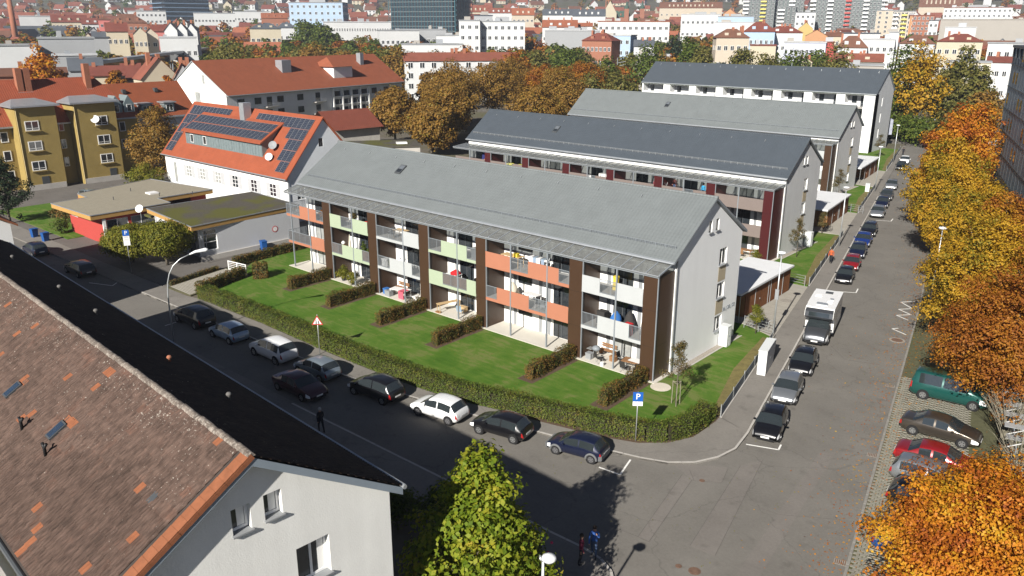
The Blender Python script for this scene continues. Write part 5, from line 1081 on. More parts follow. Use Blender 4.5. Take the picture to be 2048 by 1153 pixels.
def sapling(label, x, y, h, group, stake=True, leaf=None):
    t = thing('young_tree', label, 'tree', (x, y, .1), random.uniform(0, 6), group); b = MB(); b.tube([(0, 0, -.1), (.02, 0, h*.4), (0, .02, h*.95)], [.05, .04, .012], 7)
    tips = []
    for i in range(26):
        z = h*random.uniform(.36, .95); a = random.uniform(0, 6.28); r = (h-z)*.30+.12; p = (math.cos(a)*r, math.sin(a)*r, z+.35*r+.1); tips.append(p); b.tube([(0, 0, z), p], [.016, .005], 4)
    b.build('trunk', bark, t, True); cl = [(*p, .27+.12*random.random()) for p in tips]+[(p[0]*.5, p[1]*.5, p[2]-.1, .3) for p in tips]; P, N = foliage(cl, 2200, .11, (0, 0, h*.5)); tag(leaves('crown', P, N, .11, leaf or L_sap, t), kind='stuff')
    if stake:
        for k in range(3): a = 2.1*k+.4; b = MB(); b.tube([(math.cos(a)*.32, math.sin(a)*.32, 0), (math.cos(a)*.30, math.sin(a)*.30, 1.75)], .028, 6); b.build('stake', bark_pale, t)
        b = MB(); pts = [(math.cos(a)*.3, math.sin(a)*.3, 1.65) for a in (.4, 2.5, 4.6, .4)]; b.tube(pts, .025, 5); b.build('cross_rail', bark_pale, t)
sapling('young staked bronze tree on the lawn corner', -25.05, 45.7, 4.6, 'young trees on the lawns'); sapling('young slim tree on the lawn of the slate-blue terrace', fl(89)-3.0, 88.0, 4.4, 'young trees on the lawns', False); sapling('young slim tree on the lawn of the third terrace', fl(125)-3.6, 123.5, 4.6, 'young trees on the lawns', False); sapling('young slim tree far up by the last terrace', fl(172)-2.5, 170, 4.6, 'young trees on the lawns', False)
sapling('small pale green shrub tree before the first bike rack', -27.0, 62.2, 2.4, None, False, L_globe); sapling('small shrub tree before the second bike rack', fl(101)-2.4, 100.6, 2.6, None, False, L_sap)
# ------------------------------------------------------------------ bikes and racks
def bicycle(label, x, y, rz, m, z=.1, group=None, cat='bicycle'):
    t = thing('bicycle', label, cat, (x, y, z), rz, group)
    for xx in (-.52, .52):
        b = MB(); pts = [(xx+.33*math.cos(a), 0, .34+.33*math.sin(a)) for a in [2*math.pi*i/14 for i in range(15)]]; b.tube(pts, .02, 5, cap=False); b.build('wheel', tyre, t)
    b = MB(); b.tube([(-.52, 0, .34), (-.1, 0, .3), (.35, 0, .8), (-.2, 0, .8), (-.1, 0, .3)], .022, 5); b.tube([(-.52, 0, .34), (-.2, 0, .8)], .016, 5); b.tube([(.52, 0, .34), (.36, 0, .95)], .02, 5); b.tube([(-.2, 0, .8), (-.24, 0, .95)], .018, 5); b.build('frame', m, t)
    b = MB(); b.tube([(.3, -.28, 1.0), (.37, 0, .97), (.3, .28, 1.0)], .016, 5); b.build('handlebar', black, t); b = MB(); b.lathe([(.03, 0), (.10, .03), (.06, .07)], 8, -.26, 0, .94); b.build('saddle', black, t); return t
bicycle('bicycle standing at the rack in the first bike yard', -27.6, 63.6, R(60), steel); bicycle('bicycle leaning by the second shed', -36.2, 102.3, R(70), black)
for i in range(3): rail = thing('bike_rack', f'hoop bike rack in the first yard, {("left", "middle", "right")[i]} one', 'bike rack', (-28.0+i*.8, 64.0, .09), R(60), 'hoop racks'); b = MB(); b.tube([(-.35, 0, 0), (-.35, 0, .7), (-.2, 0, .82), (.2, 0, .82), (.35, 0, .7), (.35, 0, 0)], .025, 6); b.build('hoop', galv, rail)
# ------------------------------------------------------------------ what stands on patios and balconies of the nearest terrace
GD, F1, F2 = .14, 2.95, 5.89; YB = 49.3
def table(label, x, y, z, w, d, h, m, rz=0, leg=None, rnd=False):
    t = thing('patio_table', label, 'table', (x, y, z), rz); b = MB()
    if rnd: b.lathe([(w/2, h-.04), (w/2, h)], 20)
    else: b.box(-w/2, -d/2, h-.04, w/2, d/2, h)
    b.build('tabletop', m, t)
    for sx in (-1, 1):
        for sy in (-1, 1): b = MB(); k = .6 if rnd else .9; b.box(sx*w/2*k-.025, sy*d/2*k-.025, 0, sx*w/2*k+.025, sy*d/2*k+.025, h-.04); b.build('leg', leg or m, t)
    return t
CH = {}
def chair(label, x, y, z, rz, m, fm=None):
    t = thing('patio_chair', label, 'chair', (x, y, z), rz)
    if not CH:
        b = MB(); b.box(-.24, -.22, .42, .24, .24, .46); CH['seat'] = b.build('seat', black, t).data; o = t.children[0]; bpy.data.objects.remove(o)
        b = MB(); b.v = [(-.24, .22, .46), (.24, .22, .46), (.24, .36, 1.02), (-.24, .36, 1.02), (-.24, .25, .46), (.24, .25, .46), (.24, .39, 1.02), (-.24, .39, 1.02)]; b.f = [(3, 2, 1, 0)[::-1], (4, 5, 6, 7)[::-1], (0, 1, 5, 4), (1, 2, 6, 5), (2, 3, 7, 6), (3, 0, 4, 7)]; b.m = [0]*6; CH['backrest'] = b.build('backrest', black, t).data; bpy.data.objects.remove(t.children[0])
        b = MB(); b.tube([(0, 0, 0), (0, 0, .43)], .016, 5); CH['leg'] = b.build('leg', galv, t).data; bpy.data.objects.remove(t.children[0])
        b = MB(); b.box(-.02, -.2, .62, .02, .26, .65); CH['armrest'] = b.build('armrest', galv, t).data; bpy.data.objects.remove(t.children[0])
    for nm in ('seat', 'backrest'): o = put(nm, CH[nm], t); setmat(o, m)
    for sx in (-.22, .22):
        for sy in (-.19, .21): put('leg', CH['leg'], t, (sx, sy, 0))
        put('armrest', CH['armrest'], t, (sx*1.15, 0, 0))
    return t
rattan = mat('dark_rattan', (.035, .033, .032), var=.2, scale=20); redf = mat('red_fabric', (.50, .015, .02), var=.1, scale=4); bluef = mat('blue_fabric', (.03, .13, .38), var=.1); creamf = mat('cream_fabric', (.62, .57, .46), var=.1, scale=3)
table('brown oval patio table with white cloth on the rightmost patio', -30.6, 48.7, GD, 1.5, .95, .74, wood, R(10), steel); o = MB(); o.box(-.5, -.36, 0, .5, .36, .01); tag(o.build('tablecloth', sign_white, None, loc=(-30.4, 48.85, GD+.745)), 'white red-edged cloth on the brown patio table', 'tablecloth')
for i, (x, y, a, l) in enumerate(((-31.7, 48.95, 95, 'dark patio chair left of the brown table, beside the post'), (-30.75, 47.85, 180, 'dark patio chair in front of the brown table'), (-29.85, 48.1, 230, 'dark patio chair at the right corner by the brown panel'))): chair(l, x, y, GD, R(a), rattan)
chair('tipped dark deck chair on the rightmost patio', -33.2, 48.05, GD, R(150), rattan)
def grill():
    t = thing('grill', 'grey kettle grill on legs on the rightmost patio', 'grill', (-33.9, 48.6, GD)); b = MB(); b.lathe([(.05, .62), (.3, .75), (.34, .86), (.28, 1.0), (.05, 1.1)], 14); b.build('kettle', steel, t, True)
    for a in (0, 2.1, 4.2): b = MB(); b.tube([(math.cos(a)*.2, math.sin(a)*.2, .75), (math.cos(a)*.34, math.sin(a)*.34, 0)], .018, 5); b.build('leg', galv, t)
    b = MB(); b.box(-.75, -.25, .72, -.3, .25, .76); b.build('side_shelf', galv, t)
grill()
def crate(label, x, y, z, w, d, h, m, name='storage_box', cat='box'):
    t = thing(name, label, cat, (x, y, z)); b = MB(); b.box(-w/2, -d/2, 0, w/2, d/2, h*.85); b.build('body', m, t); b = MB(); b.box(-w/2-.02, -d/2-.02, h*.85, w/2+.02, d/2+.02, h); b.build('lid', m, t)
crate('grey box with red thing under the grill shelf', -34.3, 48.3, GD, .5, .45, .5, strip_grey); crate('small wooden stool box on the rightmost patio', -32.6, 49.1, GD, .5, .4, .42, wood); crate('small white bucket at the lawn edge of the rightmost patio', -32.7, 47.75, GD, .22, .22, .3, sign_white, 'bucket', 'bucket')
def bench(label, x, y, z, L, rz, m):
    t = thing('garden_bench', label, 'bench', (x, y, z), rz)
    for k in range(3): b = MB(); b.box(-L/2, -.22+k*.15, .42, L/2, -.10+k*.15, .46); b.build('seat_slat', m, t)
    for k in range(2): b = MB(); b.box(-L/2, .22, .6+k*.18, L/2, .26, .72+k*.18); b.build('back_slat', m, t)
    for s in (-1, 1): b = MB(); b.box(s*L/2*.9-.03, -.22, 0, s*L/2*.9+.03, .26, .42); b.build('leg', m, t)
bench('brown wooden bench at the wall of the rightmost patio', -33.6, 49.75, GD, 1.4, 0, wood)
table('pale wooden workbench table on the fourth patio', -50.6, 48.8, GD, 2.3, .55, .85, woodpale, R(75)); chair('striped folding chair on the fourth patio', -48.9, 48.6, GD, R(200), csky); crate('yellowish wooden crate behind the workbench', -49.5, 49.6, GD, .7, .45, .45, woodpale); crate('flat shoes-sized box at the lawn edge of the fourth patio', -50.9, 47.8, GD, .5, .3, .12, wood)
table('long white table on the third patio', -57.0, 48.6, GD, 2.0, .9, .74, sign_white, R(12)); o = MB(); o.box(-.35, -.5, -.75, .35, -.46, .02); o.box(-.35, -.5, .0, .35, .3, .02); tag(o.build('pink_cloth', mat('pink_cloth', (.55, .10, .14), var=.1), None, loc=(-56.35, 48.55, GD+.755)), 'pink cloth hanging over the long white patio table', 'cloth')
for i, (x, y, l) in enumerate(((-58.6, 48.3, 'blue-grey storage box left on the third patio'), (-58.0, 48.0, 'pale storage box before the white table on the third patio'), (-54.6, 48.5, 'heap of white cushions on a box right on the third patio'))): crate(l, x, y, GD, .7, .5, .55, (bluef, strip_grey, sign_white)[i])
bench('brown bench behind the white table on the third patio', -58.0, 49.7, GD, 1.6, 0, wood); chair('white folding chair with clothes on the third patio', -54.4, 49.3, GD, R(20), sign_white); chair('black chair beside the post on the third patio', -55.0, 48.0, GD, R(130), rattan)
chair('dark deck chair on the second patio', -61.8, 48.6, GD, R(180), rattan); chair('silver deck chair on the second patio by the brown divider', -61.0, 48.9, GD, R(160), csilver); chair('wooden chair on the leftmost patio', -68.7, 49.3, GD, R(180), woodpale); chair('grey chair on the leftmost patio by the brown divider', -68.1, 48.7, GD, R(120), csilver)
def plant(label, x, y, z, h, r, leaf, pot=None, n=700):
    t = thing('potted_plant', label, 'plant', (x, y, z)); b = MB(); b.lathe([(.16, 0), (.22, .3), (.23, .34)], 12); b.build('pot', pot or frame_dark, t); cl = clumps(10, r*.7, r*.7, h*.4, h*.62, r*.5); P, N = foliage(cl, n, .12, (0, 0, h*.4)); b = MB(); b.tube([(0, 0, .3), (0, 0, h*.6)], .025, 5); b.build('stem', bark, t); tag(leaves('foliage', P, N, .12, leaf, t), kind='stuff')
plant('big leafy potted shrub at the second patio, left one', -65.2, 48.1, GD, 1.5, .8, L_globe, n=1500); plant('big leafy potted shrub at the second patio, right one', -63.4, 47.9, GD, 1.3, .7, L_globe, n=1300); plant('tall green plant on the lower mint balcony by the post', -62.3, 48.6, F1, 1.7, .4, L_green); plant('green plant on the lower mint balcony by the divider', -61.0, 48.4, F1, 1.4, .4, L_green); plant('small flowering plant behind the lower white balcony rail', -57.9, 48.3, F1, .8, .3, L_globe); plant('orange flowering plant on the upper salmon balcony at the left end', -68.4, 48.3, F2, 1.1, .35, L_org)
def parasol(label, x, y, z, m, h=2.1):
    t = thing('parasol', label, 'parasol', (x, y, z)); b = MB(); b.tube([(0, 0, 0), (0, 0, h)], .02, 6); b.build('pole', galv, t); b = MB(); b.lathe([(.16, .55), (.13, 1.1), (.06, 1.75), (.02, 2.05)], 9); b.build('folded_canopy', m, t); b = MB(); b.lathe([(.25, 0), (.25, .08)], 12); b.build('foot', concrete, t)
parasol('folded white parasol on the lower mint balcony', -64.6, 48.7, F1, creamf); parasol('closed red parasol in a loggia of the farthest terrace', -91.6, 176.2, 9.2, redf); parasol('closed pale parasol in the leftmost loggia of the farthest terrace', -98.6, 176.2, 9.2, creamf)
o = MB(); o.lathe([(.02, 0), (.18, .1), (.2, .22), (.12, .36), (.02, .4)], 12); tag(o.build('ball_lamp', sign_white, None, True, (-65.0, 48.2, F1+1.0)), 'white ball lamp on the rail of the lower mint balcony', 'lamp'); crate('side table under the white ball lamp', -65.0, 48.25, F1, .3, .3, 1.0, wood, 'side_table', 'table')
table('small table with plant tray on the upper mint balcony', -63.6, 48.6, F2, .8, .6, .75, steel); plant('dark leafed plant on the upper mint balcony table', -63.6, 48.6, F2+.75, .6, .45, L_sap); crate('red and white toy chair on the upper mint balcony', -61.6, 48.5, F2, .45, .4, .9, redf, 'toy_chair', 'chair')
table('light wooden table on the upper white balcony', -56.9, 48.9, F2, 1.5, .8, .8, woodpale); chair('dark chair by the wooden table on the upper white balcony', -57.6, 48.3, F2, R(10), rattan); chair('black chair at the door of the upper white balcony', -54.6, 49.4, F2, R(190), rattan)
bicycle('white bicycle parked on the lower white balcony', -56.6, 48.7, R(8), cwhite, F1); bicycle('grey bicycle behind the white one on the lower white balcony', -55.3, 49.2, R(-5), cgrey, F1)
crate('white crate with toys on the lower white balcony', -58.7, 48.4, F1, .7, .5, .7, sign_white)
o = MB(); o.box(-.6, -.3, .72, .6, .3, .78); table('white table with red cloth heap on the lower second mint balcony', -49.8, 48.8, F1, 1.3, .8, .9, sign_white)
def heap(label, x, y, z, r, h, m, name='cloth_heap', cat='cloth'):
    V = []; b = MB(); prof = [(r, 0), (r*.92, h*.35), (r*.6, h*.75), (r*.15, h)]; b.lathe(prof, 12); b.v = [(a*random.uniform(.8, 1.2), c*random.uniform(.8, 1.2), d) for a, c, d in b.v]; tag(b.build(name, m, None, True, (x, y, z)), label, cat)
heap('red cloth heap on the white balcony table', -49.6, 48.8, F1+.9, .5, .4, redf); chair('black chair beside the red cloth heap', -48.9, 48.5, F1, R(200), rattan); chair('black chair by the door of the lower second mint balcony', -46.8, 48.9, F1, R(100), rattan)
bench('brown bench on the upper second mint balcony', -47.0, 49.6, F2, 1.2, 0, wood); crate('wire chair shape on the upper second mint balcony', -46.8, 48.5, F2, .6, .5, .95, galv, 'wire_chair', 'chair')
heap('cream covered armchair on the lower wide salmon balcony', -42.9, 48.9, F1, .6, 1.5, creamf, 'covered_armchair', 'armchair'); table('white folding table on the lower wide salmon balcony', -40.6, 48.7, F1, 1.5, .8, 1.05, sign_white); chair('black chair beside the white folding table', -39.7, 48.6, F1, R(100), rattan); chair('grey slatted chair behind the rail of the lower wide salmon balcony', -38.9, 48.3, F1, R(180), strip_grey)
table('cluttered wooden table on the upper wide salmon balcony', -42.9, 48.9, F2, 2.0, .8, .95, woodpale); crate('yellow box on the cluttered salmon balcony table', -42.3, 48.7, F2+.95, .4, .3, .3, mat('yellow_box', (.55, .42, .04), var=.1))
def laundry(label, x, y, z, w, m):
    t = thing('drying_rack', label, 'clothes rack', (x, y, z)); b = MB()
    for s in (-1, 1): b.tube([(s*w/2, -.3, 0), (s*w/2, .3, 1.0)], .015, 5); b.tube([(s*w/2, .3, 0), (s*w/2, -.3, 1.0)], .015, 5)
    b.tube([(-w/2, -.3, 1.0), (w/2, -.3, 1.0)], .012, 5); b.tube([(-w/2, .3, 1.0), (w/2, .3, 1.0)], .012, 5); b.build('rack', galv, t)
    for i in range(4): xx = -w/2+w*(i+.1)/4; b = MB(); b.box(xx, -.31, .45+.1*(i % 2), xx+w/4*.75, -.29, 1.01); b.box(xx, -.31, 1.005, xx+w/4*.75, .1, 1.02); b.build('garment', m[i % len(m)], t)
laundry('drying rack with white and blue laundry on the upper wide salmon balcony', -39.9, 48.7, F2+.35, 1.7, (sign_white, csky)); laundry('drying rack with white laundry on the slate-blue terrace balcony', -58.6, 84.4, F2+.3, 1.4, (sign_white,)); laundry('drying rack with pink laundry on the slate-blue terrace balcony', -50.4, 84.4, F2+.3, 1.6, (mat('pink_cloth', (.5, .1, .14)), sign_white, rattan))
crate('dark box on the rack side of the lower white right balcony', -33.9, 49.3, F1, .7, .6, 1.0, rattan); heap('heap of blue and dark bags on the lower white right balcony', -32.6, 49.2, F1, .55, 1.3, bluef, 'bag_heap', 'bags'); heap('dark bundle by the post on the lower white right balcony', -31.5, 49.4, F1, .5, 1.5, rattan, 'bag_heap', 'bags'); crate('red and black crate on the lower white right balcony', -30.9, 48.4, F1, .5, .4, .95, redf); heap('black-spotted cloth hanging at the right end of the lower white balcony', -29.8, 48.8, F1+.2, .3, 1.7, mat('spotted_cloth', (.12, .12, .12), var=1.0, scale=9), 'hanging_cloth', 'cloth'); crate('yellow watering can box on the upper white right balcony', -32.8, 49.3, F2, .35, .3, 1.1, mat('yellow_box', (.55, .42, .04)))
for x, l in ((-74.4, 'yellow plastic box, left of two on the slate-blue terrace balcony'), (-72.6, 'yellow plastic box, right of two on the slate-blue terrace balcony')): crate(l, x, 84.3, F2+.2, .9, .5, .75, mat('lime_yellow', (.60, .56, .03), var=.05))
heap('dark blue sunshade bundle on the slate-blue terrace balcony, left end', -79.6, 84.6, F2+.2, .5, 1.9, mat('navy_cloth', (.015, .02, .10), var=.1), 'sunshade_bundle', 'sunshade'); heap('orange cushion heap beside the navy bundle', -79.0, 84.0, F2+.2, .45, .9, mat('orange_cushion', (.55, .18, .05), var=.1), 'cushion_heap', 'cushions')
table('brown wooden patio table on the ground floor of the slate-blue terrace', -38.8, 84.4, GD, 1.7, .9, .74, wood); [chair(f'brown wooden chair at the slate-blue terrace patio table, {l}', -38.8+dx, 84.4+dy, GD, R(a), wood) for dx, dy, a, l in ((-1.1, 0, 90, 'left'), (1.1, 0, 270, 'right'), (0, -.8, 180, 'front'))]
plant('leafy bush at the patio of the slate-blue terrace', -37.0, 83.6, GD, 1.2, .8, L_globe, n=1200)
# ------------------------------------------------------------------ people
skin = mat('skin', (.36, .20, .14), var=0, rough=.6); hairm = mat('dark_hair', (.03, .02, .015), var=.2)
def person(label, x, y, z, rz, top, legs, hair=None, walk=.18, arms=((.12, .0), (-.12, .0)), h=1.72, hat=None, raise_arm=False, skirt=None):
    t = thing('person', label, 'person', (x, y, z), rz); k = h/1.75; me = bpy.data.meshes.new('body'); V = []; E = []; S = []
    def vx(p, r): V.append(tuple(c*k for c in p)); S.append(r*k); return len(V)-1
    def chain(a, pts):
        for p, r in pts: b = vx(p, r); E.append((a, b)); a = b
        return a
    pel = vx((0, 0, .95), .135); ch = chain(pel, [((.01, 0, 1.12), .125), ((.02, 0, 1.30), .15), ((.015, 0, 1.43), .115), ((.02, 0, 1.50), .055), ((.03, 0, 1.56), .07), ((.035, 0, 1.64), .098), ((.03, 0, 1.72), .07)]); sh = pel+3
    for s, w in ((1, walk), (-1, -walk)):
        chain(pel, [((.0, .10*s, .88), .10), ((w*.6, .10*s, .50), .068), ((w*.9-.08, .10*s, .12), .048), ((w*.9-.07, .10*s, .045), .042), ((w*.9+.12, .11*s, .03), .034)])
        sw = -w
        if raise_arm and s > 0: pts = [((.0, .19*s, 1.40), .058), ((.16, .24*s, 1.22), .048), ((.26, .12*s, 1.45), .038), ((.24, .08*s, 1.54), .036)]
        else: pts = [((.0, .19*s, 1.40), .058), ((sw*.4, .25*s, 1.13), .046), ((sw*.9+.06, .24*s, .90), .036), ((sw*.9+.09, .23*s, .81), .034)]
        chain(sh, pts)
    me.from_pydata(V, E, []); o = bpy.data.objects.new('body', me); C.objects.link(o); o.modifiers.new('s', 'SKIN'); sv = me.skin_vertices[0].data
    for i, r in enumerate(S): sv[i].radius = (r, r)
    sv[0].use_root = True; o.modifiers.new('d', 'SUBSURF').levels = 2; o.modifiers['d'].render_levels = 2
    bpy.context.view_layer.update(); m2 = bpy.data.meshes.new_from_object(o.evaluated_get(bpy.context.evaluated_depsgraph_get())); bpy.data.objects.remove(o)
    for m in (top, legs, skin, black): m2.materials.append(m)
    m2.materials.clear(); [m2.materials.append(m) for m in (top, legs, skin, black)]
    for p in m2.polygons:
        c = p.center/k; p.use_smooth = True
        hand = abs(c.y) > .17 and c.z < .87 and c.z > .7 or (raise_arm and c.y > .0 and c.z > 1.44 and c.x > .17)
        p.material_index = 2 if c.z > 1.49 or hand else (3 if c.z < .09 else (1 if c.z < .96 and abs(c.y) < .2 else 0))
    put('body', m2, t)
    b = MB(); b.lathe([(.085, 1.60), (.112, 1.66), (.108, 1.72), (.07, 1.775), (.01, 1.79)], 12, .005, 0, 0); b.v = [(c[0]*k, c[1]*k, c[2]*k) for c in b.v]; b.build('hat' if hat else 'hair', hat or hair or hairm, t, True)
    if skirt: b = MB(); b.lathe([(.24, .55), (.2, .8), (.15, 1.0)], 12); b.build('skirt', skirt, t, True)
    return t
navy = mat('navy_jacket', (.03, .09, .30), var=.15, scale=8); maroon_c = mat('maroon_coat', (.20, .03, .06), var=.15, scale=8); orange_c = mat('orange_jacket', (.48, .10, .03), var=.1); dark_c = mat('dark_clothes', (.012, .013, .018), var=.2); denim = mat('denim', (.05, .08, .15), var=.2); tee = mat('cyan_shirt', (.03, .25, .45), var=.1)
person('person in blue jacket at the kerb corner, one arm raised to the face', -19.35, 28.2, .11, R(-60), navy, denim, raise_arm=True); person('person in maroon coat standing beside the one in blue', -19.45, 27.25, .11, R(40), maroon_c, dark_c, walk=.05)
person('person in orange jacket walking along the low fence', fl(88.0)+.65, 88.0, .11, R(-80), orange_c, dark_c); person('dark-clothed person with pale cap on the shaded pavement below the eaves', *G(643, 868)[:2], .11, R(170), dark_c, dark_c, hat=mat('grey_cap', (.35, .36, .37), var=0))
person('person in bright blue shirt at the balcony rail of the slate-blue terrace', -44.6, 84.3, F2+.15, R(-90), tee, dark_c, walk=.02); person('dark-clothed person on the pavement far up the side street', fl(176)+1.2, 176, .11, R(90), dark_c, dark_c)
person('person in pink top at a balcony door of the slate-blue terrace', -49.0, 85.3, F2+.15, R(-90), mat('pink_top', (.5, .18, .16)), denim, walk=.02)
# ------------------------------------------------------------------ school with flat roofs
fascia = mat('orange_fascia', (.40, .235, .075), var=.06); redwall = mat('school_red', (.38, .055, .045), var=.05); roofgravel = mat('roof_gravel_beige', (.26, .235, .18), var=.10, scale=2, fine=.7, bump=.3); 
def moss_roof():
    m = mat('mossy_roof', (.075, .068, .055), var=.3, scale=3, fine=.8, bump=.4); t = m.node_tree; n = t.nodes; b = n['Principled BSDF']; src = b.inputs['Base Color'].links[0].from_socket
    g = n.new('ShaderNodeNewGeometry'); no = n.new('ShaderNodeTexNoise'); no.inputs['Scale'].default_value = .22; no.inputs['Detail'].default_value = 6; t.links.new(g.outputs['Position'], no.inputs['Vector']); mr = n.new('ShaderNodeMapRange'); mr.inputs[1].default_value = .47; mr.inputs[2].default_value = .57; t.links.new(no.outputs['Fac'], mr.inputs[0])
    mx = n.new('ShaderNodeMix'); mx.data_type = 'RGBA'; t.links.new(mr.outputs[0], mx.inputs[0]); t.links.new(src, mx.inputs[6]); mx.inputs[7].default_value = (.085, .085, .018, 1); t.links.new(mx.outputs[2], b.inputs['Base Color']); return m
def flat_roof(t, poly, z, deckm_, fm, th=.55, edge=None):
    b = MB(); b.prism(poly, z-th, z-.02); b.build('fascia', fm, t); cx = sum(p[0] for p in poly)/len(poly); cy = sum(p[1] for p in poly)/len(poly)
    b = MB(); b.prism([(cx+(p[0]-cx)*.985, cy+(p[1]-cy)*.985) for p in poly], z-.03, z+.02); b.build('roof', deckm_, t)
    b = MB()
    for p, q in zip(poly, poly[1:]+poly[:1]): b.tube([(p[0], p[1], z+.01), (q[0], q[1], z+.01)], .07, 4)
    b.build('roof_edging', edge or zinc, t)
O = (-98.2, 37.6); t = thing('school_building', 'flat-roofed school wing with red wall and orange fascia', 'school', (*O, .06))
p1 = [(-108.4, 36.5), (-97.6, 36.8), (-97.8, 46.6), (-101.6, 46.8), (-101.9, 54.6), (-115.6, 52.6), (-112.2, 41.2), (-108.8, 41)]
flat_roof(t, [(x-O[0], y-O[1]) for x, y in p1], 3.8, roofgravel, fascia, .55)
b = MB(); b.wall((-9.4, .6, 0), (1, 0), [(0, 0), (9.6, 0), (9.6, 3.25), (0, 3.25)], [], .2); b.build('red_wall', redwall, t)
b = MB(); b.wall((.2, .6, 0), (0, 1), [(0, 0), (9, 0), (9, 3.25), (0, 3.25)], [(.5, .9, 3.0, 2.9), (3.4, .9, 8.4, 2.9)], .2, 0, 1); b.build('side_wall', [redwall, white], t)
window(t, .05, 2.35, .9, 2.5, 2.0, R(90), frame_white, glass, 2, rows=(.45,)); window(t, .05, 6.5, .9, 5.0, 2.0, R(90), frame_white, strip_grey, 4)
b = MB(); b.box(-14, 3.5, 0, -9.4, 15, 3.25); b.box(-9.4, 14, 0, -4.2, 16.2, 3.25); b.build('rear_block', redwall, t)
sg = MB(); sg.box(-8.9, .57, 2.25, -6.9, .6, 2.7); sg = sg.build('name_board', sign_white, t); b = MB(); b.box(-8.6, .562, 2.5, -7.2, .568, 2.58); b.box(-8.6, .562, 2.36, -7.5, .568, 2.42); b.build('printed_lines', strip_grey, sg)
for dx, dy in ((-6.5, 5), (-4.5, 10), (-10.5, 9), (-2.5, 13.5)): b = MB(); b.tube([(dx, dy, 3.75), (dx, dy, 4.25)], .05, 6); b.build('roof_vent', frame_dark, t)
b = MB(); b.box(-7.6, 9.6, 3.8, -6.2, 10.8, 4.0); b.build('roof_hatch', sign_white, t)
b = MB(); b.box(.3, .55, .9, .45, .9, 3.1); b.build('window_post', white, t)
O2 = (-82.6, 42.0); t = thing('school_building', 'flat-roofed grey-white school wing with mossy roof and orange fascia', 'school', (*O2, .06))
flat_roof(t, [(-12.2, .2), (.35, -.9), (-.6, 13.5), (-12.0, 14.2)], 4.2, moss_roof(), fascia, .5)
whiteg = mat('school_grey_render', (.50, .51, .53), var=.04, scale=.6, bump=.1)
b = MB(); b.wall((-.1, 0, 0), (0, 1), [(0, 0), (13, 0), (13, 3.7), (0, 3.7)], [(.6, 1.1, 2.2, 3.4)], .2, 0, 1); b.build('long_wall', [whiteg, white], t)
b = MB(); b.wall((-11.6, .9, 0), (1, 0), [(0, 0), (11.5, 0), (11.5, 3.7), (0, 3.7)], [(7.4, .2, 9.0, 2.6)], .2); b.build('entrance_wall', whiteg, t)
b = MB(); b.box(-11.6, 12.9, 0, -.3, 13.2, 3.7); b.build('rear_wall', whiteg, t); b = MB(); b.box(-11.7, .8, 0, -11.5, 13, 3.7); b.build('far_wall', whiteg, t)
window(t, -.25, 1.4, 1.1, 1.6, 2.3, R(90), frame_white, glass, 1, rows=(.4, .78)); window(t, -3.4, 1.05, .2, 1.6, 2.4, 0, frame_dark, glass, 1, 'door')
b = MB(); b.box(-.1, .0, -.05, .12, 13, .55); b.build('plinth', concrete, t)
sgn = MB(); sgn.lathe([(.38, 0), (.38, .02)], 20); sgn = sgn.build('round_notice', sign_red, t); sgn.rotation_euler = (0, R(90), 0); sgn.location = (-.1, 9.6, 2.0); b = MB(); b.lathe([(.29, .021), (.29, .026)], 20); b.build('white_field', sign_white, sgn)
b = MB(); b.tube([(-.02, .3, 3.7), (-.02, .3, .2)], .05, 6); b.build('downpipe', galv, t)
def dish(label, x, y, z, rz, r=.75, mast=1.2, m=None):
    t = thing('satellite_dish', label, 'satellite dish', (x, y, z), rz); b = MB(); b.tube([(0, 0, 0), (0, 0, mast)], .03, 6); b.build('mast', galv, t)
    b = MB(); prof = [(r*k/5, .25*r*(k/5)**2) for k in range(6)]; b.lathe(prof, 20); b.f.pop(); b.m.pop(); o = b.build('reflector', m or lampglass, t, True); o.location = (0, -.1, mast); o.rotation_euler = (R(62), 0, 0)
    b = MB(); b.tube([(0, -.1-.1, mast-.2), (0, -.75, mast+.1)], .015, 5); b.build('feed_arm', galv, t); return t
dish('white satellite dish on the link between the school wings', -95.2, 41.6, 3.1, R(35), .48, 1.2)
lk = thing('link_roof', 'dark low link roof between the two school wings', 'school', (-97.5, 43, 0)); b = MB(); b.box(0, 0, 2.8, 3.4, 9, 3.05); b.build('roof', mat('mossy_roof', (.07, .07, .05)), lk); b = MB(); b.box(.2, .3, 0, 3.2, 8.6, 2.8); b.build('glazed_wall', glass, lk)
binb = mat('bin_blue', (.012, .075, .26), rough=.5, var=.08)
def bin_(label, x, y, rz=0, m=None, s=1.0):
    t = thing('wheelie_bin', label, 'waste bin', (x, y, .09), rz, 'blue wheelie bins'); b = MB(); b.v = [(-.25, -.3, 0), (.25, -.3, 0), (.25, .3, 0), (-.25, .3, 0), (-.3, -.37, 1.0), (.3, -.37, 1.0), (.3, .37, 1.0), (-.3, .37, 1.0)]; b.f = [(3, 2, 1, 0), (4, 5, 6, 7), (0, 1, 5, 4), (1, 2, 6, 5), (2, 3, 7, 6), (3, 0, 4, 7)]; b.m = [0]*6; b.build('body', m or binb, t)
    b = MB(); b.box(-.32, -.4, 1.0, .32, .42, 1.08); b.build('lid', m or binb, t)
    for s_ in (-1, 1): b = MB(); b.tube([(s_*.27, .33, .11), (s_*.33, .33, .11)], .11, 10); b.build('wheel', tyre, t)
    t.scale = (s,)*3
bin_('blue bin standing before the grey school wall', *G(528, 502)[:2], R(80), s=1.05); bin_('blue bin at the far end of the grey school wall', *G(572, 478)[:2], R(80), s=1.2)
for i, (x, y) in enumerate(((70, 476), (92, 484))): bin_(('left', 'right')[i]+' of two blue bins in the shade across the street', *G(x, y)[:2], R(10))
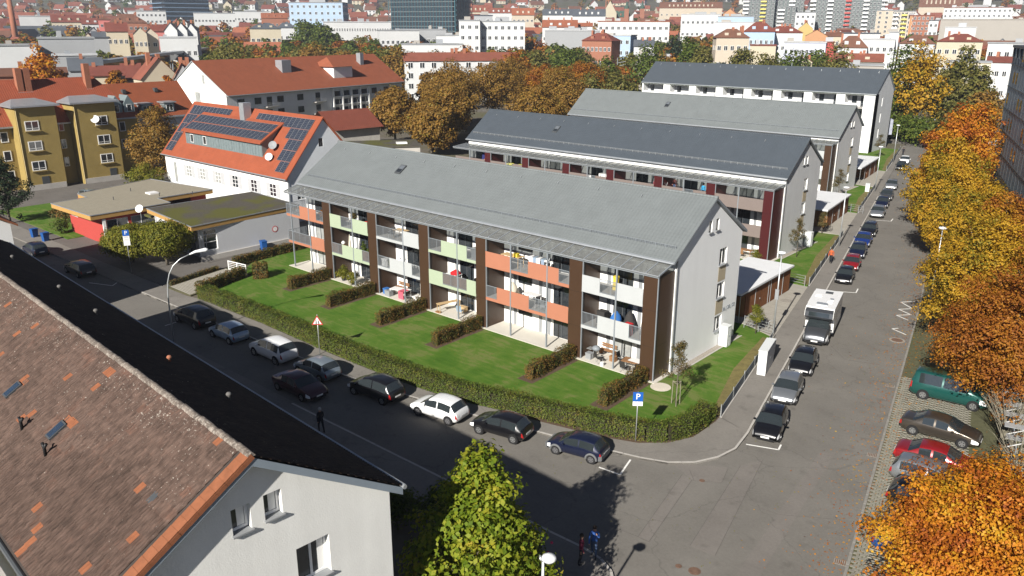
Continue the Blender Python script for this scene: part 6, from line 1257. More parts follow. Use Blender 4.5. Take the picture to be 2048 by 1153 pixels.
# ------------------------------------------------------------------ white house with solar roof
tile_red = rooftile('roof_tile_orange_red', (.26, .066, .030), (1, 0, 0), .30, .22, .15, .6)
pvm = mat('solar_cells', (.022, .028, .045), rough=.18, var=.15, scale=9, spec=.7); pvf = mat('solar_frame', (.45, .46, .47), rough=.35, var=0, metal=.6)
S0 = (-91.0, 59.3); t = thing('solar_house', 'white house with orange-red roof covered in solar panels', 'house', (*S0, 0)); SLn = 33.2; e0, r0 = 6.0, 13.5; yr_ = 6.0; ps = math.atan2(r0-e0, yr_+.45)
b = MB(); b.wall((0, 0, 0), (0, 1), [(0, 0), (12, 0), (12, 6.3), (6, 13.2), (0, 6.3)], [(5.2, 9.6, 5.9, 10.7), (1.3, 3.0, 2.5, 4.6)], .15); b.build('gable_wall', mat('white_render_shade_tint', (.70, .73, .76), var=.03), t)  # gable white dimmed and tinted blue, its shade painted into the colour
window(t, -.1, 5.55, 9.6, .7, 1.1, R(90), frame_dark, glass, 2); window(t, -.1, 1.9, 3.0, 1.2, 1.6, R(90), frame_white, glass, 2)
b = MB(); b.quad((-SLn, 0, 0), (0, 0, 0), (0, 0, 6.3), (-SLn, 0, 6.3)); b.quad((0, 12, 0), (-SLn, 12, 0), (-SLn, 12, 6.3), (0, 12, 6.3)); b.poly([(-SLn, 12, 0), (-SLn, 0, 0), (-SLn, 0, 6.3), (-SLn, 6, 13.2), (-SLn, 12, 6.3)]); b.build('wall', white, t)
gable_roof(t, -SLn-.3, .3, -.45, e0, yr_, r0, 12.45, e0, tile_red, .2, tile_red)
b = MB(); b.tube([(-SLn-.3, -.52, e0-.1), (.3, -.52, e0-.1)], .09, 6); b.build('gutter', zinc, t); b = MB(); b.tube([(.1, -.1, e0-.3), (.1, -.1, .1)], .05, 6); b.build('downpipe', galv, t)
shut = mat('white_shutter', (.40, .41, .42), var=.03)
for i, x in enumerate((-30.2, -26.0, -22.0, -17.6, -13.0, -8.2, -3.6)):
    if i == 0: window(t, x, 0, 1.8, 1.0, 3.2, 0, frame_white, glass_pale); continue
    w = window(t, x, 0, 3.2, 1.5, 1.7, 0, frame_white, glass if i > 3 else glass_pale, 2, rows=(.33, .66))
    for s in (-1, 1): b = MB(); b.box(x+s*1.2-.42, -.05, 3.15, x+s*1.2+.42, .01, 4.95); b.build('shutter', shut, t)
panel = MB(); panel.box(0, 0, 0, .98, 1.62, .04); pme = panel.build('solar_panel', pvm, t); pm_ = pme.data; bpy.data.objects.remove(pme); pm_.materials.append(pvf)
fr_ = MB()
for a in ((0, 0, .98, .025), (0, 1.595, .98, 1.62), (0, .025, .025, 1.595), (.955, .025, .98, 1.595)): fr_.box(a[0], a[1], .03, a[2], a[3], .052)
for k in range(1, 6): fr_.box(.025, 1.62*k/6-.006, .035, .955, 1.62*k/6+.006, .046)
fr_.box(.325-.005, .03, .035, .33, 1.59, .045); fr_.box(.65, .03, .035, .655, 1.59, .045)
fme = fr_.build('panel_frame', pvf, t); fm_ = fme.data; bpy.data.objects.remove(fme)
def pv(x, d, pitch=ps, y0=-.45, z0=e0, k=1.0):
    """panel with its lower left corner at x, d up the slope"""
    o = put('solar_panel', pm_, t, (x, y0+d*math.cos(pitch), z0+d*math.sin(pitch)+.06)); o.rotation_euler = (pitch, 0, 0); put('panel_frame', fm_, o); return o
for c in range(11): pv(-32.6+c*1.03, 7.55)
for r_, n_ in ((5.85, 3), (4.15, 2), (2.45, 2), (.75, 2)):
    for c in range(n_): pv(-32.9+c*1.03, r_)
for c in range(13): pv(-14.2+c*1.03, 7.55)
for r_, n_ in ((5.85, 4), (4.15, 3), (2.45, 3), (.75, 2)):
    for c in range(n_): pv(-.85-n_*1.03+c*1.03, r_)
zc_ = mat('zinc_dormer', (.20, .25, .26), rough=.5, var=.15, scale=2, metal=.3)
dm = thing('tmp', 'x', 'x'); bpy.data.objects.remove(dm)
xa, xb, yf_, z0_, z1_ = -28.2, -7.4, 1.2, 7.7, 9.75; pd_ = math.atan2(12.15-9.85, 4.6-.75)
b = MB(); b.quad((xa, yf_, z0_), (xb, yf_, z0_), (xb, yf_, z1_), (xa, yf_, z1_)); b.poly([(xb, yf_, z0_), (xb, 4.6, 11.9), (xb, yf_, z1_)]); b.poly([(xa, yf_, z0_), (xa, yf_, z1_), (xa, 4.6, 11.9)]); dormer = b.build('dormer', zc_, t)
b = MB(); b.v = [(xa-.4, .75, 9.7), (xb+.4, .75, 9.7), (xb+.4, 4.75, 12.1), (xa-.4, 4.75, 12.1), (xa-.4, .75, 9.88), (xb+.4, .75, 9.88), (xb+.4, 4.75, 12.28), (xa-.4, 4.75, 12.28)]; b.f = [(3, 2, 1, 0), (4, 5, 6, 7), (0, 1, 5, 4), (1, 2, 6, 5), (2, 3, 7, 6), (3, 0, 4, 7)]; b.m = [0]*6; b.build('dormer_roof', tile_red, dormer)
pd_ = math.atan2(2.4, 4.0)
for r_ in (.5, 2.3):
    for c in range(20): pv(xa+.0+c*1.04, r_, pd_, .75, 9.86)
for x in (-26.3, -22.6, -19, -15.5, -12.6, -9.4): window(t, x, yf_, 8.2, .9, 1.2, 0, frame_white if x < -20 else zc_, glass if x < -20 else zc_, 1)
for i in range(30): b = MB(); x = xa+.35+i*.7; b.box(x-.02, yf_-.03, z0_+.1, x+.02, yf_, z1_-.05); b.build('seam', zc_, dormer)
b = MB(); b.box(-17.2, 4.1, 11, -16.0, 5.3, 14.4); b.build('chimney', zinc, t)
dish('grey satellite dish beside the dormer, upper of two', S0[0]-5.7, S0[1]+1.9, 8.9, R(35), .58, .7, strip_grey); dish('white satellite dish beside the dormer, lower of two', S0[0]-5.3, S0[1]+.9, 7.7, R(35), .52, .5)
# ------------------------------------------------------------------ ochre house with two stair towers
ochre = mat('ochre_render', (.30, .22, .072), var=.14, scale=.5, fine=.15); cream_side = ochre; tile_red2 = rooftile('roof_tile_bright_orange', (.25, .062, .030), (0, 1, 0), .33, .24, .14, .9)
t = thing('ochre_house', 'ochre yellow house with two grey-capped stair towers and orange tiled roof', 'house', (-142.4, 20, 0)); LY = 44
b = MB(); b.quad((0, 0, 0), (0, LY, 0), (0, LY, 10.1), (0, 0, 10.1)); b.quad((0, LY, 0), (-12, LY, 0), (-12, LY, 10.1), (0, LY, 10.1)); b.quad((-12, 0, 0), (0, 0, 0), (0, 0, 10.1), (-12, 0, 10.1)); b.build('wall', ochre, t)
b = MB(); b.quad((.6, -.4, 10), (.6, LY+.4, 10), (-6, LY-4, 16.6), (-6, -.4, 16.6)); b.poly([(.6, LY+.4, 10), (-12.6, LY+.4, 10), (-6, LY-4, 16.6)]); b.quad((-12.6, LY+.4, 10), (-12.6, -.4, 10), (-6, -.4, 16.6), (-6, LY-4, 16.6)); b.build('roof', tile_red2, t)
b = MB(); b.box(.5, -.4, 9.75, .7, LY+.4, 10.0); b.build('gutter', zinc, t)
for i, (y0, y1) in enumerate(((24.3, 30.1), (32.8, 39.4))):
    b = MB(); b.box(-2, y0, 0, 2.4, y1, 12.9); tw = b.build('stair_tower', ochre, t); b = MB(); b.box(-2.4, y0-.6, 12.9, 3.0, y1+.6, 13.15); b.build('tower_cap', zinc, tw)
    b = MB(); b.v = [(3.0, y0-.6, 13.15), (3.0, y1+.6, 13.15), (-2.4, y1+.6, 13.15), (-2.4, y0-.6, 13.15), (-2.0, y0+1.2, 13.9), (-2.0, y1-1.2, 13.9)]; b.f = [(0, 1, 5, 4), (1, 2, 5), (3, 0, 4), (2, 3, 4, 5)]; b.m = [0]*4; b.build('tower_roof', zinc, tw)
    for z in (9.3, 6.2, 3.1): window(t, 2.42, y0+(y1-y0)*(.36 if i == 0 else .62), z, 2.0, 1.5, R(90), frame_white, glass, 2, fr=.12, rows=(.25,)); b = MB(); b.box(2.4, y0+(y1-y0)*(.36 if i == 0 else .62)-1.15, z-.15, 2.65, y0+(y1-y0)*(.36 if i == 0 else .62)+1.15, z-.02); b.build('sill', ochre, t)
    b = MB(); b.box(2.3, y0+(2.2 if i == 0 else 4.3), 0, 2.46, y0+(3.3 if i == 0 else 5.4), 2.1); b.build('doorway', frame_dark, t); b = MB(); b.box(2.4, y0+.1, .01, 2.5, y1-.1, .9); b.build('plinth', concrete, tw)
    b = MB(); b.tube([(2.46, y0+.12, 12.9), (2.46, y0+.12, .1)], .07, 6); b.build('downpipe', mat('cream_pipe', (.5, .4, .2)), tw)
for y in (31.45,):
    for z in (8.6, 5.8, 2.9): window(t, .03, y, z, .8, 1.5, R(90), frame_white, glass, 1, fr=.1)
for y in (16.5, 20.5, 23):
    for z in (7.6, 4.7, 1.6): window(t, .03, y, z, 1.1, 1.6, R(90), frame_white, glass, 1, fr=.12)
for y in (41.2,): 
    for z in (7.7, 4.8): window(t, .03, y, z, 1.0, 1.6, R(90), frame_white, glass, 1, fr=.1)
for y in (17, 19.6): b = MB(); b.v = [(-.5, y, 10.6), (-.5, y+2.2, 10.6), (-.5, y+1.1, 13.6), (-4, y+1.1, 13.6), (-.5, y, 12), (-.5, y+2.2, 12), (-2.2, y, 12), (-2.2, y+2.2, 12)]; b.f = [(0, 1, 5, 2, 4), (4, 2, 3, 6), (2, 5, 7, 3), (0, 4, 6), (1, 7, 5)]; b.m = [0]*5; b.build('dormer', zc_, t)
for y in (39.9, 42.0): b = MB(); b.v = [(-.2, y, 10.4), (-.2, y+1.8, 10.4), (-.2, y+.9, 13.6), (-3.4, y+.9, 13.6), (-.2, y, 12.2), (-.2, y+1.8, 12.2), (-2.2, y, 12.2), (-2.2, y+1.8, 12.2)]; b.f = [(0, 1, 5, 2, 4), (4, 2, 3, 6), (2, 5, 7, 3), (0, 4, 6), (1, 7, 5)]; b.m = [0]*5; d_ = b.build('dormer', zc_, t); window(t, -.17, y+.9, 10.9, .8, 1.2, R(90), frame_white, glass)
for y in (27.5, 28.7, 38.0):
    b = MB(); b.box(-5.2, y, 13, -4.2, y+.9, 18.4 if y < 30 else 18.8); b.build('chimney', brick_red, t); b = MB(); b.box(-5.3, y-.08, 14.2, -4.05, y+.98, 14.7); b.build('flashing', galv, t)
dish('white satellite dish on the right ochre tower', -139.9, 55.9, 9.8, R(60), .65, .5)
tile_brown = rooftile('roof_tile_brown_orange', (.21, .058, .024), (0, 1, 0), .4, .3, .12, .5)
t = thing('dormer_house', 'lower house with rust-brown roof, two dormers and grey walls right of the ochre house', 'house', (-150, 65, 0)); L2 = 14
b = MB(); b.quad((0, 0, 0), (0, L2, 0), (0, L2, 9), (0, 0, 9)); b.quad((-13, 0, 0), (0, 0, 0), (0, 0, 9), (-13, 0, 9)); b.build('wall', grey_wall, t)
b = MB(); b.quad((.5, -.3, 8.9), (.5, L2, 8.9), (-6.5, L2, 14.7), (-6.5, -.3, 14.7)); b.quad((-6.5, -.3, 14.7), (-6.5, L2, 14.7), (-13, L2, 8.9), (-13, -.3, 8.9)); b.build('roof', tile_brown, t); b = MB(); b.box(.45, -.3, 8.6, .62, L2, 8.9); b.build('gutter', zinc, t)
for y in (3.4, 7.8):
    b = MB(); b.box(-3, y, 9.4, -.2, y+1.9, 11.2); d_ = b.build('dormer', zc_, t); b = MB(); b.box(-3.4, y-.3, 11.2, .2, y+2.2, 11.4); b.build('dormer_roof', zinc, d_); window(t, -.17, y+.95, 9.7, 1.3, 1.2, R(90), frame_white, glass, 2)
for y in (2.2, 8.2): b = MB(); b.box(-4.9, y, 13.0, -4.1, y+.6, 13.7); b.build('skylight', frame_dark, t)
for y in (4, 7.5, 11.5): window(t, .03, y, 5.6, 1.1, 1.6, R(90), frame_white, glass)
# ------------------------------------------------------------------ long grey house with red roof, bays and balconies
grey_shade = mat('pale_grey_render', (.70, .71, .72), var=.05); tile_rust = rooftile('roof_tile_rust', (.24, .072, .035), (.148, -.989, 0), .34, .26, .14, .6)
t = thing('long_house', 'long white and grey apartment house with rust-red roof behind the solar house', 'apartment house', (-175.3, 99.8, 0), R(98.5)); LL, WW = 62, 21.5
# local x runs away along the facade, local y to the left (the gable faces -x)
b = MB(); b.wall((0, WW, 0), (0, -1), [(0, 0), (WW, 0), (WW, 10), (WW/2, 17), (0, 10)], [(13.3, 11.8, 14.4, 13.9), (10.2, 7.4, 12.2, 9.9), (4.6, 1, 6, 3)], .2); b.build('gable_wall', white, t)
for y, z, w, h in ((WW-13.85, 11.8, 1.1, 2.1), (WW-11.2, 7.4, 2.0, 2.5)): window(t, .15, y, z, w, h, R(-90), frame_white, glass_pale, 1)
b = MB(); b.quad((LL, 0, 0), (0, 0, 0), (0, 0, 10), (LL, 0, 10)); b.f[-1] = b.f[-1][::-1]; b.quad((LL, 0, 0), (LL, WW, 0), (LL, WW, 10), (LL, 0, 10)); b.build('facade', grey_shade, t)
gable_roof(t, -.3, LL+.3, -.9, 9.6, WW/2, 17.1, WW+.9, 9.6, tile_rust, .25, zinc)
b = MB(); b.tube([(-.3, -1.0, 9.45), (LL+.3, -1.0, 9.45)], .12, 6); b.build('gutter', zinc, t)
for z in (7.0, 4.0, 1.0):
    for x in (4, 9, 16, 22.5, 50, 55, 59): window(t, x, -.01, z, 2.0, 1.5, 0, frame_dark, glass, 2)
    for x in (12.5, 28.5): 
        b = MB(); b.box(x-1.8, -1.3, z-.9, x+1.8, 0, z-.7); bk = b.build('balcony', concrete, t); railing(t, x-1.8, x+1.8, -1.3, z-.7, z+.3, galv, 'railing', .3); window(t, x, -.01, z-.7, 1.6, 2.2, 0, frame_dark, glass, 1, 'balcony_door')
for i in range(4):
    for k in range(5):
        x, z = 34+i*3.4, 8.4-k*2.1; b = MB(); b.box(x, -.5, z-1.6, x+2.9, -.02, z+.0); 
        w = window(t, x+1.5, -.03, z-1.6, 2.6, 1.7, 0, frame_white, glass, 1, 'glazed_bay'); 
for i in range(5): b = MB(); b.box(33.4+i*3.4, -.75, 0, 33.8+i*3.4, 0, 9.2); b.build('white_fin', white, t)
for k in range(6): b = MB(); b.box(33.4, -.6, 8.95-k*2.1, 47.4, 0, 9.25-k*2.1); b.build('white_band', white, t)
b = MB(); b.box(22, 5.2, 13, 25, 7.6, 16.6); b.build('chimney', zinc, t); b = MB(); b.box(52, 6.5, 13, 53.4, 8, 17.6); b.build('chimney', zinc, t)
b = MB(); b.box(37, 2.2, 11, 44, 9, 14.6); dd = b.build('dormer', white, t); b = MB(); b.v = [(36.3, 1.5, 14.5), (44.7, 1.5, 14.5), (44.7, 10, 14.5), (36.3, 10, 14.5), (38.5, 6, 16.9), (42.5, 6, 16.9)]; b.f = [(0, 1, 5, 4), (1, 2, 5), (3, 0, 4), (2, 3, 4, 5)]; b.m = [0]*4; b.build('dormer_roof', tile_rust, dd)
# flat garage and small tiled roof between the solar house and the chestnuts
t = thing('flat_garage', 'low concrete garage with mossy flat roof behind the nearest terrace', 'garage', (-121, 87, 0), R(54)); b = MB(); b.box(0, 0, 0, 17, 9, 3.9); b.build('wall', concrete, t); b = MB(); b.box(-.2, -.2, 3.9, 17.2, 9.2, 4.1); b.build('roof', mat('mossy_roof', (.07, .07, .05)), t); b = MB(); b.box(8, -.06, 1.6, 12, .02, 3.0); b.build('window', glass, t); b = MB(); b.box(13, 3, 4.1, 15, 4.5, 4.35); b.build('roof_light', sign_white, t)
t = thing('tiled_annexe', 'low annexe with dark red tiled roof behind the flat garage', 'annexe', (-135.5, 100.5, 0), R(84)); b = MB(); b.box(0, 1, 0, 11, 10, 5); b.build('wall', concrete, t); b = MB(); b.quad((-.5, 0, 4.8), (11.5, 0, 4.8), (11.5, 6, 8.2), (-.5, 6, 8.2)); b.quad((-.5, 6, 8.2), (11.5, 6, 8.2), (11.5, 11, 5), (-.5, 11, 5)); b.build('roof', rooftile('roof_tile_dark_red', (.16, .045, .028), (.44, .9, 0), .4, .25, .15, .7), t)
# ------------------------------------------------------------------ neighbour house at the left edge
nb_ = G(32, 441, 9.6); t = thing('neighbour_house', 'white neighbour house with orange verge at the left picture edge', 'house', (nb_[0], nb_[1]-.4, 0), R(-2)); b = MB(); b.wall((-.3, -10, 0), (0, 1), [(0, 0), (10, 0), (10, 9.3), (5, 12.4), (0, 9.3)], [], .2); b.quad((-.3, 0, 0), (-20, 0, 0), (-20, 0, 9.3), (-.3, 0, 9.3)); b.build('wall', white, t)
gable_roof(t, -20, .1, -10.5, 9.2, -5, 12.75, .45, 9.3, tile_red, .2, tile_orange)
# ------------------------------------------------------------------ office block on the right edge
off_m = mat('office_slate_panels', (.15, .21, .27), rough=.5, var=.08, scale=.2, spec=.35); t = thing('office_block', 'tall slate-blue panelled office block at the right edge', 'office building', (-28.3, 151.5, 0), R(-72.8))
b = MB(); b.box(0, 0, 3.5, 86, 40, 22); b.build('upper_floors', off_m, t); b = MB(); b.box(0, -.3, 22, 86, 40, 22.4); b.build('roof_edge', frame_dark, t); b = MB(); b.box(.5, .6, 0, 86, 40, 3.5); b.build('ground_floor', concrete, t)
for k in range(5): b = MB(); b.box(0, -.06, 6.2+k*3.3, 86, 0, 6.35+k*3.3); b.build('floor_joint', frame_dark, t)
for i in range(28):
    for k in range(5):
        if (i+k*3) % 5 < 2: b = MB(); b.box(2+i*3, -.05, 7+k*3.3, 3.4+i*3, .02, 8.6+k*3.3); b.build('window', glass, t)
    b = MB(); b.box(1+i*3.05, -.04, 3.5, 1.06+i*3.05, 0, 22); b.build('panel_joint', frame_dark, t)
for i in range(20): b = MB(); b.box(1+i*4, -.25, 20.6, 1.25+i*4, 0, 22); b.build('parapet_bracket', frame_dark, t)
t = thing('white_annexe', 'pale rendered low annexe before the slate-blue office block', 'annexe', (-15.5, 118.0, 0), R(-77)); b = MB(); b.wall((0, 0, 0), (1, 0), [(0, 0), (45, 0), (45, 7.5), (0, 7.5)], [(3+i*5, 4.2, 5.2+i*5, 6.2) for i in range(8)], .3); b.build('wall', white, t); b = MB(); b.box(0, .05, 7.5, 45, 12, 7.7); b.build('roof', roofgravel, t); b = MB(); b.box(0, .3, 0, .3, 12, 7.5); b.build('end_wall', white, t)
for i in range(8): window(t, 4.1+i*5, .25, 4.2, 2.2, 2.0, 0, frame_dark, glass, 2)
t = thing('blade_fence', 'row of white metal blades with bars behind the parked cars', 'fence', (-9.7, 68, 0), R(-77))
for i in range(11):
    b = MB(); x = i*1.7; b.v = [(x, -.5, 2.2), (x+.4, -.5, 2.1), (x+.4, .6, 2.1), (x, .6, 2.2), (x, -.5, 2.25), (x+.4, -.5, 2.15), (x+.4, .6, 2.15), (x, .6, 2.25)]; b.f = [(3, 2, 1, 0), (4, 5, 6, 7), (0, 1, 5, 4), (1, 2, 6, 5), (2, 3, 7, 6), (3, 0, 4, 7)]; b.m = [0]*6; b.build('blade', galv, t); b = MB()
    for k in range(8): b.box(x+k*.2, -.02, .05, x+k*.2+.03, .02, 2.15)
    b.build('bars', steel, t); b = MB(); b.tube([(x+.4, .55, 2.1), (x+1.65, -.45, 2.2)], .03, 5); b.build('brace', sign_white, t)
# hut and garages at the far end of the side street
t = thing('white_hut', 'small white hut with grey roof at the end of the side street', 'hut', (-62, 207, 0), R(-8)); b = MB(); b.box(0, 0, 0, 8, 6, 4); b.build('wall', white, t); b = MB(); b.box(-.5, -.6, 4, 8.5, 6.5, 4.3); b.build('roof', concrete, t); window(t, 4, 0, 1.4, 1.4, 1.4, 0, frame_white, glass)
t = thing('garage_row', 'low brown-doored garage row beside the white hut', 'garage', (-53.2, 206, 0), R(-10)); b = MB(); b.box(0, 0, 0, 14, 6, 2.8); b.build('wall', concrete, t); b = MB(); b.box(-.3, -.5, 2.8, 14.3, 6.3, 3.05); b.build('roof', zinc, t)
for i in range(5): b = MB(); b.box(.4+i*2.75, -.06, .05, 2.7+i*2.75, .02, 2.4); b.build('garage_door', mat('brown_garage_door', (.14, .065, .045), var=.1), t)
t = thing('round_sign', 'round pale traffic mirror sign on a pole by the white hut', 'road sign', (-62.5, 203, 0)); b = MB(); b.tube([(0, 0, 0), (0, 0, 6.2)], .06, 6); b.build('post', galv, t); b = MB(); b.tube([(0, -.08, 5.6), (0, -.02, 5.6)], .75, 18); b.build('sign_face', lampglass, t)
for i, (x, y) in enumerate(((-57.6, 190),)): t = thing('banner_flag', 'pale advertising banner on a pole by the farthest terrace', 'banner', (x, y, .1)); b = MB(); b.tube([(0, 0, 0), (0, 0, 6.5)], .05, 6); b.build('pole', galv, t); b = MB(); b.v = [(.06, 0, 2.2), (1.5, .15, 2.4), (1.5, .05, 5.6), (.06, 0, 5.7), (.06, .02, 2.5), (1.5, .17, 2.4), (1.5, .07, 5.6), (.06, .02, 6.3)]; b.f = [(0, 1, 2, 3), (7, 6, 5, 4)]; b.m = [0, 0]; b.build('cloth', mat('banner_cloth', (.30, .32, .38), var=.4, scale=1.5), t)
# ------------------------------------------------------------------ trees near the camera
tree('catalpa', 'lime-green broad-leaved tree at the bottom edge beside the white gable', (-19.7, 20.4, .1), 8.8, 3.2, 4.1, L_catalpa, 17000, .235, rc=.85, nc=85, trunk_r=.18, shape=1.15, base=1)
GM = 'autumn maples along the parking bays'
def maple(l, x, y, h, rx, m, n, size, nc=85): return tree('maple', l, (x, y, 0), h, rx, h*.44, m, n, size, rc=rx*.21, nc=int(nc*1.4), group=GM, trunk_r=.24, shape=.5)
maple('golden orange maple filling the bottom right corner', -3.7, 34.1, 8.3, 5.2, L_yel, 105000, .14, 120)
maple('rust-orange maple over the green van', -8.0, 58.6, 10.4, 4.7, L_org, 54000, .16)
maple('orange and gold maple at the right edge beside the annexe', -6.0, 67.5, 11.5, 5.2, L_org, 42000, .19)
maple('green-gold maple reaching over the street opposite the motorhome', -12.4, 70.5, 11.3, 4.7, L_gold, 40000, .185)
maple('golden maple in the middle of the row', -16.0, 83.5, 11.3, 4.5, L_gold, 31000, .21)
maple('brownish orange maple behind the middle of the row', -13.6, 83.5, 11.0, 4.4, L_org, 34000, .205)
maple('golden maple reaching farthest over the street', -21.2, 98.0, 11.0, 5.0, L_gold, 36000, .23)
maple('yellow maple by the black parked car far up the street', -25.6, 112.0, 12, 5.2, L_gold, 18000, .30)
maple('bright yellow maple second last up the street', -28.8, 127.0, 12.5, 5.3, L_yel, 16000, .33)
maple('orange maple last up the street before the hut', -31.0, 145.0, 14, 5.8, L_yel, 14000, .36)
for i, (x, y, l) in enumerate(((-84.4, 39.0, 'right'), (-88.2, 37.0, 'left'))): tree('globe_tree', f'clipped yellow-green globe tree before the school, {l} of two', (x, y, .1), 4.8 if i == 0 else 4.3, 3.1, 1.9, L_globe, 24000, .2, rc=.8, nc=80, shape=.05, kv=(.86, 1.0), trunk_r=.14, group='clipped globe trees', base=1.6)
tree('conifer', 'dark conifer at the left picture edge', (-118.5, 34.6, 0), 9.0, 3.0, 4.4, L_dark, 6000, .28, rc=.8, nc=45, shape=1.4, base=.4)
tree('lilac_bush', 'rounded rusty bush in the front garden left of the school', (-113, 39.5, .1), 2.6, 2.0, 1.2, L_beech, 2500, .2, rc=.7, nc=18, shape=.2, cat='bush', base=.2); tree('lilac_bush', 'dark green bush at the garden corner by the red wall', (-107.5, 36.9, .1), 2.0, 1.1, 1.0, L_green, 1200, .2, rc=.5, nc=12, shape=.2, cat='bush', base=.2)
tree('chestnut', 'brown-green tree between the ochre house and the solar house', (-131, 61.5, 0), 12.5, 5.2, 5.8, L_brown, 14000, .30, rc=1.3, nc=55, barkm=bark)
tree('yellow_bush', 'yellow bush below the brown-green tree', (-124.5, 55.5, 0), 5, 3.0, 2.4, L_globe, 4000, .26, rc=.9, nc=22, shape=.3, base=.5, cat='bush')
def bare_shrub(label, x, y, h, n=60, lean=0):
    t = thing('bare_shrub', label, 'bush', (x, y, 0)); b = MB()
    for i in range(n):
        a = random.uniform(0, 6.28); r = random.uniform(.4, 1.0)*h*.55; p = Vector((math.cos(a)*r, math.sin(a)*r, h*random.uniform(.6, 1.0))); q = p*.45+Vector((random.uniform(-.2, .2), random.uniform(-.2, .2), .3)); b.tube([(random.uniform(-.3, .3), random.uniform(-.3, .3), 0), q, p], [.03, .02, .006], 4)
        for k in range(3): e = p.lerp(q, random.random()*.7); b.tube([e, e+Vector((random.uniform(-.5, .5), random.uniform(-.5, .5), random.uniform(.1, .5)))], [.01, .004], 3)
    b.build('branches', bark_pale, t); cl = [(random.uniform(-1, 1)*h*.4, random.uniform(-1, 1)*h*.4, h*random.uniform(.4, .9), .5) for _ in range(14)]; P, N = foliage(cl, 220, .16, (0, 0, h*.4)); tag(leaves('foliage', P, N, .16, L_org, t), kind='stuff')
bare_shrub('leafless thorny shrub behind the bronze-grey saloon', -6.6, 54.5, 3.6, 70); bare_shrub('leafless shrub at the right edge behind the red saloon', -5.2, 50.0, 3.2, 60); bare_shrub('leafless shrub beside the blade fence', -6.2, 60.5, 4.2, 50)
# roses and shrubs in the dark below the lime tree
for i, (x, y, l) in enumerate(((-21.0, 24.6, 'rose bush with pink blooms beside the lamp at the bottom edge'), (-26.5, 25.0, 'dark shrub in the shade left of the lime-green tree'), (-28.6, 23.5, 'dark shrub below the white gable in the shade'))):
    tree('garden_shrub', l, (x, y, .1), 2.2-.3*i+.6*(i > 0), 1.5, 1.0, L_green, 2500, .17, rc=.6, nc=20, shape=.3, base=.2, cat='bush')
rz = thing('rose_blooms', 'pink rose blooms on the bush by the lamp', 'flowers', (-20.7, 24.9, .1)); b = MB()
for i in range(9): b.lathe([(.02, 0), (.07, .04), (.06, .1), (.01, .12)], 7, random.uniform(-1, 1), random.uniform(-.8, .8), random.uniform(1.5, 2.1)); 
b.build('blooms', mat('rose_pink', (.55, .04, .12), var=.1), rz, True)
# fallen leaves along the right kerb and below the maples
n = 5200; tt = RNG.uniform(33, 130, n); off = RNG.gamma(1.4, .8, n)*np.where(RNG.random(n) < .45, -1, 1.6); X = np.array([kr(t) for t in tt])+off; P = np.stack([X, tt, np.where(off > .15, .055, .012)+RNG.random(n)*.01], 1)
fl_o = leaves('fallen_leaves', P, np.tile([0, 0, 1.], (n, 1)), .11, L_yel, None, jit=.2); tag(fl_o, 'yellow and brown fallen leaves scattered along the right kerb', 'leaves', kind='stuff')
n = 700; P = np.stack([RNG.uniform(-34, -14, n), RNG.uniform(31, 75, n), np.full(n, .012)], 1); P = P[(P[:, 0] > np.array([kl(t)+.3 if t > 45 else -30 for t in P[:, 1]])) & (P[:, 1] < 38+0*P[:, 1]) | (P[:, 0] > np.array([kl(t)+.3 for t in P[:, 1]]))]
tag(leaves('fallen_leaves', P, np.tile([0, 0, 1.], (len(P), 1)), .08, L_globe, None, jit=.2), 'sparse pale fallen leaves over the junction asphalt', 'leaves', kind='stuff')
n = 1300; P = np.stack([RNG.uniform(-70, -23, n), RNG.uniform(37.5, 47, n), np.full(n, .112)], 1)
tag(leaves('fallen_leaves', P[P[:, 1] > 38+.13*(P[:, 0]+40)], np.tile([0, 0, 1.], ((P[:, 1] > 38+.13*(P[:, 0]+40)).sum(), 1)), .075, L_beech, None, jit=.25), 'few brown fallen leaves on the lawn', 'leaves', kind='stuff')
# chestnuts and other trees behind the rows
GC = 'brown chestnuts behind the terraces'
for i, (x, y, h, r, m, l) in enumerate(((-138, 118, 13, 6.0, L_brown, 'brown chestnut nearest the long grey house'), (-126, 118, 11.5, 5.5, L_brown, 'brown chestnut just behind the nearest terrace'), (-141, 138, 16, 8.0, L_brown, 'broad brown chestnut left of the slate-blue terrace'), (-152, 165, 17, 8.5, L_brown, 'tall brown chestnut behind the slate-blue terrace'), (-146, 182, 15, 7.5, L_org, 'orange-tinted chestnut by the third terrace'), (-118, 142, 13, 6.5, L_brown, 'green-brown chestnut touching the slate-blue roof'), (-132, 128, 13, 6.5, L_brown, 'brown chestnut in the gap behind the nearest terrace'), (-152, 150, 16, 7.5, L_brown, 'rust-brown chestnut before the white apartment house'), (-165, 186, 16, 8, L_brown, 'dark chestnut right of the white apartment house'), (-138, 176, 15, 7, L_brown, 'bronze chestnut behind the slate-blue roof'), (-150, 202, 15, 8, L_org, 'orange chestnut above the third roof'), (-120, 112, 10, 5, L_brown, 'low chestnut at the end of the garage'), (-128, 165, 15, 7.5, L_brown, 'dark brown chestnut left of the third terrace'))):
    tree('chestnut', l, (x, y, 0), h, r, h*.42, m, 15000, .46, rc=r*.25, nc=70, group=GC)
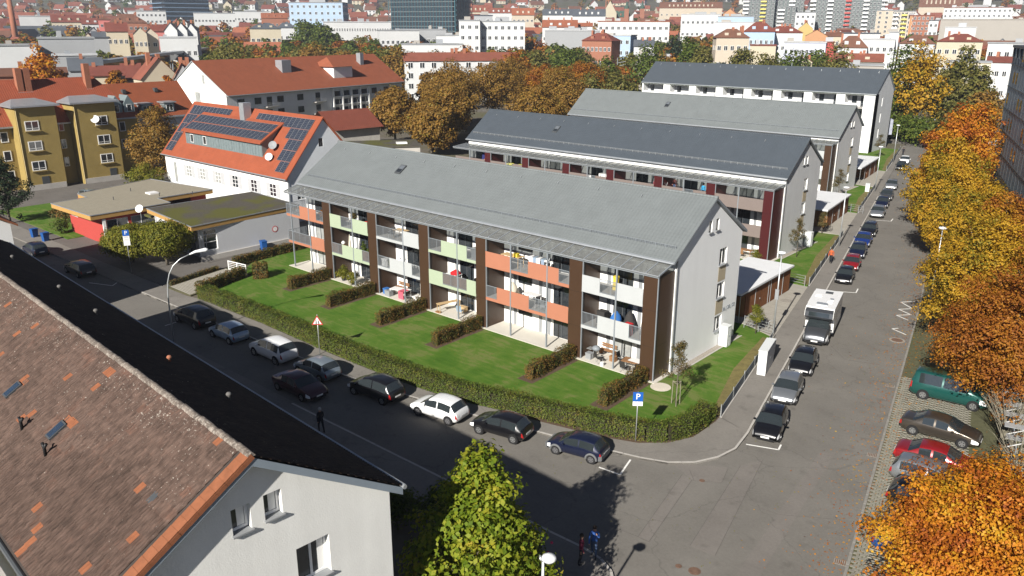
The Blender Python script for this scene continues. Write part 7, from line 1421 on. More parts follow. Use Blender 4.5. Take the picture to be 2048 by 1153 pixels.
# ------------------------------------------------------------------ the town behind
WALLS = {'white': (.52, .53, .53), 'cream': (.46, .41, .31), 'grey': (.30, .31, .32), 'dgrey': (.12, .14, .14), 'yellow': (.44, .33, .13), 'orange': (.42, .23, .12), 'pink': (.50, .17, .15), 'brick': (.28, .12, .075), 'lilac': (.44, .46, .54), 'blue': (.16, .24, .34), 'beige': (.46, .40, .32), 'glass': (.020, .028, .036), 'teal': (.05, .16, .20), 'concrete': (.32, .30, .27), 'red': (.36, .07, .06), 'sky': (.34, .44, .56)}
ROOFS = {'red': (.20, .066, .042), 'brown': (.14, .065, .042), 'dred': (.15, .045, .032), 'slate': (.075, .085, .10), 'grey': (.26, .27, .28), 'orange': (.25, .085, .045), 'white': (.42, .43, .44), 'green': (.05, .09, .07), 'dark': (.06, .055, .05), 'concrete': (.32, .30, .27)}
WMAT = {k: mat('town_wall_'+k, c, var=.05, scale=.15, rough=.3 if k in ('glass', 'teal') else .85, spec=.6 if k in ('glass', 'teal') else .3) for k, c in WALLS.items()}
RMAT = {k: mat('town_roof_'+k, c, var=.18, scale=.25, fine=.5) for k, c in ROOFS.items()}
FW = {}
def far_window(w, h, fm=None):
    k = (round(w, 1), round(h, 1), fm.name if fm else '')
    if k not in FW:
        b = MB(); b.box(-w/2-.1, -.10, -.1, w/2+.1, .05, h+.1, 0); b.box(-w/2, -.14, 0, w/2, -.06, h, 1); b.box(-.05, -.17, 0, .05, -.1, h, 0)
        me = bpy.data.meshes.new('window'); me.from_pydata(b.v, [], b.f); me.materials.append(fm or frame_white); me.materials.append(glass); me.polygons.foreach_set('material_index', b.m); FW[k] = me
    return FW[k]
def town(label, x0, x1, ye, yr, r, wall, roof, nx=4, nz=3, dep=None, typ='gable', yaw=0, name='town_house', cat='building', win=True, base=None, fm=None, side=True, hmin=3, ww=None, yb=None):
    """building whose front spans photo columns x0..x1 at distance r, eaves at row ye, ridge at row yr"""
    xm = (x0+x1)/2; p = FAR(xm, r); rz = math.atan2(-p[0], p[1])+R(yaw); d = ray(xm, 52.0); ca = math.hypot(d[0], d[1]); axis = r/ca
    W = (x1-x0)*axis/FOC/max(math.cos(R(yaw)), .4); zb = terr(r)-1.5 if base is None else base; ze = ZFAR(xm, ye, r)-zb; zr = ZFAR(xm, yr, r)-zb; D = dep or max(min(W*.7, 16), 8)
    if ze < hmin+1.5: zr += hmin+1.5-ze; ze = hmin+1.5
    t = thing(name, label, cat, (p[0], p[1], zb), rz); b = MB(); h = W/2
    if typ == 'flat' or typ == 'tower':
        b.box(-h, 0, 0, h, D, ze); b.build('wall', WMAT[wall], t); b = MB(); b.box(-h-.3, -.3, ze, h+.3, D+.3, ze+.5); b.build('roof', RMAT[roof], t)
        if zr-ze > 1.5: b = MB(); b.box(-h*.3, D*.3, ze+.5, h*.3, D*.7, zr); b.build('roof_house', WMAT['grey'], t)
    elif typ == 'gable':                                     # ridge along the front
        b.box(-h, 0, 0, h, D, ze); b.poly([(h, 0, ze), (h, D, ze), (h, D/2, zr)]); b.poly([(-h, D, ze), (-h, 0, ze), (-h, D/2, zr)]); b.build('wall', WMAT[wall], t); gable_roof(t, -h-.3, h+.3, -.5, ze-.15, D/2, zr, D+.5, ze-.15, RMAT[roof], .25, RMAT[roof])
    elif typ == 'front':                                     # gable towards the camera
        b.box(-h, 0, 0, h, D, ze); b.poly([(-h, 0, ze), (h, 0, ze), (0, 0, zr)]); b.build('wall', WMAT[wall], t); b = MB()
        b.quad((-h-.4, -.4, ze-.2), (0, -.4, zr+.1), (0, D, zr+.1), (-h-.4, D, ze-.2)); b.quad((0, -.4, zr+.1), (h+.4, -.4, ze-.2), (h+.4, D, ze-.2), (0, D, zr+.1)); b.build('roof', RMAT[roof], t)
    elif typ == 'hip':
        b.box(-h, 0, 0, h, D, ze); b.build('wall', WMAT[wall], t); k = min(D/2, h*.8); b = MB(); b.v = [(-h-.5, -.5, ze), (h+.5, -.5, ze), (h+.5, D+.5, ze), (-h-.5, D+.5, ze), (-h+k, D/2, zr), (h-k, D/2, zr)]; b.f = [(0, 1, 5, 4), (1, 2, 5), (2, 3, 4, 5), (3, 0, 4)]; b.m = [0]*4; b.build('roof', RMAT[roof], t)
    if typ == 'flat':
        for k in range(max(1, int(W/9))): u = random.uniform(-h*.8, h*.8); v = random.uniform(D*.15, D*.8); q = random.uniform(.7, 2.2); b = MB(); b.box(u-q, v-q*.7, ze+.5, u+q, v+q*.7, ze+.5+random.uniform(.6, 2.2)); b.build('roof_unit', random.choice((WMAT['grey'], zinc, WMAT['concrete'])), t)
    elif typ != 'tower':
        for k in range(random.randint(1, 3)): u = random.uniform(-h*.7, h*.7); b = MB(); b.box(u-.45, D*.42, ze, u+.45, D*.58, zr+random.uniform(.6, 1.6)); b.build('chimney', brick_red, t)
        if typ in ('gable', 'hip') and zr-ze > 2.5 and W > 10:
            for k in range(int(W/6)): u = -h*.75+1.5*h*(k+.5)/int(W/6); b = MB(); b.box(u-.8, D*.1, ze, u+.8, D*.32, ze+(zr-ze)*.55); b.build('dormer', WMAT[wall], t)
    if win and nx and nz:
        vis = min(ze, 60); top = ze-.9; sh = (ze-1.2)/nz if yb is None else yb
        wv = ww or min(1.5, W/nx*.5); wh = min(1.7, sh*.58); me = far_window(wv, wh, fm)
        for j in range(nz):
            z = ze-(j+1)*sh+sh*.25
            if z < .5: break
            for i in range(nx): put('window', me, t, (-h+W*(i+.5)/nx, 0, z))
            if side:
                nd = max(1, int(D/4))
                for i in range(nd):
                    for sx, q in ((1, 90), (-1, -90)):
                        if (sx > 0) == (xm < 1024): put('window', me, t, (sx*h, D*(i+.5)/nd, z), R(q))
    return t
# nearer houses on the left
town('half-hipped cream house with rust roof behind an orange poplar', 272, 345, 158, 116, 235, 'cream', 'red', 3, 2, typ='front', yaw=15); town('small grey-gabled house right of the half-hipped one', 335, 372, 160, 128, 225, 'grey', 'red', 2, 1, typ='front'); town('dark slate roofed house behind the ochre roof', 128, 190, 140, 116, 280, 'grey', 'slate', 3, 1); town('low red-brown roofed house beside the brick chimney', 155, 232, 150, 133, 250, 'cream', 'dred', 3, 1); town('brown roofed house right of the left poplar', 232, 268, 158, 128, 260, 'beige', 'dred', 2, 2); town('long low brown roof behind the ochre house at the left edge', -30, 110, 150, 138, 240, 'brick', 'brown', 6, 1)
# commercial hall with round sign and arched glass
h_ = town('grey commercial hall with a round blue sign on its end wall', 78, 178, 78, 70, 330, 'grey', 'grey', 9, 1, typ='flat', name='commercial_hall', cat='hall', dep=18, ww=3)
W_ = 100*330/1620; sgn = MB(); sgn.box(W_*.27, -.3, 2.2, W_*.46, -.15, 7.5); sgn = sgn.build('sign_board', WMAT['blue'], h_); b = MB(); b.tube([(W_*.365, -.4, 4.9), (W_*.365, -.31, 4.9)], 1.7, 20); b.build('white_disc', sign_white, sgn); b = MB(); b.box(W_*.365-1.2, -.45, 4.7, W_*.365+1.2, -.41, 5.15); b.build('sign_lettering', steel, sgn)
b = MB(); pts = [(-W_*.5+3.4+3.4*math.cos(a), -.3, 4+5.2*math.sin(a)) for a in [math.pi*i/10 for i in range(11)]]; b.tube(pts, .35, 5); b.build('glass_arch', WMAT['teal'], h_)
for i in range(2): b = MB(); b.lathe([(.2, 0), (1.1, .3), (1.7, 1.2)], 12, W_*.08+i*3.2, 4, 9.5); b.build('roof_fan', black, h_, True)
town('pale flat store front below the commercial hall', 100, 180, 112, 105, 300, 'grey', 'white', 5, 1, typ='flat'); town('white flat roofed shed at the far left', -20, 60, 92, 88, 320, 'white', 'grey', 5, 1, typ='flat')
# elevated walkway
A, B = FAR(178, 300), FAR(438, 505); wk = thing('elevated_walkway', 'long grey covered walkway on steel legs crossing the rail yard', 'footbridge', (A[0], A[1], 0), math.atan2(B[1]-A[1], B[0]-A[0])); LW = math.hypot(*(B-A)); za = 14.0; b = MB(); b.box(0, -2, za-1, LW, 2, za); b.build('roof', zinc, wk); b = MB(); b.box(0, -1.7, za-3.4, LW, 1.7, za-1); b.build('glazing', glass, wk)
for i in range(14): x = 6+i*LW/14; b = MB(); b.tube([(x, 0, 0), (x+2.5, 0, za-3.4)], .25, 5); b.tube([(x, 0, 0), (x-2.5, 0, za-3.4)], .25, 5); b.build('leg', steel, wk)
# left middle distance
town('white modern terrace with three steep grey gables, left gable', 328, 352, 62, 46, 420, 'white', 'grey', 2, 3, typ='front', yaw=-8); town('white modern terrace with three steep grey gables, middle gable', 350, 372, 62, 46, 422, 'white', 'grey', 2, 3, typ='front', yaw=-8); town('white modern terrace with three steep grey gables, right gable', 370, 392, 64, 47, 424, 'white', 'grey', 2, 3, typ='front', yaw=-8); town('white flat annexe before the three gables', 318, 388, 76, 74, 408, 'white', 'white', 6, 2, typ='flat')
town('cream house with steep dark red roof near the walkway', 212, 252, 62, 45, 430, 'cream', 'dred', 4, 3); town('ornate cream gabled house by the walkway', 265, 290, 68, 55, 420, 'cream', 'red', 3, 3, typ='front'); town('beige gabled house right of the ornate one', 285, 312, 70, 57, 425, 'beige', 'dred', 2, 3, typ='front'); town('red-roofed house behind the beige gable', 297, 334, 62, 49, 460, 'pink', 'dred', 4, 3); town('small grey house among bushes', 183, 212, 74, 63, 430, 'grey', 'slate', 3, 1)
town('long cream building with dark red roof and many dormers', 108, 172, 44, 30, 700, 'cream', 'dred', 10, 3); town('long white building with striped red roof', 166, 202, 48, 36, 690, 'white', 'dred', 6, 3); town('pinkish church-like building beside the brown school roof', 199, 222, 40, 34, 660, 'pink', 'brown', 2, 3, typ='hip'); town('big dark brown roofed school with red walls', 222, 292, 46, 28, 640, 'brick', 'brown', 8, 3, typ='hip'); town('white office with small square windows left of the black tower', 262, 332, 23, 20, 800, 'white', 'grey', 9, 4, typ='flat'); town('white flat hall left of the pink church', 45, 108, 33, 30, 780, 'white', 'white', 8, 1, typ='flat')
def chimney_stack(label, x, y0, r, m): p = FAR(x, r); zb = terr(r); t = thing('factory_chimney', label, 'chimney', (p[0], p[1], zb)); b = MB(); h = ZFAR(x, y0, r)-zb; b.tube([(0, 0, 0), (0, 0, h)], [1.9, 1.3], 12); b.build('stack', m, t, True); b = MB(); b.lathe([(1.5, h-.8), (1.6, h)], 12); b.build('rim', m, t)
chimney_stack('tall brick factory chimney at the far left', 27, -8, 600, brick_red)
tw = town('dark blue glass office tower on the left', 338, 420, -30, -32, 900, 'glass', 'dark', 0, 0, typ='tower', name='office_tower', cat='tower', yaw=20, dep=36, base=terr(900))
def bands(t, W, D, z0, z1, n, m, th=.5, both=True):
    for k in range(n): z = z0+(z1-z0)*(k+.5)/n; b = MB(); b.box(-W/2-.15, -.15, z, W/2+.15, D+.15, z+th); b.build('floor_band', m, t)
def ribs(t, W, D, h, n, m, side=1, w=.25):
    for i in range(n+1): x = -W/2+W*i/n; b = MB(); b.box(x-w/2, -.35, 0, x+w/2, 0, h); b.build('mullion', m, t)
    for i in range(int(n*D/W)+1): y = D*i/max(1, int(n*D/W)); b = MB(); b.box(side*W/2-.0 if side > 0 else -W/2-.35, y-w/2, 0, side*W/2+.35 if side > 0 else -W/2, y+w/2, h); b.build('mullion', m, t)
bands(tw, 82*900/1620/.94, 36, 0, 55, 14, WMAT['blue'], .7)
town('white row with dark strip windows right of the left tower', 392, 470, 27, 24, 820, 'white', 'grey', 12, 2, typ='flat'); town('pale office row above the trees', 470, 540, 24, 20, 850, 'white', 'grey', 10, 2, typ='flat'); town('dark roofed villa beside the pale tower', 500, 560, 58, 46, 520, 'cream', 'slate', 6, 2, typ='hip'); town('small dark hipped house by the walkway', 555, 590, 56, 44, 560, 'white', 'slate', 3, 2, typ='hip'); town('orange roofed house left of the pale tower', 525, 575, 36, 26, 760, 'brick', 'orange', 6, 2)
tb = town('pale blue-grey tower block with teal glazed corner', 582, 686, 6, -8, 640, 'sky', 'grey', 9, 7, typ='tower', name='office_tower', cat='tower', dep=22, yaw=-12)
wc = town('white office with close-set vertical windows', 652, 782, 45, 43, 560, 'white', 'white', 26, 3, typ='flat', name='office_building', dep=16, yaw=6, ww=.7)
dt = town('large black glass office tower in the middle', 782, 905, -40, -42, 640, 'glass', 'dark', 0, 0, typ='tower', name='office_tower', cat='tower', yaw=-28, dep=30, base=terr(640)); ribs(dt, 123*640/1620/.88, 30, 62, 22, WMAT['teal'], 1, .22); bands(dt, 123*640/1620/.88, 30, 0, 62, 18, WMAT['dgrey'], .5)
town('low white office with yellow strip before the black tower', 760, 838, 62, 60, 500, 'white', 'grey', 8, 2, typ='flat', yaw=8); town('grey flat office block right of the yellow strip', 800, 892, 60, 55, 520, 'grey', 'grey', 9, 2, typ='flat'); town('low white office wing in front', 802, 925, 90, 84, 440, 'white', 'grey', 16, 2, typ='flat'); town('small white flat office beside the big white one', 872, 922, 72, 66, 470, 'white', 'grey', 5, 2, typ='flat')
bw = town('large white office house with grey roof storey in the centre', 918, 960, 42, 38, 450, 'white', 'grey', 3, 5, typ='flat', dep=20, name='office_building'); town('right wing of the large white office house', 960, 1050, 44, 34, 456, 'white', 'grey', 7, 5, typ='flat', name='office_building', dep=18); town('grey stair block between the white office wings', 948, 985, 32, 26, 470, 'grey', 'slate', 2, 6, typ='flat')
ca_ = town('white three-storey apartment house with rust-red roof behind the chestnuts', 808, 1040, 120, 106, 295, 'white', 'red', 10, 4, typ='gable', name='apartment_house', cat='apartment house', dep=13, yaw=8)
town('long red roofed block behind the white office', 900, 985, 24, 10, 900, 'cream', 'red', 10, 2); town('dark red long roof right of the black tower', 905, 965, 40, 28, 760, 'beige', 'dred', 7, 2); town('red roofed house at the centre top', 975, 1030, 26, 16, 880, 'white', 'red', 5, 2); town('house with rust roof left of the green twin trees', 1024, 1068, 30, 16, 720, 'beige', 'orange', 5, 3)
town('slate roofed white hall with low gables', 1085, 1150, 30, 18, 760, 'white', 'slate', 9, 2); town('slate roofed hall right of the first', 1145, 1210, 32, 18, 740, 'white', 'slate', 8, 2); town('long rust roofed house with white gable ends', 1085, 1155, 54, 40, 520, 'white', 'orange', 7, 2); town('white gabled house with rust roof', 1150, 1185, 52, 46, 530, 'white', 'orange', 3, 2); town('flat pale hall behind the twin trees', 1090, 1200, 62, 56, 480, 'grey', 'white', 8, 1, typ='flat')
town('brick house with dark red hipped roof and many windows', 1165, 1224, 82, 66, 400, 'brick', 'dred', 7, 3, typ='hip', yaw=-24, name='brick_house'); town('pale blue and white modern house beside the brick one', 1212, 1262, 72, 68, 425, 'sky', 'white', 4, 4, typ='flat', yaw=-20); town('small white house with slate roof by the rails', 1270, 1310, 92, 80, 400, 'white', 'slate', 4, 1); town('flat grey rail building', 1275, 1345, 112, 108, 350, 'concrete', 'white', 6, 1, typ='flat')
sc_ = town('long white and yellow building under scaffolding', 1196, 1338, 44, 41, 520, 'white', 'orange', 12, 4, typ='flat', name='scaffolded_building', dep=14); b = MB(); Wq = 142*520/1620
for k in range(4):
    b = MB(); b.box(-Wq/2-.5, -1.6, 4+k*3, Wq/2+.5, -.4, 4.15+k*3); b.build('scaffold_deck', mat('scaffold_board', (.5, .42, .28), var=.2), sc_)
for i in range(16): b = MB(); x = -Wq/2+Wq*i/15; b.tube([(x, -1.6, 0), (x, -1.6, 15)], .08, 4); b.build('scaffold_pole', galv, sc_)
for i, x in enumerate((1252, 1283)):
    p = FAR(x, 1000); zb = terr(1000); t = thing('church_tower', ('left', 'right')[i]+' red church tower with green cap', 'church tower', (p[0], p[1], zb), math.atan2(-p[0], p[1])); h = ZFAR(x, 18, 1000)-zb; b = MB(); b.box(-2.6, -2.6, 0, 2.6, 2.6, h); b.build('shaft', WMAT['brick'], t); b = MB(); b.lathe([(2.9, 0), (2.6, 2), (1.5, 4), (1.2, 6), (.1, 9)], 10, 0, 0, h); b.build('cap', RMAT['green'], t)
town('church nave with green roof left of the towers', 1215, 1258, 34, 22, 1010, 'brick', 'green', 4, 1); town('steep red gabled church front', 1205, 1232, 26, 2, 1000, 'cream', 'red', 2, 2, typ='front')
town('long brown roofed block at the top', 1318, 1440, 16, 4, 1000, 'beige', 'brown', 12, 2); town('white flat office with two window bands', 1362, 1438, 30, 24, 640, 'white', 'white', 8, 3, typ='flat'); town('grey blind block right of the white office', 1436, 1505, 34, 28, 620, 'sky', 'grey', 5, 2, typ='flat'); town('low white hall under the grey blind block', 1430, 1520, 46, 42, 560, 'white', 'white', 8, 1, typ='flat'); town('orange gable between the white blocks', 1445, 1470, 28, 18, 720, 'orange', 'orange', 2, 2, typ='front')
town('old villa with ornate white gable and brown roof', 1436, 1500, 76, 58, 380, 'beige', 'brown', 5, 3, typ='hip', yaw=10); bs = town('house wrapped in blue scaffold netting', 1490, 1550, 64, 44, 430, 'sky', 'dred', 6, 3, typ='hip'); town('cream flat house right of the scaffold netting', 1505, 1555, 92, 88, 380, 'cream', 'dred', 5, 1, typ='flat')
for k in range(3): b = MB(); b.box(-60*430/3240-.6, -1.5, 3+k*3.2, 60*430/3240+.6, -1.3, 5.2+k*3.2); b.build('blue_netting', mat('blue_net', (.05, .16, .42), var=.3, scale=1), bs)
# grey high-rise slabs with coloured balconies
def highrise(label, x0, x1, yt, r, cols, nfl, wall='dgrey', yaw=0, dep=14, bal=('white',), step=2):
    t = town(label, x0, x1, yt, yt-2, r, wall, 'grey', cols*2, nfl, typ='tower', name='high_rise', cat='tower block', yaw=yaw, dep=dep, yb=2.9, ww=1.6); W = (x1-x0)*r/1620/math.cos(R(yaw)); ze = ZFAR((x0+x1)/2, yt, r)-terr(r)+1.5
    for j in range(nfl):
        z = ze-(j+1)*2.9+.2
        if z < 0: break
        for i in range(cols):
            if i % step == 0: x = -W/2+W*(i+.5)/cols; b = MB(); b.box(x-W/cols*.33, -1.5, z, x+W/cols*.33, 0, z+1.1); b.build('balcony', {'white': white, 'red': mat('coral_panel', (.45, .10, .09)), 'yellow': mat('lemon_panel', (.62, .55, .16))}[bal[(i//step) % len(bal)]], t)
    return t
highrise('dark grey high-rise with white balconies, leftmost of the group', 1484, 1545, -25, 720, 4, 16, bal=('white', 'yellow')); highrise('dark grey high-rise slab beside the leftmost', 1540, 1602, -10, 730, 4, 15); highrise('lower dark grey block between the high-rises', 1552, 1588, 15, 715, 2, 10)
highrise('wide dark grey high-rise with a column of coral balconies', 1626, 1758, -20, 700, 9, 17, bal=('white', 'white', 'red'), yaw=-4)
highrise('stepped grey tower with lemon yellow balconies', 1786, 1826, 24, 660, 3, 12, 'beige', bal=('white', 'yellow'), step=1)
town('pale green-grey slab behind the stepped tower', 1752, 1790, 22, 18, 690, 'beige', 'grey', 3, 8, typ='flat'); town('brown brick tower with vertical ribs', 1826, 1864, 32, 28, 650, 'brick', 'red', 5, 7, typ='flat'); town('orange side wall of the brown brick tower', 1818, 1832, 32, 28, 655, 'orange', 'red', 1, 5, typ='flat'); town('small white tower with blue top', 1858, 1875, 42, 38, 640, 'white', 'slate', 2, 4, typ='flat')
town('white apartment row with long balconies at the top right', 1890, 2010, 16, 10, 900, 'white', 'red', 14, 5, typ='flat', dep=16); town('wide concrete hall with dark slot at the right', 1890, 2060, 40, 36, 560, 'concrete', 'concrete', 6, 1, typ='flat', dep=30); town('white low wall building before the concrete hall', 1895, 1950, 56, 54, 530, 'white', 'white', 3, 1, typ='flat')
town('huge brown roof at the top right', 1836, 1912, 14, -10, 1200, 'beige', 'brown', 8, 1); town('white blue-striped block between the high-rises', 1590, 1628, 26, 22, 680, 'white', 'grey', 4, 5, typ='flat')
town('yellow gabled house below the high-rises', 1598, 1626, 58, 45, 500, 'yellow', 'orange', 2, 2, typ='front'); town('peach gabled house right of the yellow one', 1614, 1656, 72, 60, 470, 'orange', 'orange', 4, 2, typ='front'); town('dark red roofed white house with round gable', 1534, 1605, 66, 52, 440, 'white', 'dred', 7, 2, typ='hip'); town('cream house with flat brown roof behind the peach gable', 1655, 1692, 72, 64, 480, 'cream', 'brown', 4, 3)
town('long pale lilac house with red end wall', 1574, 1654, 86, 84, 400, 'lilac', 'white', 8, 3, typ='flat'); town('red blind end wall beside the lilac house', 1652, 1672, 86, 84, 402, 'red', 'red', 0, 0, typ='flat'); town('white house with big brown hipped roof', 1680, 1738, 96, 72, 400, 'white', 'brown', 5, 2, typ='hip'); town('white flat house with roof terrace and dark canopy', 1732, 1792, 80, 76, 410, 'white', 'white', 5, 3, typ='flat'); town('white cubic house above the brown hipped roof', 1690, 1760, 68, 62, 430, 'white', 'slate', 5, 2, typ='flat'); town('tall narrow white tower house', 1782, 1800, 66, 60, 420, 'white', 'grey', 1, 4, typ='flat')
town('long low rust roof with cream wall behind the farthest terrace', 1676, 1772, 122, 108, 340, 'cream', 'red', 9, 1); town('small orange-roofed shed behind the farthest terrace', 1605, 1632, 124, 116, 330, 'cream', 'orange', 1, 1, typ='front'); town('grey wall building behind the farthest terrace', 1685, 1775, 132, 126, 320, 'concrete', 'grey', 6, 1, typ='flat')
town('brown roofed house behind the big right tree', 1808, 1872, 88, 70, 420, 'white', 'brown', 5, 3, typ='hip'); town('dark red roofed house with white gable at the right', 1884, 1966, 84, 68, 400, 'cream', 'dred', 6, 3, typ='hip'); town('cream villa with arched windows among the right trees', 1910, 1990, 126, 112, 330, 'cream', 'grey', 7, 4, typ='flat'); town('white house with grey roof terrace at the right edge', 1988, 2060, 88, 80, 380, 'white', 'grey', 5, 3, typ='flat'); town('red roof strip before the right edge house', 1992, 2060, 124, 114, 350, 'white', 'dred', 5, 2)
# distant houses on the rising slopes
HP_ = []
for wl, rf in (('white', 'red'), ('cream', 'red'), ('white', 'dred'), ('beige', 'brown'), ('white', 'orange'), ('grey', 'slate')):
    b = MB(); b.box(-6, 0, -4, 6, 9, 6); b.poly([(6, 0, 6), (6, 9, 6), (6, 4.5, 10.5)]); b.poly([(-6, 9, 6), (-6, 0, 6), (-6, 4.5, 10.5)])
    t = thing('hillside_house', 'small red or brown roofed house among many in the distant town', 'house', (0, 0, -900), 0, 'far houses on the slope'); b.build('wall', WMAT[wl], t); gable_roof(t, -6.3, 6.3, -.5, 5.8, 4.5, 10.7, 9.5, 5.8, RMAT[rf], .25, RMAT[rf])
    for i in range(3):
        for z in (.8, 3.6): put('window', far_window(1.3, 1.4), t, (-4+i*4, 0, z))
    HP_.append(t)
places = sorted([(random.choice((random.uniform(470, 720), random.uniform(650, 1000), random.uniform(850, 1400), random.uniform(1000, 1800))), random.uniform(-40, 2090)) for _ in range(1150)])
rv, rw_f, rr_f, rest = [], [], [], []
for i, (r, x) in enumerate(places):
    p = FAR(x, r); a = math.atan2(-p[0], p[1])+random.choice((0, 1.57, .3, -.4, 1.2))+random.uniform(-.2, .2); s = random.uniform(.8, 1.35); sx = s*random.uniform(.9, 1.6); z = terr(r)-.5
    if i < 290:
        o = HP_[i] if i < len(HP_) else dup(HP_[i % 6], (0, 0, 0)); o.location = (p[0], p[1], z); o.rotation_euler = (0, 0, a); o.scale = (sx, s, s)
    else: rest.append((p[0], p[1], z, a, sx, s))
b = MB()
for x, y, z, a, sx, s in rest:
    ca, sa = math.cos(a), math.sin(a); Q = lambda u, v, w: (x+u*sx*ca-v*s*sa, y+u*sx*sa+v*s*ca, z+w*s); wm = random.choice((0, 0, 1)); rm_ = random.choice((2, 2, 3, 4))
    c = [Q(-6, 0, -4), Q(6, 0, -4), Q(6, 9, -4), Q(-6, 9, -4)]; d = [Q(-6, 0, 6), Q(6, 0, 6), Q(6, 9, 6), Q(-6, 9, 6)]; e0_, e1_ = Q(-6, 4.5, 10.5), Q(6, 4.5, 10.5)
    for k in range(4): b.quad(c[k], c[(k+1) % 4], d[(k+1) % 4], d[k], wm)
    b.poly([d[1], d[2], e1_], wm); b.poly([d[3], d[0], e0_], wm); b.quad(Q(-6.3, -.5, 5.8), Q(6.3, -.5, 5.8), Q(6.3, 4.5, 10.7), Q(-6.3, 4.5, 10.7), rm_); b.quad(Q(-6.3, 4.5, 10.7), Q(6.3, 4.5, 10.7), Q(6.3, 9.5, 5.8), Q(-6.3, 9.5, 5.8), rm_)
    for u in (-4, 0, 4):
        for w in (.8, 3.6): b.quad(Q(u-.7, -.06, w), Q(u+.7, -.06, w), Q(u+.7, -.06, w+1.4), Q(u-.7, -.06, w+1.4), 5)
tag(b.build('hillside_roofscape', [WMAT['white'], WMAT['cream'], RMAT['red'], RMAT['dred'], RMAT['brown'], glass]), 'mass of tiny roofs farthest up the slope', 'houses', kind='stuff')
# rail masts
for i, (x, r) in enumerate(((165, 300), (1135, 330), (1430, 300), (1592, 310), (1238, 340), (1880, 330), (470, 420), (945, 330))):
    p = FAR(x, r); t = thing('rail_mast', 'slim overhead-line mast of the railway', 'mast', (p[0], p[1], 0), 0, 'railway masts'); b = MB(); b.tube([(0, 0, 0), (0, 0, 13)], .16, 6); b.build('pole', steel, t); b = MB(); b.tube([(0, 0, 11), (3.2, 1, 11.6)], .07, 4); b.tube([(0, 0, 9.8), (3.2, 1, 10.4)], .07, 4); b.build('arm', galv, t)
# ------------------------------------------------------------------ trees among the town
def ft(label, x, r, h, rx, m, key, name='tree', grp=None, base=None, n=2600, size=None, sh=.6, rz_=.45, dz=0):
    p = FAR(x, r); z = terr(r)-.3; K_ = {'s': 1}
    return tree(name, label, (p[0], p[1], z+dz), h, rx, h*rz_, m, n, size or max(.55, r/330), rc=rx*.34, nc=42, shape=sh, group=grp, key=key, nlimb=8)
for x, r, h, rx, l in ((65, 235, 22, 6.2, 'tall orange poplar at the far left'), (22, 240, 12, 4.5, 'orange tree left of the tall poplar'), (217, 250, 14.5, 3.2, 'slim orange poplar behind the brick chimney'), (322, 222, 13.5, 2.8, 'slim orange poplar before the half-hipped house'), (95, 245, 11, 5, 'orange tree right of the tall poplar')): ft(l, x, r, h, rx, L_yel if r < 236 else L_org, None, 'poplar', sh=.9, n=5000)
for x, r, h, rx, m, l in ((455, 300, 21, 10, L_olive, 'big olive-green tree beside the walkway'), (490, 285, 17, 8, L_olive, 'olive tree right of the big one'), (425, 310, 17, 8, L_green, 'green tree left of the big olive one'), (400, 300, 10, 5, L_yel, 'orange shrub tree below the walkway'), (497, 255, 10, 4.5, L_yel, 'orange tree before the long rust roof'), (375, 270, 9, 5, L_org, 'rust tree by the long house gable'),
    (575, 420, 14, 9, L_olive, 'olive bush mass by the villa'), (612, 520, 26, 10, L_green, 'tall green tree before the pale tower, left'), (645, 510, 25, 9, L_green, 'tall green tree before the pale tower, right'), (560, 330, 10, 7, L_org, 'rust bush behind the long roof'), (640, 350, 12, 9, L_olive, 'round olive tree behind the long roof'), (690, 330, 10, 6, L_org, 'brown bush behind the chimney'), (770, 330, 13, 9, L_olive, 'rounded willow-green tree left of the white apartment house'), (735, 320, 10, 5, L_green, 'green bush by the willow-green tree'), (850, 262, 11, 3.6, L_brown, 'thin brown tree before the white apartment house'), (905, 255, 12, 3.0, L_dark, 'slim dark spruce before the white apartment house'),
    (1040, 330, 17, 8, L_green, 'green tree, left of the twin pair by the white office'), (1075, 325, 16, 7, L_olive, 'olive tree in front of the twin pair'), (1140, 330, 17, 8, L_green, 'green tree, right of the twin pair'), (1165, 270, 13, 8, L_olive, 'olive tree above the third terrace'), (1205, 262, 14, 8, L_olive, 'grey-green tree left of the farthest terrace'), (1240, 255, 12, 7, L_olive, 'pale olive tree touching the farthest terrace'), (1120, 240, 13, 8, L_yel, 'golden tree behind the chestnuts'), (1180, 235, 13, 7, L_olive, 'greenish tree above the third roof'), (1250, 330, 10, 7, L_org, 'rust bush by the rails'), (1325, 340, 15, 7, L_brown, 'round brown tree behind the farthest terrace'), (1350, 380, 20, 6, L_dark, 'dark pine behind the brown tree'), (1382, 320, 22, 5.5, L_green, 'tall bright green tree behind the farthest terrace'), (1410, 310, 18, 6, L_olive, 'olive tree right of the tall green one'), (1440, 300, 14, 7, L_green, 'green tree before the ornate villa'), (1480, 290, 13, 7, L_olive, 'bare-looking olive tree before the villa'), (1550, 290, 12, 8, L_olive, 'olive tree before the lilac house'), (1585, 285, 11, 8, L_brown, 'brownish tree before the lilac house'), (1640, 290, 10, 6, L_brown, 'brown bush beside the orange-roofed shed'), (1660, 320, 11, 4, L_org, 'rust tree before the red end wall'),
    (1830, 235, 21, 7.5, L_green, 'big dark green tree at the right behind the hut'), (1860, 228, 22, 7.5, L_gold, 'big green-gold tree at the right behind the hut'), (1800, 232, 13, 5, L_green, 'green tree beside the farthest terrace gable'), (1905, 240, 15, 4, L_olive, 'slim olive tree before the cream villa'), (1940, 250, 20, 5, L_olive, 'slender green tree among the right trees'), (1975, 245, 17, 5, L_olive, 'thin tree before the right edge house'), (1960, 200, 11, 6, L_olive, 'olive bush behind the maples at the right'), (2000, 215, 12, 6, L_brown, 'brown bush at the right beside the office block')): ft(l, x, r, h, rx, m, None, n=4200 if r < 345 else 2800)
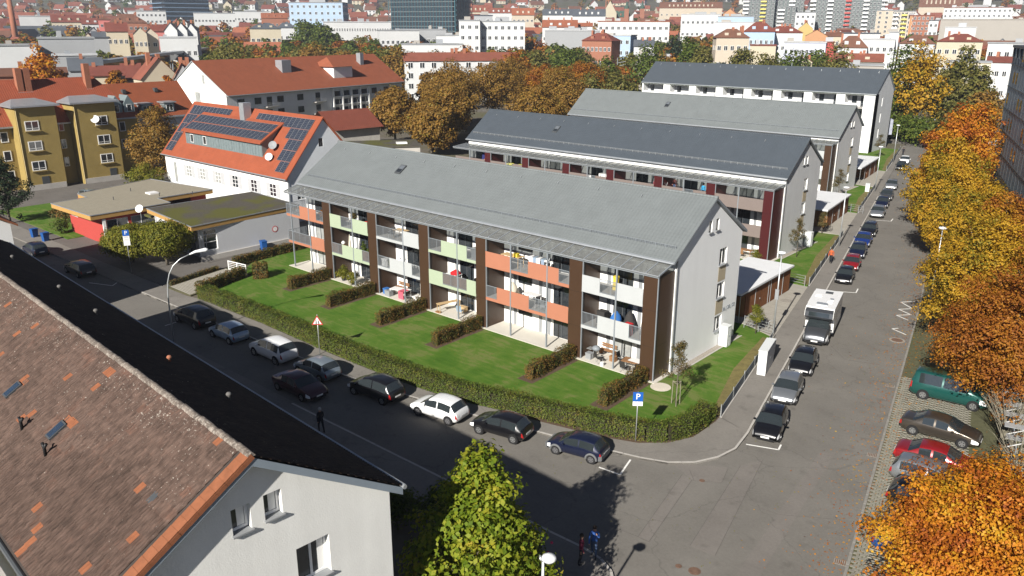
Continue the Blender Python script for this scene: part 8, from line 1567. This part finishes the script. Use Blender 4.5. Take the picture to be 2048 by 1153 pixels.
for i, (x, r, h, rx, m, l) in enumerate(((1795, 222, 5, 5, L_red, 'dark red shrub above the white hut'), (1880, 205, 6, 7, L_green, 'bright green shrub mass behind the garages'), (1835, 212, 6, 6, L_green, 'green shrub right of the dark red one'), (1920, 198, 4, 4, L_red, 'small dark red shrub behind the garages'), (1850, 215, 5, 6, L_olive, 'low olive shrub on the rail bank'), (1960, 190, 7, 6, L_olive, 'olive shrub behind the last maple'))): ft(l, x, r, h, rx, m, None, 'shrub', sh=.2, n=3000)
for i in range(64):
    x = (i*47.3+random.uniform(-12, 12)) % 2100-20; r = random.uniform(275, 390)
    if x > 1690 or x < 540 or 800 < x < 1030 and r < 330: continue
    ft('autumn tree in the belt along the railway', x, r, random.uniform(15.5, 20.5) if r < 330 else random.uniform(13, 18), random.uniform(6, 9), random.choice((L_olive, L_olive, L_green, L_brown, L_org)), None, grp='autumn trees along the railway', n=2600)
kinds = [('L', L_olive), ('L', L_green), ('L', L_brown), ('L', L_org)]; cnt = 0
tp = sorted([(random.choice((random.uniform(405, 560), random.uniform(450, 800), random.uniform(800, 1750))), random.uniform(-40, 2090)) for _ in range(1000)]); Pf = {0: [], 1: [], 2: [], 3: []}
for i, (r, x) in enumerate(tp):
    k = i % 4
    if i < 295: ft('distant round tree among the houses on the slope', x, r, random.uniform(11, 16), 6.5, kinds[k][1], f'far{k}', grp='distant trees between the houses', n=1500, size=1.7)
    else: p = FAR(x, r); cl = clumps(14, 5, 5, 5, 7, 2.2); P, N = foliage(cl, 170, 2, (0, 0, 6)); Pf[k].append((P*random.uniform(.7, 1.2)+np.array([p[0], p[1], terr(r)]), N))
for k in range(4): tag(leaves('far_tree_crowns', np.concatenate([a for a, _ in Pf[k]]), np.concatenate([n_ for _, n_ in Pf[k]]), 2.6, kinds[k][1], None), ('olive', 'green', 'brown', 'orange')[k]+' crowns of the many small trees up the slope', 'trees', kind='stuff')
# wooded hills closing the view
for k, (r0_, r1_, zs, n_, m) in enumerate(((1700, 2700, 9, 9000, L_olive), (1800, 2750, 9, 7000, L_green), (1650, 2600, 9, 5000, L_brown))):
    a = RNG.uniform(-60, 2110, n_); rr = np.sqrt(RNG.uniform(r0_**2, r1_**2, n_)); P = []
    for x, r in zip(a, rr): p = FAR(x, r); P.append((p[0], p[1], terr(r)+RNG.uniform(2, 12)))
    tag(leaves('wood_canopy', np.array(P), np.tile([0, -.3, .8], (n_, 1)), 16, m, None, .9, .5), ('olive', 'green', 'brown')[k]+' tree canopy of the wooded hills closing the view', 'wood', kind='stuff')

# ------------------------------------------------------------------ light autumn haze over the town
hz = bpy.data.materials.new('autumn_haze'); hz.use_nodes = True; n = hz.node_tree.nodes; n.remove(n['Principled BSDF']); pv_ = n.new('ShaderNodeVolumePrincipled'); pv_.inputs['Color'].default_value = (.80, .88, 1.0, 1); pv_.inputs['Density'].default_value = HAZE; pv_.inputs['Anisotropy'].default_value = .3
hz.node_tree.links.new(pv_.outputs[0], n['Material Output'].inputs['Volume'])
if HAZE > 0: b = MB(); b.box(-3050, -3050, -25, 3050, 3050, 178); tag(b.build('haze', hz), 'thin pale haze over the town', 'haze', kind='stuff')
